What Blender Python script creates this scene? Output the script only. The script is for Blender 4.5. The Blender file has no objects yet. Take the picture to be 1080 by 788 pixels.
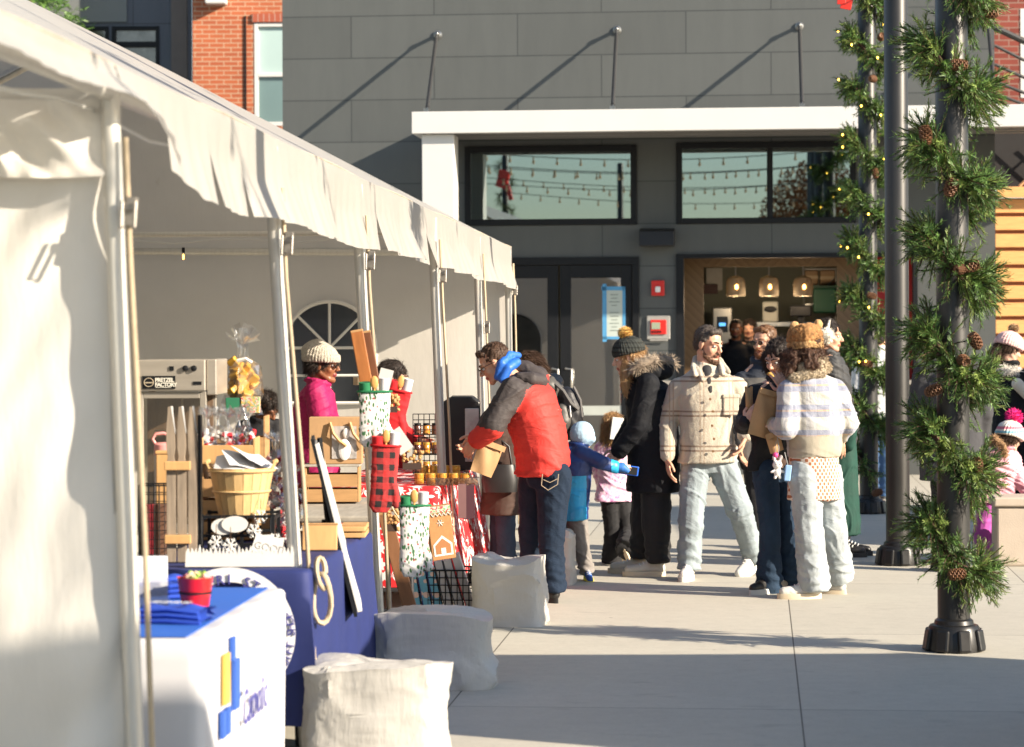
import bpy, math, random
import numpy as np
from mathutils import Vector, Matrix, Euler
R = math.radians
rng = random.Random(7)
SC = bpy.context.scene
COL = SC.collection

# ------------------------------------------------------------------ camera geometry
F = 2700.0; CX = 540.0; HY = 350.0; CAMH = 1.68; ROLL = R(0.25)
def W(px, py, d):
    """surveyed position of a photo point at distance d"""
    x = px - ROLL*(py-HY); y = py + ROLL*(px-CX)
    return Vector(((x-CX)*d/F, d, CAMH-(y-HY)*d/F))
def G(px, d):
    v = W(px, HY, d); return Vector((v.x, d, 0))

# ------------------------------------------------------------------ objects and tags
def tag(o, label=None, cat=None, group=None, kind=None):
    if label: o['label'] = label
    if cat: o['category'] = cat
    if group: o['group'] = group
    if kind: o['kind'] = kind
    return o
def empty(name, loc=(0,0,0), rz=0, label=None, cat=None, group=None, kind=None):
    o = bpy.data.objects.new(name, None); COL.objects.link(o)
    o.location = loc; o.rotation_euler = (0,0,rz); o.empty_display_size = .1
    return tag(o, label, cat, group, kind)
def link_mesh(name, me, mats, parent=None):
    o = bpy.data.objects.new(name, me); COL.objects.link(o)
    if mats is not None:
        if not isinstance(mats, (list, tuple)): mats = [mats]
        for m in mats: me.materials.append(m)
    if parent: o.parent = parent
    return o
def copy_tree(o, parent=None):
    c = o.copy(); COL.objects.link(c); c.parent = parent
    for ch in o.children: copy_tree(ch, c)
    return c

class MB:
    """collects shapes and links them as one mesh"""
    def __init__(s): s.v = []; s.f = []; s.m = []
    def add(s, vs, fs, mi=0):
        b = len(s.v); s.v += [tuple(v) for v in vs]
        s.f += [tuple(b+i for i in f) for f in fs]; s.m += [mi]*len(fs)
    def box(s, x0, x1, y0, y1, z0, z1, mi=0, M=None):
        vs = [Vector((x,y,z)) for z in (z0,z1) for y in (y0,y1) for x in (x0,x1)]
        if M is not None: vs = [M @ v for v in vs]
        s.add(vs, [(0,2,3,1),(4,5,7,6),(0,1,5,4),(2,6,7,3),(0,4,6,2),(1,3,7,5)], mi)
    def obox(s, c, sx, sy, sz, rot=(0,0,0), mi=0):
        M = Matrix.Translation(c) @ Euler(rot).to_matrix().to_4x4()
        s.box(-sx/2,sx/2,-sy/2,sy/2,-sz/2,sz/2, mi, M)
    def tube(s, pts, r, n=8, mi=0, cap=True, closed=False):
        pts = [Vector(p) for p in pts]
        rs = r if isinstance(r,(list,tuple)) else [r]*len(pts)
        b = len(s.v); k = len(pts); up = None
        for i,p in enumerate(pts):
            if closed: t = (pts[(i+1)%k]-pts[i-1])
            else: t = pts[min(i+1,k-1)]-pts[max(i-1,0)]
            if t.length < 1e-9: t = Vector((0,0,1))
            t.normalize()
            if up is None:
                up = Vector((0,0,1)) if abs(t.z) < .9 else Vector((1,0,0))
            a = t.cross(up)
            if a.length < 1e-6: a = t.orthogonal()
            a.normalize(); c = a.cross(t).normalized(); up = c
            for j in range(n):
                q = 2*math.pi*j/n
                s.v.append(tuple(p+(a*math.cos(q)+c*math.sin(q))*rs[i]))
        rng_ = k if closed else k-1
        for i in range(rng_):
            for j in range(n):
                a0=b+i*n+j; a1=b+i*n+(j+1)%n; i2=(i+1)%k
                s.f.append((a0,a1,b+i2*n+(j+1)%n,b+i2*n+j)); s.m.append(mi)
        if cap and not closed:
            s.f.append(tuple(b+j for j in reversed(range(n)))); s.m.append(mi)
            s.f.append(tuple(b+(k-1)*n+j for j in range(n))); s.m.append(mi)
    def lathe(s, prof, c=(0,0,0), n=24, mi=0, M=None):
        b = len(s.v); c = Vector(c)
        for (r,z) in prof:
            for j in range(n):
                q = 2*math.pi*j/n
                v = Vector((r*math.cos(q), r*math.sin(q), z))
                if M is not None: v = M @ v
                s.v.append(tuple(v+c))
        for i in range(len(prof)-1):
            for j in range(n):
                s.f.append((b+i*n+j, b+i*n+(j+1)%n, b+(i+1)*n+(j+1)%n, b+(i+1)*n+j)); s.m.append(mi)
        s.f.append(tuple(b+j for j in reversed(range(n)))); s.m.append(mi)
        s.f.append(tuple(b+(len(prof)-1)*n+j for j in range(n))); s.m.append(mi)
    def ell(s, c, rx, ry, rz, rot=None, n=12, k=8, mi=0):
        vs=[]; 
        for i in range(k+1):
            t = math.pi*i/k
            for j in range(n):
                q = 2*math.pi*j/n
                v = Vector((rx*math.sin(t)*math.cos(q), ry*math.sin(t)*math.sin(q), -rz*math.cos(t)))
                if rot is not None: v = rot @ v
                vs.append(v+Vector(c))
        fs=[]
        for i in range(k):
            for j in range(n):
                if i==0: fs.append((j, n+(j+1)%n, n+j))
                elif i==k-1: fs.append((i*n+j, i*n+(j+1)%n, k*n+j))
                else: fs.append((i*n+j, i*n+(j+1)%n, (i+1)*n+(j+1)%n, (i+1)*n+j))
        s.add(vs, fs, mi)
    def prism(s, poly, y0, y1, mi=0, M=None):
        """polygon of (x,z), extruded along y"""
        n=len(poly); vs=[Vector((x,y0,z)) for x,z in poly]+[Vector((x,y1,z)) for x,z in poly]
        if M is not None: vs=[M@v for v in vs]
        s.add(vs, [tuple(range(n)), tuple(reversed(range(n,2*n)))]+[(i,n+i,n+(i+1)%n,(i+1)%n) for i in range(n)], mi)
    def grid(s, fn, nu, nv, mi=0, skip=None):
        b=len(s.v)
        for j in range(nv+1):
            for i in range(nu+1): s.v.append(tuple(fn(i/nu, j/nv)))
        for j in range(nv):
            for i in range(nu):
                if skip and skip(i,j): continue
                s.f.append((b+j*(nu+1)+i, b+j*(nu+1)+i+1, b+(j+1)*(nu+1)+i+1, b+(j+1)*(nu+1)+i)); s.m.append(mi)
    def build(s, name, mats, parent=None, smooth=None, bevel=0, loc=None):
        me = bpy.data.meshes.new(name)
        me.from_pydata(s.v, [], s.f)
        me.validate()
        o = link_mesh(name, me, mats, parent)
        if len(me.materials) > 1 and len(me.polygons)==len(s.m):
            me.polygons.foreach_set('material_index', s.m)
        me.update()
        if smooth is not None:
            me.shade_smooth()
            if smooth: me.set_sharp_from_angle(angle=R(smooth))
        if bevel:
            md = o.modifiers.new('bevel','BEVEL'); md.width=bevel; md.segments=2; md.limit_method='ANGLE'; md.angle_limit=R(35)
        if loc is not None: o.location = loc
        return o

# ------------------------------------------------------------------ numpy noise
def vnoise(P, seed=0):
    P = np.asarray(P, dtype=np.float64)
    i = np.floor(P).astype(np.int64); f = P-i; u = f*f*f*(f*(f*6-15)+10)
    def h(a,b,c):
        n = (a*73856093) ^ (b*19349663) ^ (c*83492791) ^ (seed*2654435761)
        n = (n ^ (n>>13))*1274126177 & 0x7fffffff
        n = (n ^ (n>>16)) & 0xffff
        return n/32767.5-1.0
    r = 0
    for dx in (0,1):
        wx = u[:,0] if dx else 1-u[:,0]
        for dy in (0,1):
            wy = u[:,1] if dy else 1-u[:,1]
            for dz in (0,1):
                wz = u[:,2] if dz else 1-u[:,2]
                r = r + wx*wy*wz*h(i[:,0]+dx, i[:,1]+dy, i[:,2]+dz)
    return r

# ------------------------------------------------------------------ materials
_M = {}
def newmat(name):
    m = bpy.data.materials.new(name); m.use_nodes = True
    nt = m.node_tree; b = nt.nodes['Principled BSDF']
    return m, nt, b
def N(nt, t, **kw):
    n = nt.nodes.new(t)
    for k,v in kw.items():
        if k in n.inputs.keys(): n.inputs[k].default_value = v
        else: setattr(n, k, v)
    return n
def math_n(nt, op, a, b=None, c=None):
    n = nt.nodes.new('ShaderNodeMath'); n.operation = op
    for i,x in enumerate((a,b,c)):
        if x is None: continue
        if hasattr(x,'is_linked'): nt.links.new(x, n.inputs[i])
        else: n.inputs[i].default_value = x
    return n.outputs[0]
def mixc(nt, fac, a, b):
    n = nt.nodes.new('ShaderNodeMix'); n.data_type='RGBA'
    for s_,x in ((n.inputs[0],fac),(n.inputs[6],a),(n.inputs[7],b)):
        if hasattr(x,'is_linked'): nt.links.new(x, s_)
        else: s_.default_value = x if not isinstance(x,(tuple,list)) else (tuple(x)+(1,))[:4]
    return n.outputs[2]
def coords(nt):
    tc = nt.nodes.new('ShaderNodeTexCoord'); sp = nt.nodes.new('ShaderNodeSeparateXYZ')
    nt.links.new(tc.outputs['Object'], sp.inputs[0]); return tc.outputs['Object'], sp.outputs
def ramp(nt, fac, stops):
    n = nt.nodes.new('ShaderNodeValToRGB'); el = n.color_ramp.elements
    while len(el) > 1: el.remove(el[-1])
    for i,(p,c) in enumerate(stops):
        e = el[0] if i==0 else el.new(p)
        if i==0: e.position=p
        e.color=(tuple(c)+(1,))[:4] if isinstance(c,(tuple,list)) else (c,c,c,1)
    nt.links.new(fac, n.inputs[0]); return n.outputs[0]
def noise(nt, vec, scale, detail=3, rough=.55, dist=0):
    n = N(nt,'ShaderNodeTexNoise'); n.inputs['Scale'].default_value=scale; n.inputs['Detail'].default_value=detail
    n.inputs['Roughness'].default_value=rough; n.inputs['Distortion'].default_value=dist
    if vec is not None: nt.links.new(vec, n.inputs['Vector'])
    return n.outputs['Fac']
def bump(nt, bsdf, h, strength=.3, dist=.01):
    n = N(nt,'ShaderNodeBump'); n.inputs['Strength'].default_value=strength; n.inputs['Distance'].default_value=dist
    nt.links.new(h, n.inputs['Height']); nt.links.new(n.outputs[0], bsdf.inputs['Normal']); return n
def scalev(nt, vec, s):
    n = N(nt,'ShaderNodeMapping'); nt.links.new(vec,n.inputs[0]); n.inputs['Scale'].default_value=s; return n.outputs[0]
def mat(name, col, rough=.6, metal=0, var=.12, vs=6, bmp=0, bs=60, bd=.004, stretch=None, spec=None, trans=0, alpha=None, emit=None, sheen=0, coat=0, crum=None):
    if name in _M: return _M[name]
    m, nt, b = newmat(name)
    vec,_ = coords(nt)
    if stretch: vec = scalev(nt, vec, stretch)
    if var:
        f = noise(nt, vec, vs, 4, .6)
        c = mixc(nt, f, tuple(x*(1-var*1.6) for x in col), tuple(min(1,x*(1+var*1.4)) for x in col))
        nt.links.new(c, b.inputs['Base Color'])
        rr = nt.nodes.new('ShaderNodeMapRange'); rr.inputs[3].default_value=max(.02,rough-.08); rr.inputs[4].default_value=min(1,rough+.1)
        nt.links.new(f, rr.inputs[0]); nt.links.new(rr.outputs[0], b.inputs['Roughness'])
    else:
        b.inputs['Base Color'].default_value=tuple(col)+(1,); b.inputs['Roughness'].default_value=rough
    b.inputs['Metallic'].default_value=metal
    if spec is not None: b.inputs['Specular IOR Level'].default_value=spec
    if bmp or crum:
        last=None
        if crum:
            v_,_=coords(nt); cn=noise(nt, scalev(nt,v_,(1,1,1.5)), crum[0], 3, .55, 1.2); rd=math_n(nt,'ABSOLUTE',math_n(nt,'SUBTRACT',cn,.5)); last=bump(nt,b,rd,.5,crum[1]*.6)
        if bmp:
            n2=bump(nt, b, noise(nt, vec, bs, 3), bmp, bd)
            if last: nt.links.new(last.outputs[0], n2.inputs['Normal'])
    if sheen: b.inputs['Sheen Weight'].default_value=sheen
    if coat: b.inputs['Coat Weight'].default_value=coat
    if emit:
        b.inputs['Emission Color'].default_value=tuple(emit[0])+(1,); b.inputs['Emission Strength'].default_value=emit[1]
    if trans:
        t = N(nt,'ShaderNodeBsdfTranslucent'); mx = N(nt,'ShaderNodeMixShader'); mx.inputs[0].default_value=trans
        t.inputs[0].default_value=tuple(col)+(1,)
        out = nt.nodes['Material Output']
        nt.links.new(b.outputs[0], mx.inputs[1]); nt.links.new(t.outputs[0], mx.inputs[2]); nt.links.new(mx.outputs[0], out.inputs[0])
    if alpha is not None: b.inputs['Alpha'].default_value=alpha
    _M[name]=m; return m
def glass_mat(name, tint=(1,1,1), rough=.0, refl=.12, gcol=(1,1,1)):
    """window pane: mirror coat over clear"""
    if name in _M: return _M[name]
    m, nt, b = newmat(name); out = nt.nodes['Material Output']
    g = N(nt,'ShaderNodeBsdfGlossy'); g.inputs['Roughness'].default_value=rough; g.inputs[0].default_value=tuple(gcol)+(1,)
    t = N(nt,'ShaderNodeBsdfTransparent'); t.inputs[0].default_value=tuple(tint)+(1,)
    mx = N(nt,'ShaderNodeMixShader'); lw = N(nt,'ShaderNodeLayerWeight'); lw.inputs[0].default_value=.5
    mr = N(nt,'ShaderNodeMapRange'); mr.inputs[3].default_value=refl; mr.inputs[4].default_value=1
    p = math_n(nt,'POWER', lw.outputs['Facing'], 4)
    nt.links.new(p, mr.inputs[0]); nt.links.new(mr.outputs[0], mx.inputs[0])
    nt.links.new(t.outputs[0], mx.inputs[1]); nt.links.new(g.outputs[0], mx.inputs[2]); nt.links.new(mx.outputs[0], out.inputs[0])
    nt.nodes.remove(b); _M[name]=m; return m
def pattern_mat(name, fn, rough=.7, bmp=0, bs=200, bd=.003, sheen=0):
    """fn(nt, vec, xyz) -> colour socket"""
    if name in _M: return _M[name]
    m, nt, b = newmat(name); vec, xyz = coords(nt)
    c = fn(nt, vec, xyz); nt.links.new(c, b.inputs['Base Color']); b.inputs['Roughness'].default_value=rough
    if bmp: bump(nt, b, noise(nt, vec, bs, 3), bmp, bd)
    if sheen: b.inputs['Sheen Weight'].default_value=sheen
    _M[name]=m; return m

def text_mesh(name, txt, size, mat_, parent=None, M=None, ext=.002, align='LEFT', bold=0, spacing=1.0, shear=0):
    cu = bpy.data.curves.new(name,'FONT'); cu.body=txt; cu.size=size; cu.extrude=ext; cu.align_x=align
    cu.offset=bold; cu.space_character=spacing; cu.shear=shear; cu.resolution_u=3
    t = bpy.data.objects.new('tmp', cu); COL.objects.link(t)
    dg = bpy.context.evaluated_depsgraph_get(); me = bpy.data.meshes.new_from_object(t.evaluated_get(dg))
    bpy.data.objects.remove(t); me.name=name
    if M is not None: me.transform(M)
    if parent == 'mesh': return me
    me.materials.clear()
    return link_mesh(name, me, mat_, parent)
def join_meshes(mes):
    v=[];f=[]
    for me in mes:
        b=len(v); v+=[tuple(x.co) for x in me.vertices]; f+=[tuple(b+i for i in p.vertices) for p in me.polygons]
        bpy.data.meshes.remove(me)
    mb=MB(); mb.add(v,f); return mb

# ------------------------------------------------------------------ camera, world, sun
cam = bpy.data.cameras.new('camera'); co = bpy.data.objects.new('camera', cam); COL.objects.link(co)
co.location=(0,0,CAMH); co.matrix_world = Matrix.Translation((0,0,CAMH)) @ Matrix.Rotation(R(90),4,'X') @ Matrix.Rotation(-ROLL,4,'Z')
cam.sensor_width=36; cam.lens=F/1080*36; cam.shift_y=-(394-350)/1080; cam.clip_end=3000; cam.clip_start=.1
cam.dof.use_dof=True; cam.dof.focus_distance=15.5; cam.dof.aperture_fstop=4.0
SC.camera=co
SUNV = Vector((-1.9,1.0,-.93)).normalized()     # travel direction of sunlight
sl = bpy.data.lights.new('sun','SUN'); so = bpy.data.objects.new('sun', sl); COL.objects.link(so)
so.rotation_euler = SUNV.to_track_quat('-Z','Y').to_euler(); so.location=(20,-10,20)
sl.energy=5.0; sl.angle=R(.53); sl.color=(1,.87,.70)
w = bpy.data.worlds.new('World'); SC.world=w; w.use_nodes=True; nt=w.node_tree
sky = nt.nodes.new('ShaderNodeTexSky'); sky.sky_type='NISHITA'; sky.sun_disc=False
el = math.asin(-SUNV.z); az = math.atan2(-SUNV.x, -SUNV.y)   # direction towards the sun, from +Y clockwise
sky.sun_elevation=el; sky.sun_rotation=az; sky.air_density=1.0; sky.dust_density=.6; sky.ozone_density=1
nt.links.new(sky.outputs[0], nt.nodes['Background'].inputs[0]); nt.nodes['Background'].inputs[1].default_value=.09
SC.view_settings.view_transform='Standard'; SC.view_settings.look='None'; SC.view_settings.gamma=1; SC.view_settings.exposure=1.2
SC.view_settings.use_curve_mapping=False
SC.cycles.max_bounces=6; SC.cycles.diffuse_bounces=3; SC.cycles.glossy_bounces=3; SC.cycles.transmission_bounces=4; SC.cycles.transparent_max_bounces=12
SC.cycles.use_denoising=True; SC.cycles.caustics_reflective=False; SC.cycles.caustics_refractive=False
SC.cycles.sample_clamp_indirect=4

# ------------------------------------------------------------------ ground
TH = R(5.5)
def ground_col(nt, vec, xyz):
    n1=noise(nt,vec,.35,5,.6); n2=noise(nt,vec,9,5,.7); n3=noise(nt,vec,120,2,.6)
    br=nt.nodes.new('ShaderNodeTexBrick'); nt.links.new(vec,br.inputs['Vector'])
    br.offset=0; br.inputs['Scale'].default_value=1; br.inputs['Brick Width'].default_value=1.57; br.inputs['Row Height'].default_value=2.85
    br.inputs['Mortar Size'].default_value=.004; br.inputs['Mortar Smooth'].default_value=.1; br.inputs['Bias'].default_value=0
    br.inputs['Color1'].default_value=(.93,.93,.93,1); br.inputs['Color2'].default_value=(1.05,1.05,1.05,1); br.inputs['Mortar'].default_value=(.28,.27,.26,1)
    c=mixc(nt,n1,(.42,.395,.33),(.56,.53,.45)); c2=mixc(nt,n2,(.82,.82,.82),(1.1,1.1,1.1))
    m=nt.nodes.new('ShaderNodeMix'); m.data_type='RGBA'; m.blend_type='MULTIPLY'; m.inputs[0].default_value=1
    nt.links.new(c,m.inputs[6]); nt.links.new(c2,m.inputs[7])
    m2=nt.nodes.new('ShaderNodeMix'); m2.data_type='RGBA'; m2.blend_type='MULTIPLY'; m2.inputs[0].default_value=1
    nt.links.new(m.outputs[2],m2.inputs[6]); nt.links.new(br.outputs[0],m2.inputs[7])
    st=ramp(nt,noise(nt,scalev(nt,vec,(1,3,1)),2.3,4,.7),[(.60,1.0),(.74,.70)])
    m3=nt.nodes.new('ShaderNodeMix'); m3.data_type='RGBA'; m3.blend_type='MULTIPLY'; m3.inputs[0].default_value=.8
    nt.links.new(m2.outputs[2],m3.inputs[6]); nt.links.new(st,m3.inputs[7])
    vo=nt.nodes.new('ShaderNodeTexVoronoi'); vo.inputs['Scale'].default_value=2.1; nt.links.new(vec,vo.inputs['Vector'])
    sp_=math_n(nt,'LESS_THAN',vo.outputs['Distance'],math_n(nt,'MULTIPLY',noise(nt,vec,1.3,2),.07))
    gr_=ramp(nt,noise(nt,vec,45,6,.8),[(.36,.72),(.46,1.0),(.60,1.0),(.72,1.10)])
    m4=nt.nodes.new('ShaderNodeMix'); m4.data_type='RGBA'; m4.blend_type='MULTIPLY'; m4.inputs[0].default_value=.55
    nt.links.new(mixc(nt,math_n(nt,'MULTIPLY',sp_,.5),m3.outputs[2],(.08,.075,.07)),m4.inputs[6]); nt.links.new(gr_,m4.inputs[7])
    return m4.outputs[2]
gm = pattern_mat('broom_finished_concrete', ground_col, rough=.75, bmp=.25, bs=260, bd=.003)
g = MB(); g.box(-900,900,-400,1500,-.2,0)
go = g.build('ground', gm); tag(go,'pale broom-finished concrete plaza paving with straight joints',kind='structure')
go.rotation_euler.z=-TH; go.location=(.18,0,0)
# ------------------------------------------------------------------ storefront building
BO = W(690,HY,30.0); BO.z=0
bx_ = Vector((math.cos(TH),-math.sin(TH),0)); by_ = Vector((math.sin(TH),math.cos(TH),0))
def BL(px,py,v=0.0):
    """photo point on the plane v metres behind the facade -> local (u, z)"""
    r = W(px,py,1.0)-Vector((0,0,CAMH)); c=Vector((0,0,CAMH)); o=BO+by_*v
    t = (o-c).dot(by_)/r.dot(by_); p=c+r*t
    return (p-BO).dot(bx_), p.z
def wall_holes(mb, x0,x1,z0,z1,holes,y0,y1,mi=0):
    xs=sorted(set([x0,x1]+[h[0] for h in holes]+[h[1] for h in holes])); zs=sorted(set([z0,z1]+[h[2] for h in holes]+[h[3] for h in holes]))
    xs=[x for x in xs if x0<=x<=x1]; zs=[z for z in zs if z0<=z<=z1]
    def solid(i,j):
        if i<0 or j<0 or i>=len(xs)-1 or j>=len(zs)-1: return False
        cx=(xs[i]+xs[i+1])/2; cz=(zs[j]+zs[j+1])/2
        return not any(h[0]<cx<h[1] and h[2]<cz<h[3] for h in holes)
    for i in range(len(xs)-1):
        for j in range(len(zs)-1):
            if not solid(i,j): continue
            a,b_,c,d=xs[i],xs[i+1],zs[j],zs[j+1]
            mb.add([(a,y0,c),(b_,y0,c),(b_,y0,d),(a,y0,d)],[(0,1,2,3)],mi)
            mb.add([(a,y1,c),(b_,y1,c),(b_,y1,d),(a,y1,d)],[(3,2,1,0)],mi)
            if not solid(i-1,j): mb.add([(a,y0,c),(a,y1,c),(a,y1,d),(a,y0,d)],[(3,2,1,0)],mi)
            if not solid(i+1,j): mb.add([(b_,y0,c),(b_,y1,c),(b_,y1,d),(b_,y0,d)],[(0,1,2,3)],mi)
            if not solid(i,j-1): mb.add([(a,y0,c),(b_,y0,c),(b_,y1,c),(a,y1,c)],[(3,2,1,0)],mi)
            if not solid(i,j+1): mb.add([(a,y0,d),(b_,y0,d),(b_,y1,d),(a,y1,d)],[(0,1,2,3)],mi)
def panel_fn(base,joint,bw,rh,ox,oz,off=.5):
    def fn(nt,vec,xyz):
        cb=nt.nodes.new('ShaderNodeCombineXYZ')
        nt.links.new(math_n(nt,'ADD',xyz[0],ox),cb.inputs[0]); nt.links.new(math_n(nt,'ADD',xyz[2],oz),cb.inputs[1])
        br=nt.nodes.new('ShaderNodeTexBrick'); nt.links.new(cb.outputs[0],br.inputs['Vector']); br.offset=off
        br.inputs['Scale'].default_value=1; br.inputs['Brick Width'].default_value=bw; br.inputs['Row Height'].default_value=rh
        br.inputs['Mortar Size'].default_value=.006; br.inputs['Mortar Smooth'].default_value=0; br.inputs['Bias'].default_value=0
        br.inputs['Color1'].default_value=tuple(x*.92 for x in base)+(1,); br.inputs['Color2'].default_value=tuple(x*1.08 for x in base)+(1,)
        br.inputs['Mortar'].default_value=tuple(joint)+(1,)
        n=noise(nt,scalev(nt,vec,(2.2,1,.5)),2.2,6,.65); c2=mixc(nt,n,(.84,.84,.84),(1.15,1.15,1.15))
        m=nt.nodes.new('ShaderNodeMix'); m.data_type='RGBA'; m.blend_type='MULTIPLY'; m.inputs[0].default_value=1
        nt.links.new(br.outputs[0],m.inputs[6]); nt.links.new(c2,m.inputs[7]); return m.outputs[2]
    return fn
u0,zj = BL(545,59); 
panel = pattern_mat('grey_cement_panel', panel_fn((.083,.089,.087),(.035,.04,.04),1.98,.497,-BL(458,80)[0]+3.96,-zj+4.97), rough=.55)
white_paint = mat('white_paint',(.62,.61,.59),.45,var=.03,vs=3)
black_frame = mat('black_window_frame',(.008,.009,.011),.5,var=.1,spec=.25)
pane_up = glass_mat('upper_pane',(.62,.72,.72),0,.40,(.60,.68,.69))
pane_dn = glass_mat('door_pane',(.5,.5,.5),0.01,.26)
B = empty('storefront_building', BO, -TH, 'dark grey panelled storefront with white canopy behind the shoppers','building')
def rect(x0,y0,x1,y1,v=0):
    a=BL(x0,y0,v); b=BL(x1,y1,v); return [a[0],b[0],b[1],a[1]]  # u0,u1,z0,z1
uL=BL(298,100)[0]; uR=BL(1049,100)[0]
H1=rect(490,155,672,237); H2=rect(713,151,903,235); HD=rect(520,272,675,500); HD[2]=0.02; HS=rect(713,268,968,400); HS[2]=1.05
mb=MB(); wall_holes(mb,uL,uR,0,6.6,[H1,H2,HD,HS],0,.35)
mb.build('wall',panel,B)
mb=MB(); mb.box(uL,uR,.36,4.6,6.4,6.6); mb.box(uL,uL+.3,.36,4.6,0,6.39); mb.box(uR-.3,uR,.36,4.6,0,6.39); mb.box(uL+.31,uR-.31,4.3,4.6,0,6.39)
mb.build('shell',panel,B)
# interior box
inner = mat('interior_wall',(.26,.28,.23),.8,var=.15,vs=1)
wood_in = mat('honey_wood_cladding',(.42,.25,.10),.5,var=.3,vs=4,stretch=(1,8,8))
mb=MB(); mb.box(uL+.31,uR-.31,4.0,4.1,0,6.3); mb.box(uL+.31,uR-.31,.36,4.0,-.01,.012); mb.box(uL+.31,uR-.31,.36,3.99,3.02,3.06)
mb.build('interior_shell',inner,B)
def frame(name,H,y0,y1,t,mullions=(),pane=None,rails=(),parent=B,label=None,py=.02):
    mb=MB(); u0,u1,z0,z1=H
    mb.box(u0+.002,u0+t,y0,y1,z0+.002,z1-.002); mb.box(u1-t,u1-.002,y0,y1,z0+.002,z1-.002)
    mb.box(u0+t,u1-t,y0,y1,z1-t,z1-.002); mb.box(u0+t,u1-t,y0,y1,z0+.002,z0+t)
    for m_ in mullions: mb.box(m_-t/2,m_+t/2,y0+.004,y1-.004,z0+t,z1-t)
    for r_ in rails: mb.box(u0+t,u1-t,y0+.006,y1-.006,r_-t/2,r_+t/2)
    w_=empty(name,(0,0,0)); w_.parent=parent
    if label: w_['label']=label
    mb.build('frame',black_frame,w_,bevel=.006)
    p=MB(); xs=[u0+t]+sum([[m_-t/2,m_+t/2] for m_ in mullions],[])+[u1-t]
    for i in range(0,len(xs),2): p.box(xs[i],xs[i+1],y0+py+.02,y0+py+.028,z0+t,z1-t)
    p.build('pane',pane,w_)
    return w_
frame('window',H1,-.03,.12,.075,(),pane_up); frame('window',H2,-.03,.12,.07,(BL(812,190)[0],),pane_up)
# entrance door, two leaves
D=empty('entrance_door'); D.parent=B
um=BL(590,350)[0]; u0d,u1d,z0d,z1d=HD
mb=MB(); mb.box(u0d,u1d,-.04,.12,z1d-.09,z1d-.002); mb.box(u1d-.08,u1d-.002,-.04,.12,0.005,z1d-.09); mb.box(u0d+.002,u0d+.08,-.04,.12,.005,z1d-.09)
mb.build('door_frame',black_frame,D,bevel=.005)
def leaf(a,b_,zt,hs):
    l=empty('door_leaf'); l.parent=D
    mb=MB(); t=.13
    mb.box(a,a+t,-.02,.04,.01,zt); mb.box(b_-t,b_,-.02,.04,.01,zt); mb.box(a+t,b_-t,-.02,.04,zt-.15,zt); mb.box(a+t,b_-t,-.02,.04,.01,.26)
    mb.build('stile',black_frame,l,bevel=.004)
    p=MB(); p.box(a+t,b_-t,.006,.014,.26,zt-.15); p.build('pane',pane_dn,l)
    zr=BL(640,433)[1]; r_=MB(); r_.box(a+t,b_-t,-.012,.004,zr-.055,zr+.055); r_.build('push_bar',mat('frosted_stripe',(.42,.45,.42),.5,var=.05),l)
    h=MB(); zc=BL(600,402)[1]; x=a+.07 if hs<0 else b_-.07
    h.tube([(x,-.03,zc+.15),(x,-.09,zc+.15),(x+.07,-.1,zc+.14),(x+.07,-.1,zc-.14),(x,-.09,zc-.15),(x,-.03,zc-.15)],.013,8)
    h.build('handle',mat('brushed_steel',(.62,.6,.56),.3,1,var=.05),l,smooth=60)
leaf(um+.01,u1d-.085,z1d-.095,-1); leaf(u0d+.085,um-.01,z1d-.095,1)
# canopy and its column
Fx0,_=BL(434,118,-1.8); _,Fz1=BL(434,118,-1.8); _,Fz0=BL(434,141,-1.8)
C=empty('canopy'); C.parent=B
mb=MB(); mb.box(Fx0,uR+2.4,-1.8,-1.72,Fz0,Fz1); mb.box(Fx0,Fx0+.08,-1.719,-.003,Fz0,Fz1); mb.build('fascia',white_paint,C,bevel=.006)
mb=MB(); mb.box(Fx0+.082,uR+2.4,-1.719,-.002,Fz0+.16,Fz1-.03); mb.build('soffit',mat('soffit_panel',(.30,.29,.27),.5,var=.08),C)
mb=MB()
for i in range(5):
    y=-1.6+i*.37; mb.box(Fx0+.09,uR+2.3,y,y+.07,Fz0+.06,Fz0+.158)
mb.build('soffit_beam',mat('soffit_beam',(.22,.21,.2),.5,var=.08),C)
cx0,_=BL(445,200,-1.7); cx1,_=BL(479,200,-1.7)
mb=MB(); mb.box(cx0,cx1,-1.70,-1.30,0,Fz0-.002); mb.build('column',white_paint,B,bevel=.008)
steel=mat('galvanised_steel',(.26,.26,.25),.35,.9,var=.1,vs=20)
rodm=mat('dark_rod',(.06,.06,.06),.45,.5,var=.1)
for (x,y,xc,yc) in ((462,37,450,116),(651,32,646,113),(843,28,846,110),(1041,24,1050,106)):
    a=BL(x,y,0); c=BL(xc,yc,-1.62)
    r_=empty('tie_rod'); r_.parent=B
    A=Vector((a[0],-.12,a[1])); Cc=Vector((c[0],-1.62,Fz1)); dd=(Cc-A).normalized()
    mb=MB(); mb.tube([A+dd*.12,Cc-dd*.12],.022,10); mb.build('rod',rodm,r_,smooth=50)
    mb=MB(); mb.lathe([(.0,0),(.05,0),(.05,.02),(.022,.03),(.022,.1)],(0,0,0),16,M=Matrix.Translation((a[0],0,a[1]))@Matrix.Rotation(R(90),4,'X'))
    mb.ell(A,.028,.028,.028); mb.tube([A,A+dd*.13],.016,8); mb.build('wall_bracket',steel,r_,smooth=50); mb=MB(); mb.tube([Cc-dd*.13,Cc],.016,8); mb.box(Cc.x-.03,Cc.x+.03,Cc.y-.05,Cc.y+.05,Fz1,Fz1+.05)
    mb.build('clevis',steel,r_,smooth=50)
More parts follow.
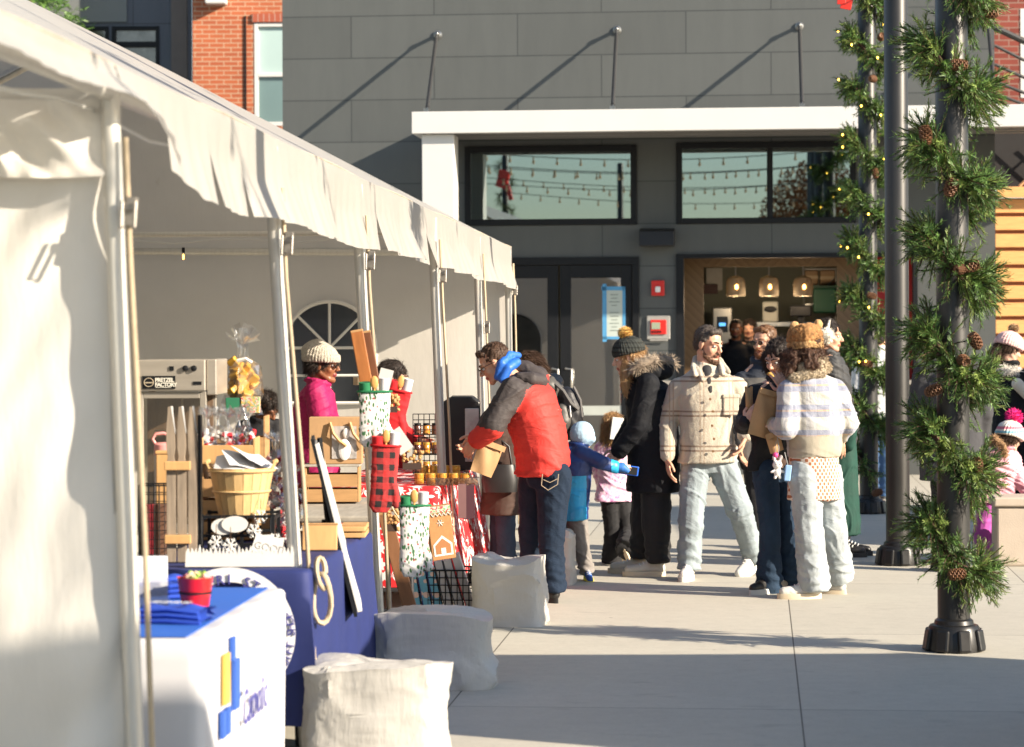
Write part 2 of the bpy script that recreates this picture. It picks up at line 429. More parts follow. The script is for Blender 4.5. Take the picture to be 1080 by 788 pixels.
# wall fittings
mb=MB(); a=rect(675,241,712,260); mb.prism([(-.02,a[3]),(-.26,a[3]-.04),(-.30,a[2]),(-.02,a[2])],a[0],a[1],M=Matrix(((0,1,0,0),(1,0,0,0),(0,0,1,0),(0,0,0,1))))
o=mb.build('wall_light',mat('black_metal',(.015,.015,.016),.5,var=.1),bevel=.01); o.location=BO; o.rotation_euler.z=-TH
tag(o,'black wedge shaped wall light between the door and serving window','wall light')
def onwall(name,label,cat,group=None): return empty(name,BO,-TH,label,cat,group)
s_=onwall('fire_alarm_strobe','red fire alarm strobe on the grey wall right of the door','fire alarm')
a=rect(687,296,701,312); mb=MB(); mb.box(a[0],a[1],-.05,-.002,a[2],a[3]); mb.build('housing',mat('alarm_red',(.6,.02,.015),.4,var=.05),s_,bevel=.01)
mb=MB(); cxm=(a[0]+a[1])/2; mb.box(cxm-.03,cxm+.03,-.075,-.052,a[2]+.04,a[3]-.07); mb.build('lens',mat('clear_lens',(.8,.8,.8),.15,var=0),s_,bevel=.01)
s_=onwall('alarm_panel','red alarm annunciator in a clear cover beside the door','alarm panel')
a=rect(682,333,707,358); mb=MB(); mb.box(a[0],a[1],-.03,-.002,a[2],a[3]); mb.box(a[0]+.03,a[0]+.25,-.05,-.03,a[2]-.02,a[2]); 
mb.build('cover',mat('clear_cover',(.33,.32,.3),.2,var=.1),s_,bevel=.015)
mb=MB(); mb.box(a[0]+.045,a[1]-.045,-.05,-.032,a[2]+.06,a[3]-.05); mb.build('red_panel',_M['alarm_red'],s_,bevel=.006)
mb=MB(); mb.box(a[0]+.06,a[0]+.16,-.056,-.052,a[2]+.12,a[3]-.08); mb.build('screen',mat('lcd',(.3,.34,.25),.2,var=0),s_)
mb=MB()
for i in range(4): mb.box(a[0]+.06+i*.03,a[0]+.08+i*.03,-.057,-.052,a[2]+.08,a[2]+.1)
mb.build('keypad',black_frame,s_)
s_=onwall('poster','white notice with blue tape on the glass door','poster')
a=rect(638,305,658,356,-.02); mb=MB(); mb.box(a[0],a[1],-.004,-.001,a[2],a[3]); mb.build('sheet',mat('paper_white',(.46,.52,.48),.6,var=.04),s_,loc=(0,-.022,0))
mb=MB(); 
for (x0,x1,z0,z1) in ((a[0]-.03,a[0]+.02,a[2]-.05,a[3]+.06),(a[1]-.015,a[1]+.02,a[2]-.02,a[3]+.03),(a[0]-.04,a[1]+.02,a[3]-.015,a[3]+.03),(a[0]-.03,a[1]+.02,a[2]-.02,a[2]+.012)): mb.box(x0,x1,-.006,-.0045,z0,z1)
mb.build('tape',mat('blue_tape',(.08,.3,.55),.6,var=.1),s_,loc=(0,-.022,0))
mb=MB()
for k in range(11):
    z=a[3]-.07-k*.042; w_=(.03+.05*rng.random()) if k not in (4,) else .0
    if w_: mb.box((a[0]+a[1])/2-w_,(a[0]+a[1])/2+w_,-.0065,-.005,z,z+.008)
mb.build('printed_lines',mat('ink_grey',(.15,.18,.16),.7,var=0),s_,loc=(0,-.022,0))
# serving window lining
S=empty('serving_window'); S.parent=B
mb=MB(); u0,u1,z0,z1=HS; t=.05
mb.box(u0,u0+.09,-.04,.2,z0,z1); mb.box(u0+.09,u1,-.04,.2,z1-.05,z1-.002); mb.box(u1-.05,u1,-.04,.2,z0,z1-.05); mb.build('frame',black_frame,S)
chev = pattern_mat('chevron_oak',lambda nt,vec,xyz: mixc(nt,ramp(nt,math_n(nt,'FRACT',math_n(nt,'MULTIPLY',math_n(nt,'ADD',math_n(nt,'ABSOLUTE',math_n(nt,'SUBTRACT',math_n(nt,'PINGPONG',xyz[0],.6),.3)),xyz[2]),9)),[(0,.0),(.08,.6),(1,1)]),(.13,.07,.03),(.25,.15,.07)),rough=.5)
# the plywood portal inside and a counter
p0=BL(742,282,.8); p1=BL(883,340,.8)
mb=MB(); mb.box(u0-.3,p0[0],.8,.86,0,3.0); mb.box(p1[0],u1-.55,.8,.86,0,3.0); mb.box(p0[0],p1[0],.8,.86,p0[1],3.0); mb.build('oak_portal',chev,S)
mb=MB(); mb.box(u1-.55,u1+.3,.75,.80,0,3.0); mb.build('red_panel',mat('red_laminate',(.55,.02,.02),.5,var=.05),S)
mb=MB(); mb.box(u0-.2,u1+.2,-.12,.6,z0-.001,z0+.05); mb.build('counter',mat('counter_top',(.3,.28,.25),.4,var=.1),S,bevel=.006)
lampm=mat('rattan_shade',(.5,.43,.32),.8,var=.2,vs=40,trans=.18)
bulbm=mat('warm_bulb',(1,.6,.2),.3,var=0,emit=((1,.45,.1),9))
for i,x in enumerate((776,811,847)):
    c=BL(x,302,1.6); L=empty('pendant_lamp',BO+bx_*c[0]+by_*1.6+Vector((0,0,c[1]-.12)),0,
       ['woven pendant lamp nearest the red alarm, left of three','middle woven pendant lamp of the three in the serving window','woven pendant lamp nearest the garlanded post, right of three'][i],'pendant lamp','woven pendant lamps in the serving window')
    mb=MB(); mb.lathe([(.115,0),(.12,.02),(.12,.17),(.10,.22),(.03,.245),(.02,.25)],n=24); mb.build('shade',lampm,L,smooth=40)
    mb=MB(); mb.tube([(0,0,.25),(0,0,3.0-(c[1]-.12))],.008,6); mb.build('cord',white_paint,L)
    pl_=bpy.data.lights.new('lamp','POINT'); pl_.energy=4.5; pl_.color=(1,.72,.45); pl_.shadow_soft_size=.05; po=bpy.data.objects.new('lamp_light',pl_); COL.objects.link(po); po.parent=L; po.location=(0,0,-.04)
    mb=MB(); mb.ell((0,-.125,.11),.018,.012,.03); mb.build('bulb',bulbm,L,smooth=60)
# kitchen things behind the counter
stl=mat('stainless',(.45,.46,.44),.35,.8,var=.1,vs=3)
def kit(name,label,cat,x0,y0,x1,y1,v,dep,m,extra=None):
    a=rect(x0,y0,x1,y1,v); o=onwall(name,label,cat); mb=MB(); mb.box(a[0],a[1],v,v+dep,a[2],a[3]); mb.build('body',m,o,bevel=.02)
    if extra: extra(o,a,v)
    return o
def ex1(o,a,v):
    mb=MB(); mb.box(a[0]+.06,a[0]+.2,v-.01,v,a[3]-.32,a[3]-.12); mb.build('display',mat('dark_display',(.02,.03,.05),.2,var=0),o)
    mb=MB(); mb.box(a[0]+.09,a[0]+.17,v-.014,v-.011,a[3]-.24,a[3]-.2); mb.build('readout',mat('blue_led',(.1,.4,.9),.3,var=0,emit=((.1,.4,.9),.8)),o)
kit('ice_machine','steel drink machine with small blue display in the serving window','machine',751,324,772,372,2.6,.5,stl,ex1)
def ex2(o,a,v):
    mb=MB(); mb.ell(((a[0]+a[1])/2,v-.012,a[3]-.1),.08,.01,.04); mb.build('handle',black_frame,o)
kit('white_cooler','pale boxy appliance on the back counter of the serving window','appliance',804,318,821,340,2.4,.4,mat('pale_plastic',(.42,.43,.38),.5,var=.05),ex2)
def ex3(o,a,v):
    mb=MB(); mb.box(a[0]+.1,a[1]-.1,v+.05,v+.3,a[2]-.14,a[2]); mb.build('stand',black_frame,o)
kit('till_screen','black till screens under the right pendant lamp','till',833,322,856,334,2.0,.1,black_frame,ex3)
kit('green_crate','dark green crate on the shelf in the serving window','crate',858,304,882,330,2.6,.4,mat('green_plastic',(.01,.09,.05),.5,var=.1),lambda o,a,v:(lambda m_:(m_.box(a[0]-.01,a[1]+.01,v-.02,v+.42,a[3],a[3]+.03),m_.build('rim',mat('green_plastic_dark',(.01,.06,.035),.5),o)))(MB()))
s_=onwall('kitchen_counter','steel back counter inside the serving window','counter'); a=rect(742,372,890,420,2.3); mb=MB(); mb.box(a[0]-1,a[1]+.5,2.3,3.0,0,a[3]-.05); mb.build('cabinet',mat('oak_cabinet',(.2,.12,.06),.5,var=.2),s_); mb=MB(); a2=rect(795,340,883,345,2.3); mb.box(a2[0],a2[1],2.28,3.02,a2[3]-.05,a2[3]); mb.build('shelf',stl,s_)
s_=onwall('menu_board','white menu board with dark lower edge on the back wall','menu board'); a=rect(745,283,762,306,3.5); mb=MB(); mb.box(a[0],a[1],3.5,3.53,a[2],a[3]); mb.build('board',mat('board_white',(.5,.5,.47),.5,var=.2,vs=5),s_); a=rect(742,300,757,310,3.4); mb=MB(); mb.box(a[0],a[1],3.4,3.45,a[2],a[3]); mb.build('panel',mat('dark_brown_board',(.06,.02,.02),.5),s_)
s_=onwall('wire_shelf_rack','wire rack with boxes at the right of the serving window','rack')
a=rect(848,283,882,330,2.9)
mb=MB()
for x in (a[0],a[1]):
    for y in (2.9,3.3): mb.tube([(x,y,0),(x,y,a[3])],.012,6)
for k in range(3):
    z=a[2]+.1+k*(a[3]-a[2]-.12)/2; mb.box(a[0],a[1],2.9,3.3,z,z+.015)
mb.tube([(a[0],2.89,a[2]),(a[1],2.89,a[3]-.1)],.008,5); mb.tube([(a[1],2.89,a[2]),(a[0],2.89,a[3]-.1)],.008,5)
mb.build('rack',stl,s_)
cart=mat('cardboard',(.36,.25,.15),.8,var=.1)
kit('carton','brown carton at the left on the wire rack','carton',848,285,863,300,2.92,.3,cart,lambda o,a,v:(lambda m_:(m_.box(a[0],a[1],v-.003,v,(a[2]+a[3])/2-.02,(a[2]+a[3])/2+.02),m_.build('tape',mat('tan_tape',(.5,.4,.25),.4),o)))(MB()))
kit('carton','brown carton at the right on the wire rack','carton',865,285,881,301,2.92,.3,cart,lambda o,a,v:(lambda m_:(m_.box(a[0],a[1],v-.003,v,(a[2]+a[3])/2-.02,(a[2]+a[3])/2+.02),m_.build('tape',_M['tan_tape'],o)))(MB()))
# pendant cans behind the upper left window
for i,(x,y0,y1) in enumerate(((649,175,195),(660,189,207))):
    a=BL(x,y0,.7); c=BL(x,y1,.7); L=empty('canister_light',BO+bx_*a[0]+by_*.7+Vector((0,0,c[1])),0,['higher steel canister light behind the upper left window','lower dark red canister light behind the upper left window'][i],'ceiling light','canister lights behind the upper left window')
    mb=MB(); mb.lathe([(.03,0),(.036,.005),(.036,a[1]-c[1]),(.01,a[1]-c[1]+.02)],n=16); mb.build('can',[stl,_M['dark_brown_board']][i],L,smooth=40)
    mb=MB(); mb.tube([(0,0,a[1]-c[1]),(0,0,a[1]-c[1]+.4)],.005,5); mb.build('cable',black_frame,L)
# opposite side: low brick terrace reflected in the glass, far behind the camera
def brick_fn(scale=1, c1=(.42,.11,.042), c2=(.34,.085,.035), mort=(.46,.31,.20)):
    def fn(nt,vec,xyz):
        cb=nt.nodes.new('ShaderNodeCombineXYZ'); nt.links.new(math_n(nt,'ADD',xyz[0],xyz[1]),cb.inputs[0]); nt.links.new(xyz[2],cb.inputs[1])
        br=nt.nodes.new('ShaderNodeTexBrick'); nt.links.new(cb.outputs[0],br.inputs['Vector'])
        br.inputs['Scale'].default_value=1; br.inputs['Brick Width'].default_value=.213*scale; br.inputs['Row Height'].default_value=.068*scale
        br.inputs['Mortar Size'].default_value=.007*scale; br.inputs['Mortar Smooth'].default_value=.1; br.inputs['Bias'].default_value=-.1
        br.inputs['Color1'].default_value=c1+(1,); br.inputs['Color2'].default_value=c2+(1,); br.inputs['Mortar'].default_value=mort+(1,)
        n=noise(nt,vec,3,4); m=nt.nodes.new('ShaderNodeMix'); m.data_type='RGBA'; m.blend_type='MULTIPLY'; m.inputs[0].default_value=1
        nt.links.new(br.outputs[0],m.inputs[6]); nt.links.new(mixc(nt,n,(.8,.8,.8),(1.15,1.15,1.15)),m.inputs[7]); return m.outputs[2]
    return fn
brick=pattern_mat('orange_brick',brick_fn(),rough=.8)
# left brick wing and grey wing behind the tent roof
def LB(px,py,d): return W(px,py,d)
BR=empty('brick_building',(0,38,0),0,'orange brick building with a white window above the tent roof','building')
a=LB(203,0,38.0); b_=LB(299,0,38.0); xl=a.x; xr=b_.x+3.0
wl=W(268,24,38).x; wt=W(268,24,38).z; wb=W(268,133,38).z
mb=MB(); wall_holes(mb,xl,xr,0,11,[[wl,W(330,0,38).x+.01,wb,wt]],0,.3); mb.box(xl,xl+.3,.31,3,0,11); mb.box(xr-.3,xr,.31,3,0,11)
mb.build('wall',brick,BR)
wdw=empty('window'); wdw.parent=BR
mb=MB(); t=.06; mb.box(wl,wl+t,-.01,.12,wb,wt); mb.box(wl+t,W(330,0,38).x,-.01,.12,wt-t,wt-.002); zt=W(268,79,38).z; mb.box(wl+t,W(330,0,38).x,-.012,.1,zt-.03,zt+.03); mb.box(wl+t,W(330,0,38).x,-.01,.12,wb,wb+t); mb.build('frame',white_paint,wdw,bevel=.005)
mb=MB(); mb.box(wl+t,W(330,0,38).x,.05,.06,zt+.03,wt-t); mb.build('blind',mat('pale_blind',(.38,.5,.48),.4,var=.05,vs=1.5,coat=.5),wdw)
mb=MB(); mb.box(wl+t,W(330,0,38).x,.05,.06,wb+t,zt-.03); mb.build('pane',mat('teal_pane',(.13,.2,.2),.15,var=.15,vs=1,coat=1),wdw)
mb=MB(); mb.box(wl-.02,W(330,0,38).x,-.04,-.002,wt+.005,wt+.13); mb.build('lintel',pattern_mat('brick_soldier',lambda nt,vec,xyz: mixc(nt,ramp(nt,math_n(nt,'FRACT',math_n(nt,'MULTIPLY',xyz[0],12)),[(0,0),(.1,0),(.12,1)]),(.4,.3,.24),(.34,.08,.04)),rough=.8),BR)
x=W(259,60,38).x; mb=MB(); mb.box(x-.015,x+.012,-.02,-.002,0,wt+.1); mb.build('expansion_joint',black_frame,BR)
a=W(218,0,38); c=W(240,6,38); mb=MB(); mb.box(a.x,c.x,-.25,-.002,c.z,a.z+.3); mb.build('camera_box',white_paint,BR,bevel=.02)
GR=empty('grey_building',(0,39,0),0,'slate grey panelled building with black windows at far left','building')
sl_panel=pattern_mat('slate_panel',panel_fn((.075,.085,.11),(.03,.03,.04),1.35,1.1,.35,.2,.0),rough=.5)
x0=W(-60,0,39).x; x1=W(187,0,39).x
hs=[[W(86,28,39).x,W(115,28,39).x,W(86,90,39).z,W(90,28,39).z],[W(118,28,39).x,W(168,28,39).x,W(86,90,39).z,W(90,28,39).z]]
mb=MB(); wall_holes(mb,x0,x1,0,10,hs,0,.3); mb.build('wall',sl_panel,GR)
for h in hs:
    wd=empty('window'); wd.parent=GR; zt=W(100,47,39).z; mb=MB(); t=.055
    mb.box(h[0],h[0]+t,-.02,.1,h[2],h[3]); mb.box(h[1]-t,h[1],-.02,.1,h[2],h[3]); mb.box(h[0]+t,h[1]-t,-.02,.1,h[3]-t,h[3]-.002); mb.box(h[0]+t,h[1]-t,-.018,.1,zt-.04,zt+.04); mb.build('frame',black_frame,wd)
    mb=MB(); mb.box(h[0]+t,h[1]-t,.05,.06,h[2],h[3]-t); mb.build('pane',mat('dark_mirror_pane',(.22,.2,.19),.08,.6,var=.5,vs=4),wd)
mb=MB(); xp=W(192,0,39).x; mb.box(x1-.08,x1+.16,-.12,-.002,0,11); mb.build('corner_trim',mat('brown_trim',(.13,.11,.1),.5),GR)
mb=MB(); mb.box(x1+.17,x1+.22,-.1,.0,0,11); mb.box(x1+.23,xl+.25,-.05,.2,0,10,0); mb.build('return_wall',sl_panel,GR)
mb=MB(); mb.box(W(60,0,39).x-.5,W(134,0,39).x,-.03,-.003,W(0,28,39).z+.06,10.9); mb.build('painted_sun_panel',mat('sunlit_wall_tone',(.17,.18,.18),.5,var=.05),GR)  # paler sheet paints in the sunlit stretch of the slate wall
# right hand side: red brick, lattice and orange slats
RB=empty('red_brick_building',(0,33.5,0),0,'red brick building with white window at the upper right edge','building')
x0=W(1030,0,33.5).x; wl=W(1076,0,33.5).x
mb=MB(); wall_holes(mb,x0,x0+5,3.9,10,[[wl,wl+1.2,W(0,108,33.5).z,W(0,14,33.5).z]],0,.3); mb.build('wall',pattern_mat('deep_red_brick',brick_fn(1.2,(.22,.045,.03),(.16,.03,.02),(.25,.15,.12)),rough=.85),RB)
wd=empty('window'); wd.parent=RB; mb=MB(); mb.box(wl,wl+.06,-.01,.1,W(0,108,33.5).z,W(0,14,33.5).z); mb.box(wl+.06,wl+1.2,-.01,.1,W(0,60,33.5).z-.03,W(0,60,33.5).z+.03); mb.build('frame',white_paint,wd)
mb=MB(); mb.box(wl+.06,wl+1.2,.04,.05,W(0,108,33.5).z,W(0,14,33.5).z); mb.build('pane',_M['teal_pane'],wd)
rail=empty('cable_railing',(0,31.6,0),0,'sloping black cable railing at the upper right edge','railing')
for (xa,ya,xb,yb) in ((1047,28,1085,46),(1049,48,1085,66),(1049,68,1085,84),(1050,86,1085,100),(1050,99,1085,112)):
    p=W(xa,ya,31.6); q=W(xb+200,yb+(yb-ya)/(xb-xa)*200,31.6); p.y=q.y=0; mb=MB(); mb.tube([p,q],.02 if ya>30 else .04,8); mb.build('rail',rodm,rail)
SL=empty('slat_screen',(0,31.5,0),0,'orange wooden slat screen behind the people at far right','screen')
x0=W(1050,300,31.5).x
slat=mat('orange_cedar',(.70,.36,.13),.55,var=.25,vs=5,stretch=(1,1,10))
for k in range(15):
    z=.15+k*.212; mb=MB(); mb.box(x0,x0+4,0,.03,z,z+.165); mb.build('slat',slat,SL,bevel=.004)
mb=MB(); mb.box(x0,x0+4,.06,.12,0,3.3); mb.build('backing',mat('dark_backing',(.42,.15,.07),.8),SL)
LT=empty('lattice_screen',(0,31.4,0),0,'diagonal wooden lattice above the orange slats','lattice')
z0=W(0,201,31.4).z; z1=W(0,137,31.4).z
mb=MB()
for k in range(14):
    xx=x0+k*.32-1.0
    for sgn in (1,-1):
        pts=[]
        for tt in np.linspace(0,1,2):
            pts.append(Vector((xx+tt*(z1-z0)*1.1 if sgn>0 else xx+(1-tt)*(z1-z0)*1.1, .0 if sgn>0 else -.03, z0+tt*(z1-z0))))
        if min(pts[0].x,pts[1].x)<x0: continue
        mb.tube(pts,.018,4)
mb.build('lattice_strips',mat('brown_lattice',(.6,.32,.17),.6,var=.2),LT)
mb=MB(); mb.box(x0,x0+4,.3,.35,z0,z1); mb.build('painted_shade',mat('near_black',(.012,.01,.01),.8),LT)  # near-black sheet stands in for the shade behind the lattice
mb=MB(); mb.box(x0,x0+4,-.05,.02,z0-.14,z0-.01); mb.build('lower_beam',_M['orange_cedar'],LT)
# terrace beyond the camera (seen only in the glass)
TB=empty('brick_terrace',(0,-60,0),0,'long low brick terrace across the plaza mirrored in the glass','building')
mb=MB(); mb.box(-50,50,-6,0,0,4.4); mb.build('wall',mat('terrace_brick',(.13,.045,.035),.8,var=.2,vs=1),TB)
mb=MB(); mb.box(-50.2,50.2,-6.2,.2,4.41,4.7); mb.build('roof',mat('terrace_roof',(.05,.05,.06),.8),TB)

# trees and a garlanded post behind the camera, mirrored in the upper glass
at=empty('autumn_tree',(-.1,-20,0),0,'russet leaved tree across the plaza mirrored in the upper right window','tree')
mb=MB(); gr=random.Random(4)
for k in range(9500):
    v=Vector((gr.gauss(0,1),gr.gauss(0,1),gr.gauss(0,1))).normalized()*gr.random()**.4; c=Vector((v.x*1.9,v.y*1.6,4.6+v.z*2.4)); a=Vector((gr.gauss(0,1),gr.gauss(0,1),gr.gauss(0,1))).normalized()*.07; b_=a.orthogonal().normalized()*.05
    n0=len(mb.v); mb.v+=[tuple(c-a),tuple(c+b_),tuple(c+a),tuple(c-b_)]; mb.f.append((n0,n0+1,n0+2,n0+3)); mb.m.append(0)
mb.build('crown',mat('russet_leaf',(.26,.10,.03),.7,var=.3,vs=2),at); mb=MB(); mb.tube([(0,0,0),(.05,0,2.5),(0,.1,5)],[.14,.1,.03],10); mb.build('trunk',mat('bark',(.08,.06,.05),.9),at)
# ------------------------------------------------------------------ the long white tent
TR=math.atan(.0721); TOx=-1.573
def tl(v):
    """world -> tent local"""
    v=Vector(v)-Vector((TOx,0,0)); c,s=math.cos(TR),math.sin(TR)
    return Vector((v.x*c-v.y*s, v.x*s+v.y*c, v.z))
PY=[4.9,7.62,10.3,12.75,16.1,19.05,21.8]
EZ=2.46; LEAN=-.135
def XE(y): return -.13+.105*min(1,max(0,(y-10)/11.8))
def EZf(y): return EZ-.06*min(1,max(0,(y-10)/11.8))
T=empty('market_tent',(TOx,0,0),-TR,'long white frame tent with slit valance sheltering the stalls','tent')
def canvas(name,col,trans,bs=35,bstr=.25):
    m,nt,b=newmat(name); vec,xyz=coords(nt)
    n=noise(nt,vec,1.6,5,.65); fine=noise(nt,scalev(nt,vec,(1,1,.25)),bs,4,.6)
    c=mixc(nt,n,tuple(x*.86 for x in col),tuple(min(1,x*1.06) for x in col))
    d=ramp(nt,noise(nt,scalev(nt,vec,(1,1,.4)),9,5,.7),[(.66,(1,1,1)),(.8,(.72,.68,.6))])
    mm=nt.nodes.new('ShaderNodeMix'); mm.data_type='RGBA'; mm.blend_type='MULTIPLY'; mm.inputs[0].default_value=.6
    nt.links.new(c,mm.inputs[6]); nt.links.new(d,mm.inputs[7]); nt.links.new(mm.outputs[2],b.inputs['Base Color'])
    b.inputs['Roughness'].default_value=.42
    bp=bump(nt,b,fine,bstr,.012)
    t=N(nt,'ShaderNodeBsdfTranslucent'); nt.links.new(mm.outputs[2],t.inputs[0]); mx=N(nt,'ShaderNodeMixShader'); mx.inputs[0].default_value=trans
    out=nt.nodes['Material Output']; nt.links.new(b.outputs[0],mx.inputs[1]); nt.links.new(t.outputs[0],mx.inputs[2]); nt.links.new(mx.outputs[0],out.inputs[0])
    _M[name]=m; return m
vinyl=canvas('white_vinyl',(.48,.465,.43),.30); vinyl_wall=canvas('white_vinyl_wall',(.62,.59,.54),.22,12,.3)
# roof
RW=3.0; RZ=3.97
def roof_fn(u,v):
    y=3.6+(21.95-3.6)*u; x=XE(y)+(-RW-XE(y))*v
    bay=min(range(6),key=lambda i:0 if PY[i]<=y<=PY[i+1] else abs(y-(PY[i]+PY[i+1])/2)+9)
    t=(y-PY[bay])/(PY[bay+1]-PY[bay]); t=min(1,max(0,t))
    sag=-.05*math.sin(math.pi*t)**2*math.sin(math.pi*min(1,v+.12))
    z=EZf(y)+(RZ-EZf(y))*v+sag+.006*math.sin(y*23)*(1-v)
    return (x,y,z)
mb=MB(); mb.grid(roof_fn,220,14); mb.grid(lambda u,v:(lambda p:(-2*RW-p[0],p[1],p[2]))(roof_fn(u,v)),120,8)
o=mb.build('roof',vinyl,T,smooth=60)
# keder seam rope along the eave
mb=MB(); mb.tube([(XE(3.6+i*.4)+.012,3.6+i*.4,EZf(3.6+i*.4)+.006*math.sin(i)) for i in range(47)],.006,6); mb.build('eave_seam',mat('seam_tan',(.42,.36,.28),.7,var=.3,vs=20),T)
# valance: hangs from the eave, slit at uneven places
slits=[]; y=7.62
vr=random.Random(3)
while y<21.8: y+=vr.uniform(.42,.95); slits.append(y)
def valance(y0,y1,drop,name,lift=0):
    vr=random.Random(17); sl=[y0]+[s for s in slits if y0+.15<s<y1-.15]+[y1]; nz=14; mb=MB()
    prm=[(vr.uniform(-.015,.055),vr.uniform(-.015,.055),vr.uniform(.004,.03),vr.choice((.35,.45,.55)),vr.uniform(-.02,.03)) for _ in sl]
    for k in range(len(sl)-1):
        a,b=sl[k],sl[k+1]; n=max(4,int((b-a)/.03)); oL,oR,gp,st,dz=prm[k]; st2=prm[k+1][3]; gp2=prm[k+1][2]
        if k%3==1: oL*=.2; gp*=.3
        def fn(u,v):
            y=a+(b-a)*u; s=st+(st2-st)*u; e=max(0,(v-s)/(1-s))
            base=.035*v**1.4*(.5+.5*math.sin(y*1.9+.8*math.sin(y*.7)))+.014*v*math.sin(y*6.1+1.5*math.sin(y*1.3))+.004*math.sin(y*33)*v
            x=XE(y)+.018+base+(oL*(1-u)+oR*u)*e**1.2+.02*math.sin(math.pi*u)*e
            yy=y+e*(gp*(1-u)**2-gp2*u**2)+.02*v*math.sin(y*3)
            z=EZf(y)-(drop*min(1,.30+max(0,y-7.5)/1.05*.70)*(1 if drop>.2 else 3.2)+dz*.5*math.sin(math.pi*u)*e)*v-.006*v*math.sin(y*4.1)
            return (x,yy,z+lift)
        mb.grid(fn,n,nz)
    return mb.build(name,vinyl,T,smooth=70)
valance(7.45,21.85,.345,'valance'); valance(3.6,7.43,.11,'tucked_valance')
# folded corner of the valance at the near post
mb=MB()
def cf(u,v):
    return (.03+.10*v*math.sin(3.1*u)+.05*v, 7.58+u*.55+.12*v, EZ-.0-v*(.08+.34*u)-.02*math.sin(9*u)*v)

# legs, rails, rafters
alu=mat('pale_aluminium_pole',(.62,.60,.55),.4,.35,var=.12,vs=9,stretch=(4,4,.6))
hook=mat('worn_steel',(.35,.32,.28),.45,.8,var=.25,vs=40)
strap_m=mat('cream_webbing',(.50,.40,.27),.8,var=.15,vs=30,bmp=.3,bs=300)
for i,y in enumerate(PY):
    r=.028
    l=empty('leg'); l.parent=T
    xb=-.085 if i==1 else 0; xt=-.165 if i==1 else XE(y)-.005
    mb=MB(); mb.tube([(xb,y,.0),(xt,y,2.3),(xt,y,EZf(y)-.03)],r,18); mb.build('pole',alu,l,smooth=50)
    mb=MB(); mb.box(xb-.07,xb+.07,y-.07,y+.07,0,.008); mb.build('foot_plate',hook,l)
    # strap and ratchet beside the leg
    s_=empty('strap'); s_.parent=T
    mb=MB(); pts=[(xt+.05,y-.03,EZ-.2),(xt+.065,y-.04,1.9),((xt+xb)*.5+.065,y-.045,1.1),(xb+.06,y-.05,.05)]
    mb.tube(pts,.009,6); 
    if i==2:
        ring=[Vector((.075+.035*math.sin(q),y-.06+.02*math.sin(2*q),.72-.10-.10*math.cos(q))) for q in np.linspace(0,2*math.pi,16)]
        mb.tube(ring,.011,6); mb.tube([Vector((.07,y-.06,.72+.06*math.sin(q*5))) + Vector((.018*math.cos(q*6),.018*math.sin(q*6),0)) for q in np.linspace(0,1,14)],.012,6)
    mb.build('webbing',strap_m,s_,smooth=60)
    mb=MB(); zc=2.04 if i!=5 else 1.72; p=Vector((xt*(zc/2.3)+xb*(1-zc/2.3)+.062,y-.05,zc)); mb.obox(p,.034,.022,.085,(0,.1,0)); mb.obox(p+Vector((0,-.018,.012)),.044,.010,.02); mb.tube([p+Vector((-.02,-.03,.03)),p+Vector((-.02,-.05,-.05)),p+Vector((.02,-.05,-.05)),p+Vector((.02,-.03,.03))],.006,6)
    mb.build('ratchet',hook,s_,bevel=.004)
mb=MB()
mb.tube([(-.19,3.6,EZ-.05),(-.10,21.9,EZ-.11)],.026,10)
mb.tube([(-2*RW+.06,3.6,EZ-.05),(-2*RW+.06,21.9,EZ-.05)],.026,10); mb.tube([(-RW,3.6,RZ-.06),(-RW,21.9,RZ-.06)],.026,10)
mb.build('rails',alu,T,smooth=50)
for y in PY:
    mb=MB(); mb.tube([(-.17,y,EZf(y)-.05),(-RW,y,RZ-.06)],.024,10); mb.tube([(-2*RW+.06,y,EZ-.05),(-RW,y,RZ-.06)],.024,10); mb.tube([(-1.3,y,EZ+.55),(-.9,y+.45,EZ+.36)],.016,8)
    mb.build('rafter',alu,T,smooth=50)
    mb=MB(); mb.tube([(-2*RW,y,0),(-2*RW,y,EZ)],.033,12); mb.build('back_leg',alu,T,smooth=50)
mb=MB(); mb.tube([(-.10,21.75,EZ-.11),(-2*RW,21.75,EZ-.05)],.03,10); mb.tube([(-.1,19.05,EZ-.04),(-2*RW,19.05,EZ-.04)],.02,10); mb.build('end_rail',alu,T,smooth=50)
# end wall with cathedral window
yW=21.86
a=tl(W(301,425,22.0)); b_=tl(W(398,318,22.0)); wx0,wx1,wz0,wz1=a.x,b_.x,a.z,b_.z
def wrin(x,z,k=1): return .03*math.sin(x*3.1+z*.4)+.02*vnoise(np.array([[x*2.5,z*.8,1.]]),4)[0]*k
mb=MB(); cxw=(wx0+wx1)/2; rw=(wx1-wx0)/2; zs=wz1-rw
def inside(x,z):
    if z<wz0 or z>wz1 or x<wx0 or x>wx1: return False
    return z<zs or (x-cxw)**2+(z-zs)**2<rw**2
nx,nz_=150,70
X0,X1,Z0,Z1=-2*RW,0.0,0.0,EZ-.06
mb.grid(lambda u,v:(X0+(X1-X0)*u, yW+wrin(X0+(X1-X0)*u,Z1*v)*(1-abs(v-.5)), Z0+(Z1-Z0)*v),nx,nz_,
   skip=lambda i,j: inside(X0+(X1-X0)*(i+.5)/nx, Z0+(Z1-Z0)*(j+.5)/nz_))
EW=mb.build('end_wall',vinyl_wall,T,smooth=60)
mb=MB(); n=24; arc=[(cxw+rw*math.cos(math.pi*i/n), zs+rw*math.sin(math.pi*i/n)) for i in range(n+1)]
mb.prism([(wx1,wz0)]+arc+[(wx0,wz0)],yW+.035,yW+.04)
cw=empty('cathedral_window'); cw.parent=T
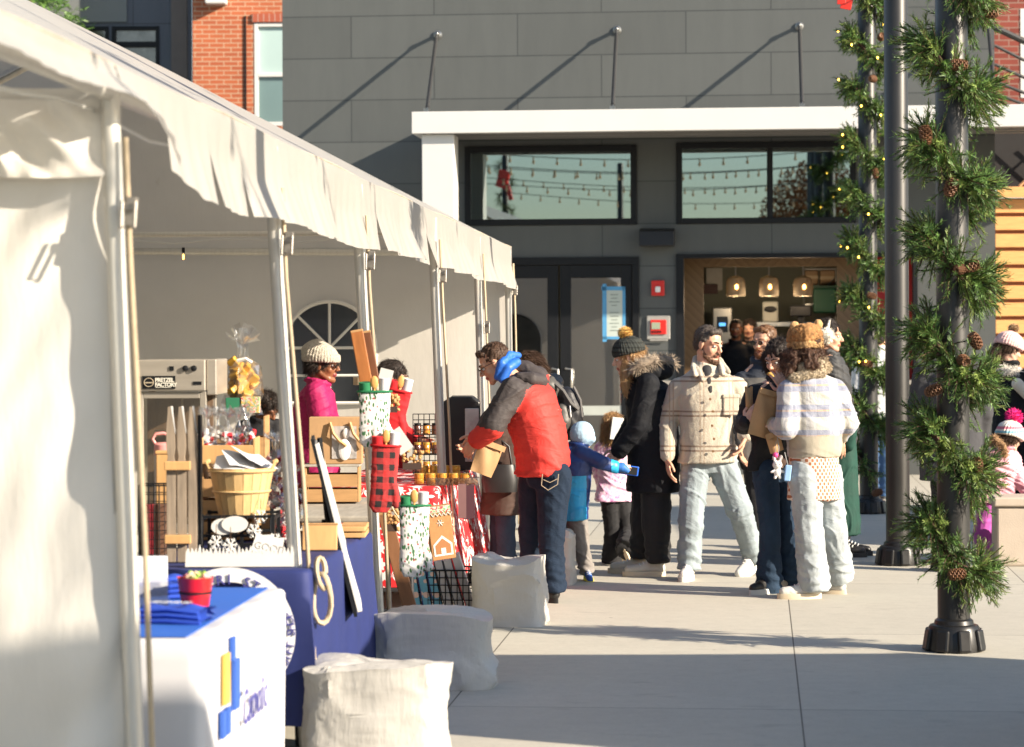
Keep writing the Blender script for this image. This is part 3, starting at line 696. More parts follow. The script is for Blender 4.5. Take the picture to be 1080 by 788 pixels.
clearv=glass_mat('clear_vinyl',(.30,.32,.36),.10,.10); mb.build('pane',clearv,cw)
mb=MB(); 
full=[(wx1,yW-.0,wz0)]+[(x,yW-.0,z) for x,z in arc]+[(wx0,yW-.0,wz0)]
mb.tube([Vector(p)+Vector((0,-.02,0)) for p in full],.018,6,closed=True)
for q in (R(45),R(90),R(135)):
    e=Vector((cxw+rw*math.cos(q),yW-.02,zs+rw*math.sin(q))); s0=Vector((cxw,yW-.02,zs-(.0 if q!=R(90) else 0)))
    mb.tube([s0,e],.013,6)
mb.tube([(cxw,yW-.02,wz0),(cxw,yW-.02,zs)],.012,6); mb.tube([(wx0,yW-.02,zs),(wx1,yW-.02,zs)],.014,6); mb.tube([(wx0,yW-.02,(wz0+zs)/2),(wx1,yW-.02,(wz0+zs)/2)],.012,6)
mb.build('window_tape',mat('white_tape',(.72,.71,.68),.6,var=.05),cw)
mb=MB()
# gable above the end wall
mb.grid(lambda u,v:(-2*RW*u, yW-.01, EZ-.06+v*((RZ-EZ)*(1-abs(2*u-1)))),40,8); mb.build('gable',vinyl_wall,T)
# back wall of the tent
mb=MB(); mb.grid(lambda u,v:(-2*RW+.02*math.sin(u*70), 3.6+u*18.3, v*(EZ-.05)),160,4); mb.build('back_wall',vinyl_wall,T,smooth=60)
# partition at the near bay facing the camera with its overlapping flap
yP=7.70
def part(u,v):
    x=-3.2+3.09*u; z=v*(EZ-.04)
    y=yP+.028*math.sin(x*7+z*2.4)*(1-v*.6)+.07*vnoise(np.array([[x*1.6,z*1.1,0]]),11)[0]+.032*vnoise(np.array([[(x-z*.7)*7,(x+z)*2,0]]),12)[0]
    return (x-.07*v,y,z)
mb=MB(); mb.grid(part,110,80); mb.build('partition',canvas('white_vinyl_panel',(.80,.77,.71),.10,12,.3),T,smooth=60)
def flap(u,v):
    x=-3.2+3.09*u; z=EZ-.07-v*.235+.012*math.sin(x*6)
    y=yP-.06-.06*math.sin(v*2.6)-.035*vnoise(np.array([[x*8,z*9,0]]),13)[0]-.03*vnoise(np.array([[(x+z)*16,(z-x)*5,0]]),14)[0]
    return (x-.07,y,z)
mb=MB(); mb.grid(flap,160,24); mb.build('partition_flap',_M['white_vinyl_panel'],T,smooth=60)
mb=MB(); mb.grid(lambda u,v:(-.13-.07*v+.05*u*(1-.3*v), yP-.05+.02*math.sin(v*9), v*2.36),3,30); mb.build('partition_edge',vinyl,T,smooth=60)
# warm party bulbs on a cord along the end
PB=empty('party_lights',(TOx,0,0),-TR,'warm bulb string hanging under the tent eaves','string lights')
mb=MB(); mb.tube([(-.22,6+i*.4,EZ-.13-.02*math.sin(i*1.3)) for i in range(39)],.006,5); mb.tube([(-.22-i*.3,19.0,EZ-.09-.02*math.sin(i*2)) for i in range(18)],.006,5); mb.build('cord',mat('white_cord',(.6,.6,.58),.6,var=0),PB)
ob=mat('orange_filament',(1,.5,.15),.3,var=0,emit=((1,.36,.06),5))
for (x,y,z) in [(-2.25,19.0,EZ-.2),(-.9,19.0,EZ-.2),(-.45,19.0,EZ-.2)]+[(-.22,y,EZ-.22) for y in (13.6,17.4)]:
    b_=empty('bulb',(x,y,z)); b_.parent=PB
    mb=MB(); mb.ell((0,0,-.01),.008,.008,.022); mb.build('glow',ob,b_,smooth=60)
    mb=MB(); mb.tube([(0,0,.02),(0,0,.06)],.012,8); mb.build('socket',black_frame,b_)
# ------------------------------------------------------------------ unseen tents added out of frame at the right to shade paving and partition
def shade_tent(x0,x1,y0,y1,ez,rz,lab,name='market_tent',walls=True):
    t=empty(name,(0,0,0),0,lab,'tent')
    mb=MB(); mb.grid(lambda u,v:(x0+(x1-x0)*u,y0+(y1-y0)*v,ez+(rz-ez)*(1-abs(2*u-1))*(1-abs(2*v-1))),12,12); mb.build('roof',vinyl,t,smooth=30)
    mb=MB()
    for (a,b_,c,d) in ((x0,x0+.01,y0,y1),(x1-.01,x1,y0,y1),(x0,x1,y1-.01,y1)): mb.box(a,b_,c,d,0,ez-.005)
    if walls: mb.build('side_wall',vinyl_wall,t)
    for (a,b_) in ((x0,y0),(x1,y0),(x0,y1),(x1,y1)):
        mb=MB(); mb.tube([(a,b_,0),(a,b_,ez)],.03,10); mb.build('leg',alu,t,smooth=50)
    return t
shade_tent(3.0,6.2,9.0,11.1,2.05,3.1,'unseen white tent added right of the walkway to shade the near paving')  # added to throw the foreground shadow
shade_tent(3.3,6.5,.8,5.2,3.0,5.2,'unseen tall white tent added right of the camera to shade the partition',walls=False)  # added to keep direct sun off the partition
shade_tent(6.2,9.4,18.3,22.0,2.35,3.3,'unseen white tent added at the far right to shade the far paving')  # added to throw the shadow band behind the shoppers
# ------------------------------------------------------------------ posts
postm=mat('dark_bronze_post',(.045,.044,.043),.42,.6,var=.15,vs=7,stretch=(1,1,.3))
basem=mat('black_cast_base',(.02,.02,.021),.35,.3,var=.15,vs=15)
prs=[(2.31,13.42,'front'),(2.76,18.35,'middle'),(3.27,23.5,'rear')]
def post(x,y,label,full=True):
    p=empty('steel_post',(x,y,0),-TH,label,'post','dark steel posts along the walkway')
    mb=MB(); mb.lathe([(.085,.10),(.085,6.2),(.06,6.25)],n=32); mb.build('shaft',postm,p,smooth=40)
    mb=MB(); mb.lathe([(.150,0),(.150,.03),(.135,.12),(.125,.135),(.105,.14),(.10,.16),(.087,.17)],n=32)
    mb.build('base',basem,p,smooth=35)
    for k in range(8):
        q=k*math.pi/4+.3; mb=MB(); mb.obox((.133*math.cos(q),.133*math.sin(q),.058),.055,.07,.115,(0,R(-10),q)); mb.build('lug',basem,p,bevel=.012)
    return p
post(*prs[0][:2],'nearest dark steel post thickly wrapped in garland'); post(*prs[1][:2],'bare dark steel post with no garland between the two wrapped ones'); post(*prs[2][:2],'farthest dark steel post wrapped in lit garland')
post(1.88,8.4,'dark steel post out of frame at right nearest the camera')
# overhead string lights out of frame, mirrored in the upper windows
SL_=empty('festoon_lights',(0,0,0),0,'festoon lights strung high over the walkway','string lights')
mb=MB(); bl=MB()
for (y0_,z0_,y1_,z1_) in ((5.5,4.7,4.9,4.8),(7.5,4.9,6.5,5.1),(9.3,4.7,8.8,5.0),(11,4.95,10.2,5.2),(13.2,4.9,12.6,5.0),(15.5,5.0,14.5,5.1),(20,5.2,19.2,5.3)):
    pts=[]
    for i in range(25):
        t=i/24; pts.append(Vector((-5+10*t,y0_+(y1_-y0_)*t,z0_+(z1_-z0_)*t-.35*math.sin(math.pi*t))))
    mb.tube(pts,.008,5)
    for p in pts[1:]: bl.tube([p,p-Vector((0,0,.07))],.014,6); bl.ell(p-Vector((0,0,.1)),.028,.028,.035,n=8,k=5)
mb.build('cable',black_frame,SL_); o=bl.build('bulbs',mat('festoon_bulb',(.5,.35,.2),.2,var=0),SL_); o['kind']='stuff'
# ------------------------------------------------------------------ garlands
def needle_mat(name,c1,c2):
    m,nt,b=newmat(name); geo=N(nt,'ShaderNodeNewGeometry'); vec,_=coords(nt)
    f=noise(nt,vec,7,3); f2=math_n(nt,'ADD',math_n(nt,'MULTIPLY',f,.55),math_n(nt,'MULTIPLY',geo.outputs['Random Per Island'],.5))
    c=ramp(nt,f2,[(.2,c1),(.65,c2),(.95,tuple(min(1,x*1.9) for x in c2))]); nt.links.new(c,b.inputs['Base Color']); b.inputs['Roughness'].default_value=.5
    t=N(nt,'ShaderNodeBsdfTranslucent'); nt.links.new(c,t.inputs[0]); mx=N(nt,'ShaderNodeMixShader'); mx.inputs[0].default_value=.2
    nt.links.new(b.outputs[0],mx.inputs[1]); nt.links.new(t.outputs[0],mx.inputs[2]); nt.links.new(mx.outputs[0],nt.nodes['Material Output'].inputs[0]); return m
green=needle_mat('pine_needles',(.025,.07,.020),(.12,.22,.05)); light_green=needle_mat('light_needles',(.09,.16,.03),(.24,.32,.08))
twig=mat('twig_brown',(.07,.035,.02),.8,var=.2)
conem=mat('pine_cone_brown',(.16,.07,.03),.65,var=.4,vs=60)
def needles(mb,base,dirv,L,nn,nl,rad,g,mi,w=.0026):
    """one sprig: a bent stem with needles all round"""
    d=dirv.normalized(); s=d.orthogonal().normalized(); t=d.cross(s)
    for k in range(nn):
        u=k/nn*L; q=g.random()*6.283; a=s*math.cos(q)+t*math.sin(q)
        p=base+d*u+Vector((0,0,-.25*u*u))
        nd=(d*(.75+.3*g.random())+a*(.75)).normalized(); l=nl*(.7+.5*g.random())*(1-.25*k/nn)
        sd=nd.cross(a+d*.3); sd=sd.normalized()*w if sd.length>1e-6 else s*w
        tip=p+nd*l; mb.v+=[tuple(p-sd),tuple(p+sd),tuple(tip+sd*.4),tuple(tip-sd*.4)]
        b=len(mb.v)-4; mb.f.append((b,b+1,b+2,b+3)); mb.m.append(mi)
def pine_cone(loc,rot,s=1,parent=None):
    mb=MB()
    mb.ell((0,0,0),.02*s,.02*s,.045*s,n=8,k=6)
    for i in range(9):
        for j in range(7):
            z=-.042+i*.0105; r=.026*math.sqrt(max(.05,1-(z/.055)**2)); q=j*6.283/7+i*.5
            mb.obox((r*math.cos(q)*s,r*math.sin(q)*s,z*s),.020*s,.017*s,.006*s,(0,R(-35),q))
    o=mb.build('pine_cone',conem,parent); o.location=loc; o.rotation_euler=rot; return o
def garland(name,x,y,label,z0,z1,turns,ph,R0,step,seed,bulbs,cones,nn=46,dens=1.0,tail=()):
    gr=random.Random(seed); o=empty(name,(x,y,0),0,label,'garland','pine garlands spiralling up the posts'); mb=MB(); core=MB()
    n=int((z1-z0)/step*2.2*dens); path=[]
    for i in range(n):
        t=i/n; q=ph+t*turns*2*math.pi; z=z0+(z1-z0)*t+.05*math.sin(q*2+1); path.append((q,z))
    cp=[Vector((R0*math.cos(q),R0*math.sin(q),z)) for q,z in path]
    core.tube(cp[::2],.016,6); 
    for i,(q,z) in enumerate(path):
        c=cp[i]; out=Vector((math.cos(q),math.sin(q),0)); tan=(cp[min(i+1,n-1)]-cp[max(i-1,0)]).normalized(); up=Vector((0,0,1))
        for k in range(8):
            a=gr.random()*6.283; rad=out*math.cos(a)+tan.cross(out)*math.sin(a)
            if rad.dot(out)<-.2: rad=rad-out*2*rad.dot(out)
            d=(rad*gr.uniform(.4,1.0)+tan*gr.choice((-1,1))*gr.uniform(.2,1.0)+up*gr.uniform(-.60,.28)).normalized()
            L=gr.uniform(.11,.20)*(1 if y<16 else .95)
            mi=1 if gr.random()<.28 else 0
            needles(mb,c+rad*.02,d,L,int(nn*L/.17),gr.choice((.028,.038,.05)),0,gr,mi,w=.0024 if y<16 else .0036)
            e=c+rad*.02+d*L; core.tube([c,c+rad*.02+d*L*.5,e-Vector((0,0,.25*L*L))],[.004,.003,.0015],4)
    mb.build('needles',[green,light_green],o); core.build('stem',twig,o,smooth=50)
    for (zz,qq,ss) in cones:
        pos=Vector((math.cos(qq)*(R0+.07),math.sin(qq)*(R0+.07),zz)); pine_cone(pos,(gr.uniform(1.2,1.9)*gr.choice((0,1,1)),gr.uniform(-.8,.8),gr.random()*3),ss*.85,o)
    if bulbs:
        bm=mat('warm_fairy_bulb',(1,.75,.2),.3,var=0,emit=((1,.55,.06),4))
        for k in range(bulbs):
            i=int((k+gr.random())/bulbs*n); q,z=path[min(i,n-1)]; 
            b_=MB(); b_.ell((math.cos(q)*(R0+.12),math.sin(q)*(R0+.12),z+gr.uniform(-.08,.08)),.009,.009,.012,n=8,k=5); b_.build('fairy_bulb',bm,o,smooth=60)
    return o
FR=-math.pi/2  # towards the camera
cz=lambda py,s: CAMH-(py-HY)/s
g1=garland('pine_garland',2.31,13.42,'thick unlit pine garland with brown cones on the nearest post',.34,3.95,-7.2,FR+7.2*2*math.pi*.742,.130,.031,5,0,
  [(cz(75,201),FR,1.1),(cz(147,201),FR-.9,1.2),(cz(202,201),FR-.2,1.2),(cz(284,201),FR+.3,1.1),(cz(286,201),FR+.05,1.1),(cz(362,201),FR+.45,1.1),(cz(382,201),FR+.1,1.1),(cz(413,201),FR-.7,1.1),(cz(491,201),FR+.5,1.0),(cz(604,201),FR-.1,1.1),(cz(18,201),FR+1.2,1.1)])
g3=garland('pine_garland',3.27,23.5,'lit pine garland with yellow fairy bulbs on the farthest post',.42,5.2,-10,FR,.145,.042,9,58,
  [(cz(43,115),FR+.5,1.2),(cz(87,115),FR+.1,1.2),(cz(186,115),FR+.2,1.1),(cz(314,115),FR,1.1),(cz(385,115),FR-.2,1.2),(cz(520,115),FR+.2,1.2)],nn=36,dens=1.1)
mb=MB()
mb.box(-.30,-.22,-.22,-.205,cz(9,115),cz(-20,115)); mb.obox((-.2,-.21,cz(0,115)),.10,.012,.25,(0,.2,0)); mb.build('bow',mat('red_satin',(.55,.02,.01),.35,var=.1),g3,bevel=.004)
# tree tip over the tent roof at the far left
tr=empty('evergreen_tree',(W(30,-40,38).x,38,0),0,'green tree tip above the tent roof at the top left corner','tree')
mb=MB(); gr=random.Random(2)
for k in range(900):
    z=4+gr.random()*3.6; rr=(7.8-z)*.45*math.sqrt(gr.random()); q=gr.random()*6.28
    needles(mb,Vector((rr*math.cos(q),rr*math.sin(q),z)),Vector((math.cos(q),math.sin(q),gr.uniform(-.4,.5))),.3,9,.12,0,gr,0,w=.012)
mb.build('crown',green,tr); mb=MB(); mb.tube([(0,0,0),(.05,0,4),(0,0,7.4)],[.2,.12,.02],10); mb.build('trunk',twig,tr)

post(-7.0,-5,'dark steel post across the plaza mirrored in the upper left window'); post(-4.6,-9,'second dark steel post across the plaza')
g9=garland('pine_garland',-7.0,-5,'pine garland with red bow on the post across the plaza',1.5,6.1,6,FR,.16,.09,19,0,[],nn=22,dens=.8)
mb=MB(); mb.obox((.0,.28,5.6),.30,.10,.45,(0,.3,.3)); mb.obox((.15,.28,5.3),.12,.05,.5,(0,-.3,.3)); mb.build('bow',_M['red_satin'],g9,bevel=.01)
# ------------------------------------------------------------------ people
JOBS=[]
def V3(*a): return Vector(a)
def cap(mb,pts):
    """chain of (point, radius): spheres joined by tapered tubes"""
    for i,(p,r) in enumerate(pts):
        mb.ell(p,r,r,r,n=12,k=8)
        if i:
            q,r0=pts[i-1]
            if (Vector(p)-Vector(q)).length>1e-4: mb.tube([q,p],[r0,r],12)
def loft(mb,secs,n=24):
    """secs: (centre, right vector, forward vector, half width, half depth)"""
    b=len(mb.v)
    for (c,r,f,hw,hd) in secs:
        for j in range(n):
            q=2*math.pi*j/n; cq,sq=math.cos(q),math.sin(q)
            e=.85; x=math.copysign(abs(cq)**e,cq)*hw; y=math.copysign(abs(sq)**e,sq)*hd
            mb.v.append(tuple(Vector(c)+Vector(r)*x+Vector(f)*y))
    for i in range(len(secs)-1):
        for j in range(n): mb.f.append((b+i*n+j,b+i*n+(j+1)%n,b+(i+1)*n+(j+1)%n,b+(i+1)*n+j)); mb.m.append(0)
    mb.f.append(tuple(b+j for j in reversed(range(n)))); mb.m.append(0)
    k=b+(len(secs)-1)*n; mb.f.append(tuple(k+j for j in range(n))); mb.m.append(0)
def skin(name,mb,mats,parent,vox=.008,sm=3,matfn=None,disp=None,smf=.5,strand=None):
    me=bpy.data.meshes.new(name); me.from_pydata(mb.v,[],mb.f)
    t=bpy.data.objects.new('tmp',me); COL.objects.link(t)
    r=t.modifiers.new('r','REMESH'); r.mode='VOXEL'; r.voxel_size=vox; r.adaptivity=0
    if sm: s=t.modifiers.new('s','SMOOTH'); s.factor=smf; s.iterations=sm
    o=bpy.data.objects.new(name,bpy.data.meshes.new(name)); COL.objects.link(o); o.parent=parent
    JOBS.append((t,o,mats,matfn,disp,strand)); return o
def add_strands(me,n,L,w,flow,rnd,sd):
    # loose fibres standing off the surface, so that hair and pile have a soft edge
    nv=len(me.vertices); P=np.empty(nv*3); me.vertices.foreach_get('co',P); P=P.reshape(-1,3); Nn=np.empty(nv*3); me.vertices.foreach_get('normal',Nn); Nn=Nn.reshape(-1,3)
    rs=np.random.RandomState(sd); idx=rs.randint(0,nv,n); p=P[idx]; nn=Nn[idx]
    d=nn*rnd[0]+np.array(flow)*rnd[1]+rs.normal(0,rnd[2],(n,3)); d-=np.minimum(0,(d*nn).sum(1,keepdims=True)-.12)*nn; d/=np.linalg.norm(d,axis=1,keepdims=True)+1e-9
    s_=np.cross(d,rs.normal(0,1,(n,3))); s_/=np.linalg.norm(s_,axis=1,keepdims=True)+1e-9; l=(L*rs.uniform(.5,1.3,n))[:,None]
    m=p+d*l*.5; d2=d+np.array([0,0,-.35]); d2/=np.linalg.norm(d2,axis=1,keepdims=True); e=m+d2*l*.5; a=np.stack([p-s_*w,p+s_*w,m+s_*w*.8,m-s_*w*.8,e],1).reshape(-1,3)
    vs=[tuple(v) for v in P]+[tuple(v) for v in a]; fs=[tuple(q.vertices) for q in me.polygons]; k=nv; mi=[q.material_index for q in me.polygons]
    for i in range(n): fs.append((k,k+1,k+2,k+3)); fs.append((k+3,k+2,k+4)); k+=5
    mi+=[mi[0] if mi else 0]*(2*n)
    m2=bpy.data.meshes.new(me.name); m2.from_pydata(vs,[],fs)
    for mm in me.materials: m2.materials.append(mm)
    m2.polygons.foreach_set('material_index',mi); bpy.data.meshes.remove(me); return m2
def run_jobs():
    dg=bpy.context.evaluated_depsgraph_get()
    for (t,o,mats,matfn,disp,strand) in JOBS:
        me=bpy.data.meshes.new_from_object(t.evaluated_get(dg)); n=len(me.vertices)
        if disp:
            P=np.empty(n*3); me.vertices.foreach_get('co',P); P=P.reshape(-1,3)
            Nn=np.empty(n*3); me.vertices.foreach_get('normal',Nn); Nn=Nn.reshape(-1,3)
            a=disp(P,Nn); P=P+Nn*a[:,None]; me.vertices.foreach_set('co',P.ravel())
        me.name=o.name; me.materials.clear()
        for m in (mats if isinstance(mats,(list,tuple)) else [mats]): me.materials.append(m)
        if matfn:
            k=len(me.polygons); Cc=np.empty(k*3); me.polygons.foreach_get('center',Cc)
            me.polygons.foreach_set('material_index', matfn(Cc.reshape(-1,3)).astype(np.int32))
        if strand: me=add_strands(me,*strand)
        me.shade_smooth(); old=o.data; o.data=me; bpy.data.meshes.remove(old)
    for (t,*_) in JOBS:
        m=t.data; bpy.data.objects.remove(t); bpy.data.meshes.remove(m)
    JOBS.clear()
def folds(amp=.010,f=(7,7,12),seed=1,fine=.0008):
    f=np.array(f,dtype=float)
    def d(P,Nn):
        w=P+.07*np.stack([vnoise(P*4,seed+1),vnoise(P*4,seed+2),vnoise(P*4,seed+3)],1)
        sh=w.copy(); sh[:,2]+=.55*w[:,0]*np.where(vnoise(P*2.5,seed+9)>0,1,-1)   # creases run slantwise
        n=vnoise(sh*f*np.array([.55,.55,1.15]),seed); r=np.exp(-(n/.20)**2)
        n2=vnoise(sh*f*np.array([1.1,1.1,2.3])+7,seed+5); r2=np.exp(-(n2/.22)**2)
        mask=.5+.5*vnoise(P*5,seed+11)
        return amp*(.9*(r-.3)*(.35+.65*mask)+.35*(r2-.3)*mask)+fine*vnoise(P*60,seed+8)
    return d
def strands(amp=.006,f=(70,70,9),seed=1,curl=0):
    f=np.array(f)
    def d(P,Nn):
        a=amp*vnoise(P*f,seed)+amp*.6*vnoise(P*f*2.1,seed+4)
        if curl: a=a+curl*vnoise(P*28,seed+2)+curl*.6*vnoise(P*55,seed+3)
        return a
    return d
def fuzz(mb,pts,dirs,L,w,g,droop=.2):
    for p,d in zip(pts,dirs):
        d=(Vector(d)+Vector((g.uniform(-.45,.45),g.uniform(-.45,.45),g.uniform(-.45,.45)))).normalized()
        s=d.orthogonal().normalized()*w; l=L*g.uniform(.6,1.2); tip=p+d*l-Vector((0,0,droop*l))
        b=len(mb.v); mb.v+=[tuple(p-s),tuple(p+s),tuple(tip)]; mb.f.append((b,b+1,b+2)); mb.m.append(0)
def basis(f):
    f=Vector(f).normalized(); r=f.cross(Vector((0,0,1))).normalized(); u=r.cross(f); return r,f,u

SKIN=lambda n,c: mat('skin_'+n,c,.45,var=.06,vs=14,bmp=.08,bs=300,bd=.001,spec=.4)
skin_light=SKIN('light',(.60,.33,.22)); skin_pale=SKIN('pale',(.66,.40,.29)); skin_brown=SKIN('brown',(.22,.085,.04)); lipm=mat('lips',(.42,.13,.10),.4,var=.05)
lip_brown=mat('lips_brown',(.22,.05,.05),.4,var=.05)
eyew=mat('eye_white',(.6,.58,.55),.2,var=0); eyed=mat('iris_dark',(.03,.02,.015),.15,var=0)

class Person:
    def __init__(s,base_px,d,label,f,joints,skinm=None,k=1.0,group=None,vox=.0055):
        s.d=d; b=G(base_px,d); s.o=empty('person',b,0,label,'person',group); s.b=b; s.k=k; s.vox=vox
        s.J={n:s.j(*v) for n,v in joints.items() if n not in ('look',)}
        s.r,s.f,s.u=basis((f[0],f[1],0)); s.look=joints.get('look',(f[0],f[1],0)); s.skin=skinm or skin_light
        s.hr,s.hf,s.hu=basis(s.look); s.fingers=[]
    def j(s,x,y,dd=0): return W(x,y,s.d+dd)-s.b
    def H(s,x,y,z): # head frame
        k=s.hk; return s.J['head']+(s.hr*x+s.hf*y+s.hu*z)*k
    def body(s,face=True,hk=1.0,hands=True,curl=.5,handcfg={}):
        J=s.J; k=s.k; s.hk=hk; mb=MB(); R3=Matrix((s.hr,s.hf,s.hu)).transposed(); h=s.H
        mb.ell(h(0,-.015,.03),.074*hk,.093*hk,.084*hk,R3,16,12); mb.ell(h(0,.028,-.03),.061*hk,.060*hk,.078*hk,R3,16,12)
        for q in (-1,1):
            cap(mb,[(h(q*.050,.0,-.05),.022*hk),(h(q*.03,.05,-.088),.02*hk),(h(0,.068,-.096),.021*hk)])
            mb.ell(h(q*.036,.054,-.03),.025*hk,.025*hk,.025*hk,n=10,k=8)
            cap(mb,[(h(q*.045,.062,.022),.012*hk),(h(q*.015,.080,.020),.012*hk)])
            mb.ell(h(q*.077,-.005,-.005),.009*hk,.019*hk,.031*hk,R3,10,8); mb.ell(h(q*.010,.098,-.031),.009*hk,.009*hk,.008*hk,n=8,k=6)
        cap(mb,[(h(0,.082,.014),.008*hk),(h(0,.108,-.026),.0105*hk)])
        mb.ell(h(0,.085,-.0565),.023*hk,.011*hk,.006*hk,R3,10,6); mb.ell(h(0,.083,-.0675),.019*hk,.011*hk,.007*hk,R3,10,6)
        cap(mb,[(h(0,-.025,-.05),.056*hk),(J['neck'],.058*k)])
        r=(J['shR']-J['shL']).normalized(); 
        loft(mb,[(J['pelvis'],r,s.f,.14*k,.09*k),(J['waist'],r,s.f,.12*k,.085*k),(J['chest'],r,s.f,.14*k,.095*k),(J['neck'].lerp(J['chest'],.3),r,s.f,.12*k,.07*k),(J['neck'],r,s.f,.05*k,.05*k)])
        for sd in 'LR':
            cap(mb,[(J['neck'].lerp(J['sh'+sd],.3),.045*k),(J['sh'+sd],.048*k),(J['el'+sd],.036*k),(J['wr'+sd],.026*k)])
            if 'hip'+sd in J: cap(mb,[(J['pelvis'],.07*k),(J['hip'+sd],.065*k),(J['kn'+sd],.045*k),(J['an'+sd],.035*k)])
            if hands: s.hand(mb,sd,**handcfg.get(sd,{}))
        def mf(C):
            C=C-np.array(J['head']); x=C@np.array(s.hr)/hk; y=C@np.array(s.hf)/hk; z=C@np.array(s.hu)/hk
            return ((np.abs(x)<.024)&(y>.07)&(z<-.050)&(z>-.075+.0)&((x/.026)**2+((z+.062)/.013)**2<1)).astype(int)
        s.body_o=skin('body',mb,[s.skin,lip_brown if s.skin is skin_brown else lipm],s.o,s.vox,1,mf,None,.4)
        if face:
            for q in (-1,1):
                e=MB(); e.ell(h(q*.030,.0745,.000),.0135*hk,.0115*hk,.009*hk,R3,12,8); e.ell(h(q*.030,.0835,.000),.006*hk,.004*hk,.006*hk,R3,8,6,1)
                e.build('eye',[eyew,eyed],s.o,smooth=60)
    def brows(s,m,t=.004):
        for q in (-1,1):
            mb=MB(); h=s.H; cap(mb,[(h(q*.046,.070,.024),t*.8),(h(q*.030,.086,.030),t),(h(q*.014,.092,.025),t*.9)]); mb.build('eyebrow',m,s.o,smooth=60)
    def hand(s,mb,sd,dir=None,nrm=None,curl=.45,spread=1.0,kk=None):
        J=s.J; k=(kk or s.k)*.98; w_=J['wr'+sd]; d=Vector(dir).normalized() if dir else (w_-J['el'+sd]).normalized()
        n=Vector(nrm) if nrm else s.r*(-1 if sd=='R' else 1)   # palm faces the body
        n=(n-d*n.dot(d)).normalized(); sdv=d.cross(n).normalized()
        # thumb points to the front of the body
        if sdv.dot(s.f)<0: sdv=-sdv
        cap(mb,[(w_,.024*k),(w_+d*.03*k,.021*k)])
        for i in range(4):
            o=(1.5-i)*.0205*k; kn=w_+d*(.088-.004*abs(i-1))*k+sdv*o
            cap(mb,[(w_+d*.02*k+sdv*o*.55,.013*k),(kn,.0105*k)])
            L=(.040,.045,.042,.033)[i]*k; a=curl*.6; p=kn; dd=d.copy(); sp=(1.5-i)*.09*spread
            dd=(dd+sdv*sp).normalized()
            for seg,(l,rr,ra) in enumerate(((L,.0092,.9),(L*.66,.0085,1.2),(L*.52,.0078,.8))):
                dd=(dd*math.cos(a*ra)+n*math.sin(a*ra)).normalized(); q=p+dd*l
                cap(mb,[(p,(.0098 if seg==0 else rr)*k),(q,rr*k)]); p=q
            s.fingers.append(p)
        t0=w_+d*.025*k+sdv*.026*k; t1=t0+(d*.55+sdv*.7+n*.25).normalized()*.042*k; t2=t1+(d*.9+sdv*.2+n*.4).normalized()*.032*k
        cap(mb,[(t0,.015*k),(t1,.0115*k),(t2,.0095*k),(t2+(d+n*.3).normalized()*.018*k,.009*k)])
    def jacket(s,name,mats,hem,hw=.20,hd=.145,arm=(.075,.062,.05),matfn=None,amp=.010,sk=1.0,collar=.075,seed=1,vox=.0095,disp=None,waistk=.95,flare=1.0,sleeves=True,ff=(7,7,13)):
        J=s.J;k=s.k; mb=MB(); r=(J['shR']-J['shL']).normalized(); f=s.f
        up=(J['neck']-J['pelvis']).normalized()
        ff_=up.cross(r).normalized()
        if ff_.dot(f)<0: ff_=-ff_
        hemc=s.j(*hem); shw=(J['shR']-J['shL']).length/2
        secs=[(hemc,r,f,hw*flare*k,hd*flare*k),(J['pelvis'],r,f,hw*k*(1+(flare-1)*.5),hd*k*(1+(flare-1)*.5)),(J['waist'],r,ff_,hw*waistk*k,hd*waistk*k),(J['chest'],r,ff_,max(hw*1.0*k,shw*.93),hd*k),
              (J['chest'].lerp(J['neck'],.55),r,ff_,shw*.93,hd*.84*k),(J['chest'].lerp(J['neck'],.84),r,ff_,shw*.56,hd*.60*k),(J['neck'],r,ff_,.075*k,.072*k),(J['neck']+(J['head']-J['neck']).normalized()*.025*k,s.hr,s.hf,.066*k,.066*k)]
        if (hemc-J['pelvis']).length<.02: secs=secs[1:]
        elif (J['pelvis']-hemc).dot(Vector((0,0,1)))<0: secs=[secs[0]]+secs[2:]
        loft(mb,secs)
        if sleeves:
            for sd in 'LR':
                wr=J['wr'+sd]; el=J['el'+sd]; sh=J['sh'+sd]; e=wr.lerp(el,.08)
                cap(mb,[(J['chest'].lerp(J['neck'],.5).lerp(sh,.5),arm[0]*k*1.02),(sh,arm[0]*k),(sh.lerp(el,.5),arm[0]*.95*k),(el,arm[1]*k),(el.lerp(e,.5),(arm[1]*.5+arm[2]*.5)*k),(e,arm[2]*k)])
        if collar:
            c=J['neck']+(J['head']-J['neck']).normalized()*.03*k
            pts=[]; 
            for i in range(14):
                q=2*math.pi*i/14; pts.append((c+s.r*math.cos(q)*collar*k+s.f*math.sin(q)*collar*k-Vector((0,0,.03*k*max(0,math.sin(q)))),.022*k))
            cap(mb,pts+[pts[0]])
        return skin(name,mb,mats,s.o,vox,3,matfn,disp or folds(amp,ff,seed))
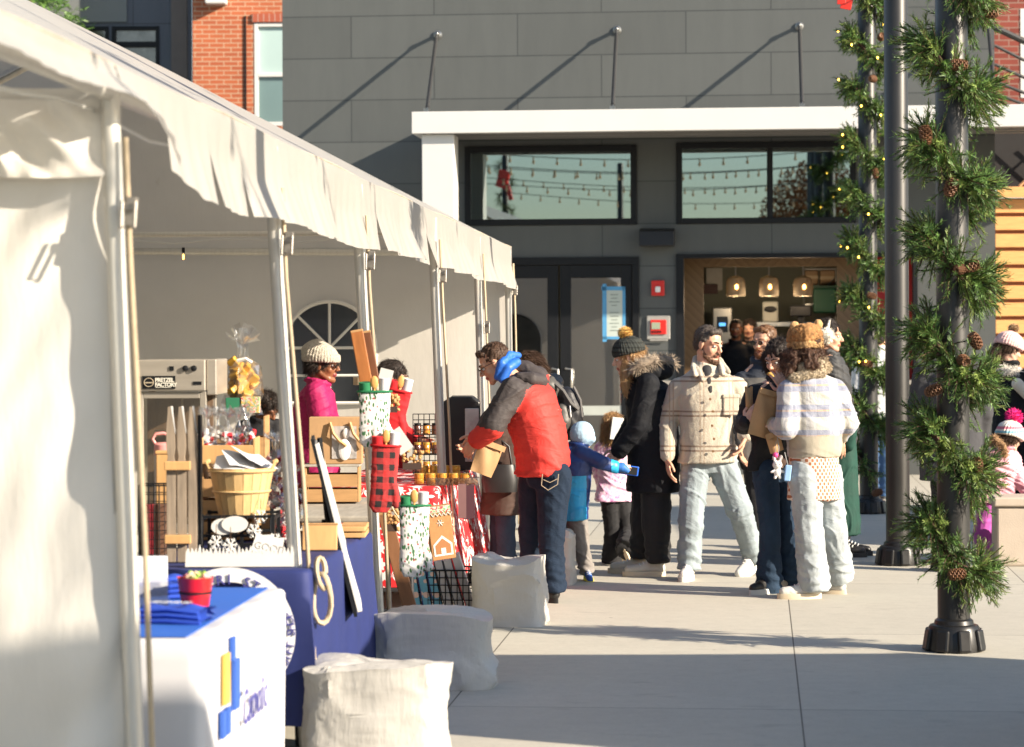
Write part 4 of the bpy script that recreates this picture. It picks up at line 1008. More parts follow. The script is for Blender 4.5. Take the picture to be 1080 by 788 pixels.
    def trousers(s,m,r=(.10,.078,.075),amp=.008,seed=3,hemz=.03,name='trousers',vox=.0095,matfn=None,flare=None,hw=.155,disp=None):
        J=s.J;k=s.k; mb=MB(); rr=(J['shR']-J['shL']).normalized()
        loft(mb,[(J['hipL'].lerp(J['hipR'],.5)+Vector((0,0,-.05*k)),rr,s.f,hw*.9*k,.10*k),(J['hipL'].lerp(J['hipR'],.5)+Vector((0,0,.0)),rr,s.f,hw*k,.115*k),(J['pelvis']+Vector((0,0,.06*k)),rr,s.f,hw*.93*k,.105*k)])
        for sd in 'LR':
            hp,kn,an=J['hip'+sd],J['kn'+sd],J['an'+sd]; ft=an+(an-kn).normalized()*hemz*k
            cap(mb,[(hp,r[0]*k),(hp.lerp(kn,.5),(r[0]*.55+r[1]*.42)*k),(kn,r[1]*k),(kn.lerp(an,.55),(r[1]*.45+r[2]*.5)*k)])
            dn=(an-kn).normalized(); a_,b_=dn.orthogonal().normalized(),None; b_=dn.cross(a_)
            loft(mb,[(kn.lerp(an,.5),a_,b_,(r[1]+r[2])/2*k*.98,(r[1]+r[2])/2*k*.98),(kn.lerp(an,.85),a_,b_,r[2]*k,r[2]*k),(ft,a_,b_,r[2]*k*1.03,r[2]*k*1.03)],16)
        def dz(P,Nn,g=folds(amp,(8,8,11),seed)):
            a=g(P,Nn)
            for sd in 'LR':   # cloth bunches above the shoe
                an=np.array(J['an'+sd]); w_=np.exp(-(((P-an)**2).sum(1))/(.13*k)**2); a=a+w_*.007*np.sin(P[:,2]*95+6*vnoise(P*7,seed))
            return a
        return skin(name,mb,m,s.o,vox,3,matfn,disp or dz)
    def shoe(s,sd,dirv,um,sm_,L=.29,lace=True,high=.0,at=None,toes=1.0):
        k=s.k; an=s.J['an'+sd] if at is None else at; d=Vector(dirv).normalized(); side=d.cross(Vector((0,0,1)))
        if side.length<.1: side=Vector((1,0,0))
        side.normalize(); up=side.cross(d).normalized(); M=Matrix((side,d,up)).transposed().to_4x4()
        heel=an-up*.085*k-d*.055*k; M.translation=heel
        if d.z>-.25 and (s.b+heel).z<.12: M.translation.z=max(0,0) + (0 if d.z>-.12 else heel.z)
        o=empty('shoe'); o.parent=s.o
        out=[]; 
        for i in range(24):
            q=2*math.pi*i/24; y=.5-.5*math.cos(q); x=math.sin(q)*(.036+.014*math.sin(min(1,y*1.15)*3.0*.9-.3))*1.0; out.append((x*k,y*L*k))
        mb=MB(); z0,z1=.0,.030*k; n=24
        vs=[M@Vector((x*1.06,y,z)) for z in (z0,z1) for x,y in out]+[M@Vector((x*1.0,y,z1+.006)) for x,y in out]
        mb.add(vs,[tuple(range(n)),tuple(reversed(range(2*n,3*n)))]+[(i,(i+1)%n,n+(i+1)%n,n+i) for i in range(n)]+[(n+i,n+(i+1)%n,2*n+(i+1)%n,2*n+i) for i in range(n)])
        mb.build('sole',sm_,o,smooth=50)
        mb=MB(); h=lambda x,y,z: M@Vector((x*k,y*L/.29*k,z*k))
        cap(mb,[(h(0,.035,.062),.035*k),(h(0,.05,.088+high),.040*k)]); cap(mb,[(h(0,.035,.055),.036*k),(h(0,.12,.055),.038*k),(h(0,.20,.050),.037*k),(h(0,.245,.046),.033*k*toes)])
        cap(mb,[(h(0,.07,.085),.034*k),(h(0,.15,.066),.032*k)])
        skin('upper',mb,um,o,.006,2,None,folds(.0025,(20,20,20),5,.0005))
        if lace:
            mb=MB()
            for i in range(4):
                y=.10+i*.024; z=.123-i*.011; cap(mb,[(h(-.022,y,z-.012),.004*k),(h(0,y+.004,z),.005*k),(h(.022,y,z-.012),.004*k)])
            mb.build('laces',mat('lace_white',(.7,.7,.68),.8,var=0),o,smooth=60)
        return o
    def hair(s,m,style='short',seed=1,extra=None,curl=0,vox=.006,amp=.005):
        mb=MB(); R3=Matrix((s.hr,s.hf,s.hu)).transposed(); h=s.H; hk=s.hk
        if style=='short':
            mb.ell(h(0,-.026,.040),.079*hk,.091*hk,.083*hk,R3,18,12); mb.ell(h(0,-.060,-.01),.066*hk,.055*hk,.062*hk,R3,14,10); cap(mb,[(h(-.070,-.012,.022),.012*hk),(h(-.072,.018,.03),.010*hk)]); cap(mb,[(h(.070,-.012,.022),.012*hk),(h(.072,.018,.03),.010*hk)]); cap(mb,[(h(-.045,.040,.086),.018*hk),(h(-.01,.054,.096),.021*hk),(h(.042,.044,.090),.018*hk)])
        elif style in('long','bun'):
            mb.ell(h(0,-.022,.036),.084*hk,.098*hk,.090*hk,R3,18,12); cap(mb,[(h(-.070,-.03,.0),.03*hk),(h(0,-.085,-.03),.036*hk),(h(.070,-.03,.0),.03*hk)])
        if extra: 
            for ch in extra: cap(mb,[(h(*p),r*hk) for p,r in ch])
        ln=.013 if style=='short' else .045
        return skin('hair',mb,m,s.o,vox,1,None,strands(amp,seed=seed,curl=curl),strand=(2600 if style=='short' else 4200,ln,.0011,(-s.hf[0]*.8,-s.hf[1]*.8,-.15 if style=='short' else -.8),(.45,1.0 if not curl else .2,.35 if not curl else .9),seed))
    def glasses(s,dark=False):
        mb=MB(); h=s.H; fr=mat('spectacle_frame',(.02,.015,.015),.3,.3,var=0)
        for q in (-1,1):
            mb.tube([h(q*.031+.021*math.cos(a),.101+.002*math.sin(a),.0+.016*math.sin(a)) for a in np.linspace(0,6.283,17)[:-1]],.0022,6,closed=True)
            mb.tube([h(q*.052,.098,.006),h(q*.080,.05,.010),h(q*.084,-.01,.004)],.0022,6)
        mb.tube([h(-.011,.103,.004),h(0,.107,.006),h(.011,.103,.004)],.002,6)
        g=empty('glasses'); g.parent=s.o; mb.build('spectacle_frame',fr,g)
        mb=MB()
        for q in (-1,1): mb.ell(h(q*.031,.101,0),.019,.001,.015,Matrix((s.hr,s.hf,s.hu)).transposed(),14,8)
        mb.build('lenses',glass_mat('spectacle_lens',(.35,.33,.30) if dark else (.6,.58,.55),0,.12),g)

def crease(m,sc=9,dist=.03):
    nt=m.node_tree; b=nt.nodes['Principled BSDF']; old=b.inputs['Normal'].links[0].from_node if b.inputs['Normal'].is_linked else None
    vec,_=coords(nt); rd=math_n(nt,'ABSOLUTE',math_n(nt,'SUBTRACT',noise(nt,scalev(nt,vec,(1,1,.7)),sc,3,.55,1.3),.5)); bn=bump(nt,b,rd,.45,dist*.6)
    if old: nt.links.new(bn.outputs[0],old.inputs['Normal']); nt.links.new(old.outputs[0],b.inputs['Normal'])
def plaid(name,base,lines,rough=.9,bscale=170,bmp=.5):
    """lines: (axis, period, offset, width, colour)"""
    def fn(nt,vec,xyz):
        c=None; n=noise(nt,vec,30,3); c=mixc(nt,n,tuple(x*.86 for x in base),base)
        for (ax,per,off,wd,col) in lines:
            t=math_n(nt,'FRACT',math_n(nt,'DIVIDE',math_n(nt,'ADD',xyz[ax],off+50*per),per)); m=math_n(nt,'LESS_THAN',t,wd/per)
            c=mixc(nt,math_n(nt,'MULTIPLY',m,.78),c,col)
        return c
    m=pattern_mat(name,fn,rough,bmp,bscale,.006,sheen=.3); crease(m); return m
def denim(name,c):
    m=mat(name,c,.85,var=.34,vs=9,bmp=.35,bs=420,bd=.001,stretch=(1,1,.5),spec=.2,crum=(10,.03)); return m
blk=mat('black_cloth',(.012,.012,.014),.85,var=.2,vs=9,bmp=.2,bs=300,bd=.001,sheen=.05)
white_rubber=mat('white_rubber',(.60,.59,.56),.5,var=.06); white_leather=mat('white_leather',(.58,.57,.54),.45,var=.08)
brown_hair=mat('brown_hair',(.06,.028,.013),.68,var=.5,vs=60,stretch=(1,1,.15)); dark_hair=mat('dark_hair',(.018,.010,.007),.68,var=.5,vs=60,stretch=(1,1,.15))
blond_hair=mat('blond_hair',(.42,.25,.11),.5,var=.4,vs=60,stretch=(1,1,.12)); curly_hair=mat('curly_brown_hair',(.07,.03,.015),.68,var=.6,vs=50)
kraft=mat('kraft_paper',(.42,.25,.12),.75,var=.14,vs=10,bmp=.25,bs=60)
def bag_flat(name,label,cat,c,w_,h_,t,rot,m=kraft,fold=True):
    o=empty(name,c,0,label,cat); o.rotation_euler=rot
    mb=MB(); nu,nv=10,14
    def side(sg):
        def fn(u,v):
            x=(u-.5)*w_*(1+.08*(v)); z=(v-.5)*h_; e=math.sin(math.pi*u)**.6*(.35+.65*math.sin(math.pi*min(1,v*.9+.05)))
            return (x,sg*(t/2*e+.0015)+.006*math.sin(x*60+z*23),z+.006*math.sin(u*9)*(1 if v>.9 else 0))
        return fn
    mb.grid(side(-1),nu,nv); mb.grid(side(1),nu,nv); mb.build('bag',m,o,smooth=50)
    if fold:
        mb=MB(); mb.grid(lambda u,v:((u-.5)*w_*1.09,-(t*.5+.006)-.002*math.sin(u*20),h_/2-.035*v+.01),10,3); mb.build('folded_top',m,o,smooth=50)
    return o
# ---- man in the red and black jacket
red=mat('red_nylon',(.60,.045,.035),.62,var=.08,vs=5,bmp=.2,bs=420,bd=.001,spec=.3,crum=(9,.03)); dgrey=mat('charcoal_nylon',(.055,.046,.045),.65,var=.15,vs=6,bmp=.2,bs=420,bd=.001,spec=.3,crum=(9,.03))
A=Person(575,15.9,'man in red and charcoal jacket with blue collar bending over the tables',(-.85,.5),dict(head=(521,383),look=(-.85,.0,-.5),neck=(541,400),chest=(556,422),waist=(570,462),pelvis=(573,492),
  shL=(540,412,-.17),shR=(566,400,.19),elL=(520,449,-.22),elR=(520,445,.2),wrL=(503,464,-.14),wrR=(505,462,.06),hipL=(584,503,-.08),hipR=(566,500,.09),knL=(581,560,-.07),knR=(561,558,.12),anL=(583,618,-.04),anR=(562,611,.2)),skin_light)
A.body(handcfg=dict(L=dict(dir=(-.5,.2,-.6),curl=.9),R=dict(dir=(-.6,-.1,-.5),curl=.9)))
def seg_d(C,a,b):
    a=np.array(a);b=np.array(b);t=np.clip(((C-a)@(b-a))/((b-a)@(b-a)),0,1); return np.linalg.norm(C-(a+t[:,None]*(b-a)),axis=1),t
def amf(C):
    J=A.J; out=np.zeros(len(C)); dU,_=seg_d(C,J['shL'],J['elL']); dF,tF=seg_d(C,J['elL'],J['wrL']); dT,_=seg_d(C,J['chest'],J['pelvis'])
    arm=(np.minimum(dU,dF)<.088)&(dT>.115); 
    yoke=((C-np.array(J['chest'].lerp(J['neck'],.35)))@np.array((J['neck']-J['chest']).normalized()))>0
    out[yoke|arm]=1
    under=arm&(C[:,2]<np.minimum(J['elL'].z+.1,(J['elL'].z+(J['elL'].x-C[:,0])*.25))-.025)&(dF<.1)
    out[under]=0
    dU2,_=seg_d(C,J['shR'],J['elR']); dF2,_=seg_d(C,J['elR'],J['wrR']); out[(np.minimum(dU2,dF2)<.08)&(dT>.14)]=1
    return out
A.jacket('jacket',[red,dgrey],(570,497,0),hw=.185,hd=.175,arm=(.085,.082,.062),matfn=amf,amp=.014,seed=4,collar=0,ff=(6,6,10))
A.trousers(denim('dark_blue_denim',(.012,.022,.042)),(.115,.085,.078),amp=.010,seed=6)
mb=MB(); jj=A.j; cap(mb,[(jj(541,386,.06),.05),(jj(556,390,.05),.06),(jj(568,398,.02),.055)]); cap(mb,[(jj(547,398,-.1),.035),(jj(560,400,-.1),.05),(jj(571,402,-.03),.045)]); cap(mb,[(jj(545,390,.14),.05),(jj(565,396,.12),.055)])
skin('hood',mb,dgrey,A.o,.008,3,None,folds(.012,(10,10,10),9))
mb=MB(); cap(mb,[(jj(547,375,.05),.022),(jj(538,374,.0),.026),(jj(529,383,-.08),.026),(jj(524,398,-.07),.022)]); cap(mb,[(jj(545,382,-.02),.03),(jj(536,388,-.08),.034),(jj(530,400,-.09),.03)])
skin('collar',mb,mat('bright_blue_lining',(.02,.13,.55),.5,var=.1),A.o,.006,9,None,folds(.006,(12,12,8),3))
A.hair(brown_hair,'short',3); A.glasses(True); A.brows(brown_hair)
A.shoe('L',(-.5,.8,0),mat('black_leather',(.015,.014,.014),.4,var=.2),mat('black_rubber',(.02,.02,.02),.6)); A.shoe('R',(-.6,.75,0),_M['black_leather'],_M['black_rubber'])
mb=MB(); p=A.j(584,497,-.10); M_=Matrix.Translation(p)@Matrix.Rotation(R(-8),4,'Z'); 
mb.tube([A.j(572,500,-.215),A.j(571,512,-.215),A.j(578,517,-.215),A.j(588,511,-.21),A.j(589,500,-.205)],.003,5); mb.tube([A.j(573,506,-.218),A.j(580,509,-.218),A.j(588,505,-.21)],.0025,5)
mb.build('pocket_stitching',mat('stitch_tan',(.35,.28,.2),.8,var=0),A.o)
mb=MB(); c=A.J['wrL'].lerp(A.J['elL'],.06); ax=(A.J['wrL']-A.J['elL']).normalized(); a1=ax.orthogonal().normalized(); a2=ax.cross(a1)
mb.tube([c+(a1*math.cos(q)+a2*math.sin(q))*.034 for q in np.linspace(0,6.283,15)[:-1]],.007,6,closed=True); mb.ell(c+Vector((-.01,-.034,.01)),.016,.008,.016); mb.build('watch',mat('steel_watch',(.3,.3,.3),.3,.9),A.o,smooth=50)
bag_flat('paper_bag','brown paper bag held by the man in the red jacket','paper bag',A.b+A.j(513,484,-.12),.15,.2,.06,(.1,.35,.4))
# ---- woman in the brown coat, hidden behind him
brown_coat=mat('brown_wool_coat',(.055,.03,.022),.85,var=.15,vs=10,bmp=.3,bs=200)
B1=Person(530,17.0,'person in long brown coat and jeans standing behind the red jacket man',(-.9,.4),dict(head=(552,394),neck=(546,412),chest=(540,440),waist=(533,475),pelvis=(530,500),shL=(536,420,-.15),shR=(546,420,.15),elL=(528,455,-.17),elR=(530,455,.15),wrL=(519,478,-.15),wrR=(519,478,.1),hipL=(533,505,-.07),hipR=(530,505,.07),knL=(533,560,-.05),knR=(527,560,.08),anL=(535,606,-.03),anR=(526,602,.1)),skin_light,.95,vox=.008)
B1.body(False,handcfg={}); B1.jacket('coat',brown_coat,(527,543,0),hw=.165,hd=.14,seed=12,flare=1.05); B1.trousers(denim('mid_blue_denim',(.035,.055,.09)),(.09,.07,.07),seed=13); B1.hair(brown_hair,'long',5)
B1.shoe('L',(-1,.2,0),_M['black_leather'],_M['black_rubber']); B1.shoe('R',(-1,.2,0),_M['black_leather'],_M['black_rubber'])
hb=empty('handbag',B1.b+B1.j(527,503,-.2),0,'black leather handbag on the arm of the brown coat wearer','handbag'); mb=MB(); loft(mb,[((0,0,-.10),(1,0,0),(0,1,0),.11,.05),((0,0,-.02),(1,0,0),(0,1,0),.12,.06),((0,0,.08),(1,0,0),(0,1,0),.10,.03)]); mb.build('pouch',_M['black_leather'],hb,smooth=50)
mb=MB(); mb.tube([(-.08,0,.07),(-.06,0,.2),(0,0,.25),(.06,0,.2),(.08,0,.07)],.008,8); mb.build('handle',_M['black_leather'],hb,smooth=60)
# ---- person with the backpack
olive=mat('grey_puffer',(.075,.07,.062),.5,var=.15,vs=6,bmp=.2,bs=120)
B2=Person(592,17.7,'person in grey jacket wearing black backpack behind the red jacket man',(-.8,.6),dict(head=(558,391),look=(-.9,.1,-.4),neck=(575,402),chest=(588,425),waist=(590,465),pelvis=(590,490),shL=(578,408,-.15),shR=(584,404,.16),elL=(566,445,-.18),elR=(560,445,.15),wrL=(545,460,-.15),wrR=(540,460,.1),hipL=(592,497,-.07),hipR=(588,497,.07),knL=(590,548,-.05),knR=(585,548,.08),anL=(594,598,-.03),anR=(587,592,.1)),skin_light,.97,vox=.008)
B2.body(False); B2.jacket('jacket',olive,(590,497,0),hw=.165,hd=.13,seed=15,ff=(4,4,26),amp=.012); B2.trousers(blk,(.09,.07,.065),seed=16); B2.hair(brown_hair,'long',7,vox=.007)
B2.shoe('L',(-.8,.5,0),_M['black_leather'],_M['black_rubber']); B2.shoe('R',(-.8,.5,0),_M['black_leather'],_M['black_rubber'])
bp=empty('backpack',B2.b,0,'black and grey backpack beside the red jacket','backpack'); mb=MB(); q=B2.j
cap(mb,[(q(598,418,-.12),.07),(q(603,436,-.12),.085),(q(602,452,-.12),.075)]); cap(mb,[(q(594,420,-.02),.07),(q(598,445,-.0),.09)]); skin('pack',mb,mat('black_nylon',(.014,.014,.017),.5,var=.2),bp,.008,3,None,folds(.008,(9,9,9),2))
mb=MB(); cap(mb,[(q(593,432,-.19),.045),(q(594,444,-.19),.055),(q(592,452,-.18),.045)]); skin('side_pocket',mb,olive,bp,.008,2,None,folds(.005,(9,9,9),2))
mb=MB(); mb.tube([q(586,405,-.2),q(594,412,-.22),q(602,425,-.22),q(610,432,-.21)],.012,6); mb.tube([q(605,408,-.16),q(612,422,-.17),q(614,440,-.16)],.010,6); mb.build('strap',mat('grey_strap',(.12,.115,.11),.7),bp,smooth=50)
mb=MB(); mb.tube([q(601,428,-.225),q(602,440,-.225)],.006,6); mb.build('zip_pull',mat('pale_pull',(.6,.6,.6),.5,var=0),bp)
# ---- boy
navy=mat('navy_shell',(.015,.04,.16),.45,var=.12,vs=6,bmp=.1,bs=150); cyan=mat('cyan_shell',(.02,.36,.66),.45,var=.06,vs=6)
C_=Person(605,17.3,'small boy in navy and turquoise jacket reaching out his arm',(.5,.85),dict(head=(614,460),neck=(608,470),chest=(604,488),waist=(603,515),pelvis=(603,535),shR=(612,477,-.08),shL=(594,477,.08),elR=(633,488,-.1),elL=(590,505,.08),wrR=(650,493,-.03),wrL=(588,525,.1),hipR=(609,545,-.04),hipL=(598,545,.04),knR=(612,572,-.04),knL=(597,575,.05),anR=(619,601,0),anL=(597,603,.03)),skin_pale,.62,vox=.005)
C_.body(False,.78,handcfg=dict(R=dict(dir=(1,.1,-.1))))
yl=C_.j(604,501,0).z
C_.jacket('jacket',[cyan,navy],(603,548,0),hw=.24,hd=.19,arm=(.085,.08,.075),matfn=lambda C:((C[:,2]>yl)|(C[:,0]>C_.J['shR'].x+.04))&(C[:,0]<C_.J['wrR'].x-.035),amp=.010,seed=18,vox=.007,collar=.09,flare=1.05)
C_.trousers(mat('grey_jogger',(.22,.20,.185),.85,var=.1,vs=9,bmp=.3,bs=200),(.12,.10,.08),seed=19,vox=.007,amp=.012)
blue_sh=mat('blue_mesh_shoe',(.03,.10,.35),.6,var=.2); yel=mat('yellow_sole',(.70,.62,.08),.6,var=.05)
C_.shoe('R',(.15,-.95,-.25),blue_sh,yel,L=.32); C_.shoe('L',(.2,-.9,0),blue_sh,yel,L=.32)
mb=MB(); mb.ell(C_.J['head']+Vector((.0,0,.015)),.085,.09,.085,n=16,k=10); cap(mb,[(C_.j(620,466,0),.035),(C_.j(624,463,-.02),.03)]); skin('cap',mb,mat('pale_blue_cap',(.36,.52,.66),.7,var=.12,vs=12,bmp=.3,bs=100),C_.o,.006,2,None,folds(.005,(12,12,12),3))
mb=MB(); cap(mb,[(C_.j(651,493,-.04),.03),(C_.j(656,493,-.04),.032),(C_.j(661,496,-.04),.022)]); skin('glove',mb,mat('blue_glove',(.03,.16,.5),.6,var=.1),C_.o,.005,2,None,folds(.003,(20,20,20),3))
# ---- girl in pink
pinkj=pattern_mat('pink_tie_dye_puffer',lambda nt,vec,xyz: ramp(nt,noise(nt,vec,11,3,.6,1.5),[(.35,(.48,.16,.38)),(.5,(.70,.42,.60)),(.62,(.78,.66,.74))]),.5,.2,60)
D_=Person(650,18.5,'little girl in pale pink patterned jacket and black flared trousers walking away',(.3,.95),dict(head=(647,449),neck=(649,464),chest=(650,482),waist=(650,505),pelvis=(650,522),shL=(635,473,-.02),shR=(664,473,.02),elL=(631,494,0),elR=(669,494,0),wrL=(636,513,0),wrR=(664,512,0),hipL=(644,530,-.01),hipR=(656,530,.01),knL=(646,562,0),knR=(662,560,.0),anL=(646,587,0),anR=(661,577,-.22)),skin_pale,.62,vox=.007)
D_.body(False,.78); D_.jacket('jacket',pinkj,(650,529,0),hw=.25,hd=.20,arm=(.095,.085,.075),amp=.014,seed=21,vox=.008,ff=(4,4,34),collar=.09)
D_.trousers(blk,(.12,.10,.125),seed=22,vox=.008,hemz=.08); D_.hair(blond_hair,'long',2,[[((-.05,-.06,-.02),.04),((-.06,-.07,-.10),.04),((-.07,-.07,-.18),.03)],[((.05,-.06,-.02),.04),((.03,-.08,-.16),.04)]])
cream=mat('cream_rubber',(.62,.52,.38),.6,var=.06)
D_.shoe('L',(.2,.95,0),white_leather,cream,L=.30,lace=False); D_.shoe('R',(.25,.35,-.9),white_leather,cream,L=.30,lace=False)
bk=empty('booklet',D_.b+D_.j(650,452,-.12),0,'pale grey booklet held up beside the little girl','booklet'); mb=MB(); mb.obox((0,0,0),.09,.012,.16,(.1,.1,.5)); mb.build('cover',mat('grey_card',(.42,.44,.44),.5,var=.05),bk,bevel=.002); mb=MB(); mb.obox((0.004,0.002,0),.09,.008,.152,(.1,.1,.5)); mb.build('pages',white_rubber,bk)
# ---- woman in long black coat and bobble hat
blkc=mat('black_parka',(.007,.008,.011),.75,var=.3,vs=6,bmp=.2,bs=300,bd=.001,spec=.25,crum=(10,.03))
E=Person(688,17.6,'woman in black fur-hooded coat and black bobble hat facing left',(-.95,.25),dict(head=(662,377),look=(-.95,.0,-.22),neck=(676,397),chest=(687,424),waist=(689,465),pelvis=(689,495),shL=(684,405,-.18),shR=(687,403,.18),elL=(674,447,-.21),elR=(667,447,.18),wrL=(652,477,-.12),wrR=(652,474,.15),hipL=(692,503,-.08),hipR=(683,503,.08),knL=(692,552,-.07),knR=(680,552,.09),anL=(694,592,-.05),anR=(677,588,.12)),skin_pale,.97)
E.body(True,handcfg=dict(L=dict(dir=(-.3,.1,-.8),curl=.8)))
E.jacket('coat',blkc,(688,518,0),hw=.205,hd=.185,arm=(.085,.07,.062),amp=.010,seed=25,collar=0,flare=1.05,waistk=1.0)
E.trousers(blk,(.115,.105,.085),seed=26,amp=.012,hemz=.0)
E.hair(blond_hair,'long',9,[[((-.06,.02,-.03),.03),((-.075,.05,-.12),.032),((-.08,.06,-.2),.03),((-.075,.05,-.28),.022)],[((.06,.02,-.03),.03),((.075,.04,-.12),.03),((.08,.03,-.2),.03)],[((0,-.09,-.04),.05),((0,-.10,-.12),.05)]],vox=.006)
knit=pattern_mat('black_rib_knit',lambda nt,vec,xyz: mixc(nt,ramp(nt,math_n(nt,'FRACT',math_n(nt,'MULTIPLY',xyz[2],30)),[(.0,.0),(.3,1),(.8,1),(1,0)]),(.006,.008,.007),(.03,.034,.03)),.9,.5,150)
def beanie(P,m,lift=.0,h_=.11,w_=.098,cuff=True,tilt=0,disp=None,name='beanie'):
    mb=MB(); R3=Matrix((P.hr,P.hf,P.hu)).transposed(); h=P.H; hk=P.hk
    prof=[]; 
    for i in range(10):
        t=i/9; z=.022+lift+t*h_; r=w_*(1-(max(0,t-.25)/.75)**2.4*.92); prof.append((h(0,-.018-.02*t*tilt,z),P.hr,P.hf,r*hk*.95,r*1.1*hk))
    loft(mb,prof,28)
    if cuff: loft(mb,[(h(0,-.016,.008+lift),P.hr,P.hf,w_*.97*hk,w_*1.10*hk),(h(0,-.017,.02+lift),P.hr,P.hf,w_*1.03*hk,w_*1.16*hk),(h(0,-.018,.052+lift),P.hr,P.hf,w_*1.03*hk,w_*1.16*hk),(h(0,-.018,.06+lift),P.hr,P.hf,w_*.97*hk,w_*1.10*hk)],28)
    return skin(name,mb,m,P.o,.006,1,None,disp or (lambda Q,Nn:.0025*np.sin(np.arctan2((Q-np.array(P.J['head']))@np.array(P.hf),(Q-np.array(P.J['head']))@np.array(P.hr))*34)+.002*vnoise(Q*70,3)))
def pompom(P,z,r,m,name='pompom',y=-.02):
    mb=MB(); c=P.H(0,y,z); g=random.Random(4); mb.ell(c,r*.72,r*.72,r*.72,n=12,k=8); pts=[];ds=[]
    for i in range(650):
        v=Vector((g.gauss(0,1),g.gauss(0,1),g.gauss(0,1))).normalized(); pts.append(c+v*r*.6); ds.append(v)
    fuzz(mb,pts,ds,r*.55,.0045,g,.0); return mb.build(name,m,P.o)
beanie(E,knit,h_=.118,w_=.10,lift=.012); pompom(E,.165,.05,mat('mustard_yarn',(.55,.33,.09),.9,var=.3,vs=50))
def furring(P,pts,L,m,name,n=900,spread=.035,seed=3,w=.003):
    g=random.Random(seed); mb=MB(); cap(mb,[(p,spread*.8) for p in pts]); Pp=[];D=[]
    for i in range(n):
        k=g.randrange(len(pts)-1); c=pts[k].lerp(pts[k+1],g.random()); v=Vector((g.gauss(0,1),g.gauss(0,1),g.gauss(0,1))).normalized(); Pp.append(c+v*spread*.75); D.append(v)
    fuzz(mb,Pp,D,L,w,g,.25); return mb.build(name,m,P.o)
fur=mat('grey_brown_fur',(.30,.24,.18),.9,var=.6,vs=30)
e=E.j; furring(E,[e(668,390,-.13),e(676,384,-.14),e(688,380,-.12),e(702,380,-.04),e(709,383,.06),e(702,381,.14),e(688,380,.18)],.05,fur,'fur_trim',1500,.04)
mb=MB(); cap(mb,[(e(676,395,-.08),.06),(e(690,391,-.06),.07),(e(702,391,0),.06),(e(690,391,.1),.07)]); skin('hood',mb,blkc,E.o,.008,3,None,folds(.008,(9,9,9),3))
wh=mat('off_white_trainer',(.55,.51,.44),.6,var=.1)
E.shoe('L',(-1,-.05,0),wh,cream,L=.31); E.shoe('R',(-.9,.3,0),wh,cream,L=.31)
ph=empty('phone',E.b+E.j(663,496,-.22),0,'blue phone in the hand of the woman in the black coat','phone'); mb=MB(); mb.obox((0,0,0),.14,.012,.065,(0,.15,.2)); mb.build('case',mat('blue_case',(.02,.12,.6),.3,var=0),ph,bevel=.005); mb=MB(); mb.obox((0.0,-.008,0),.12,.003,.052,(0,.15,.2)); mb.build('screen',black_frame,ph)
# ---- man in cream plaid overshirt
tan=(.20,.13,.085)
cream_plaid=plaid('cream_sherpa_plaid',(.50,.45,.36),[(2,.235,.045,.012,tan),(2,.235,.075,.012,tan),(0,.20,.035,.009,(.34,.26,.19)),(0,.20,.06,.009,(.34,.26,.19))],.95,150,.7)
Fm=Person(745,17.4,'bearded man in cream plaid overshirt and light jeans looking right',(.12,-1),dict(head=(748,363),look=(.70,-.70,-.22),neck=(744,385),chest=(744,416),waist=(745,452),pelvis=(747,478),
  shR=(716,410,0),shL=(776,409,.02),elR=(705,443,.03),elL=(789,436,.03),wrR=(704,483,-.06),wrL=(786,460,-.12),hipR=(734,491,0),hipL=(762,491,.02),knR=(729,545,-.07),knL=(782,543,.04),anR=(727,596,-.05),anL=(795,585,.22)),skin_light,1.0,vox=.005)
Fm.body(True,1.03,handcfg=dict(R=dict(dir=(.05,-.1,-1),curl=.55),L=dict(dir=(-.3,-.1,-.9),curl=.7)))
Fm.jacket('overshirt',cream_plaid,(745,488,0),hw=.195,hd=.15,arm=(.078,.066,.055),amp=.014,seed=31,collar=0,vox=.008,waistk=.92,flare=1.02)
Fm.trousers(denim('light_blue_denim',(.27,.32,.345)),(.108,.088,.078),amp=.016,seed=33,vox=.008)
Fm.hair(mat('greying_dark_hair',(.07,.055,.045),.68,var=.4,vs=60),'short',11,amp=.003)
mb=MB(); h=Fm.H
for q in (-1,1): cap(mb,[(h(q*.060,.0,-.035),.010),(h(q*.052,.03,-.075),.015),(h(q*.025,.068,-.10),.016),(h(0,.082,-.104),.017)]); cap(mb,[(h(q*.026,.084,-.062),.007),(h(0,.099,-.046),.0065)])
skin('beard',mb,mat('brown_beard',(.13,.065,.035),.7,var=.3,vs=60),Fm.o,.005,1,None,strands(.003),strand=(1500,.010,.0009,(0,0,-1),(.7,.6,.4),3)); Fm.brows(brown_hair,.005)
j=Fm.j
def collar_flap(P,pts,m,name='collar',t=.018,vox=.006):
    mb=MB(); 
    for a in pts: cap(mb,[(p,t) for p in a])
    return skin(name,mb,m,P.o,vox,2,None,folds(.004,(16,16,16),3))
collar_flap(Fm,[[j(733,378,.06),j(731,387,-.04),j(733,396,-.13)],[j(737,380,.05),j(736,390,-.07),j(741,401,-.16)],[j(755,380,.06),j(760,386,-.04),j(762,394,-.13)],[j(758,378,.08),j(764,386,-.02),j(768,392,-.1)],[j(733,378,.08),j(744,375,.1),j(756,379,.08)]],cream_plaid)
tee=mat('black_tee',(.02,.02,.022),.8,var=.1)
mb=MB(); cap(mb,[(j(745,392,-.05),.05),(j(747,402,-.095),.036),(j(749,413,-.13),.018)]); skin('t_shirt',mb,tee,Fm.o,.007,2)
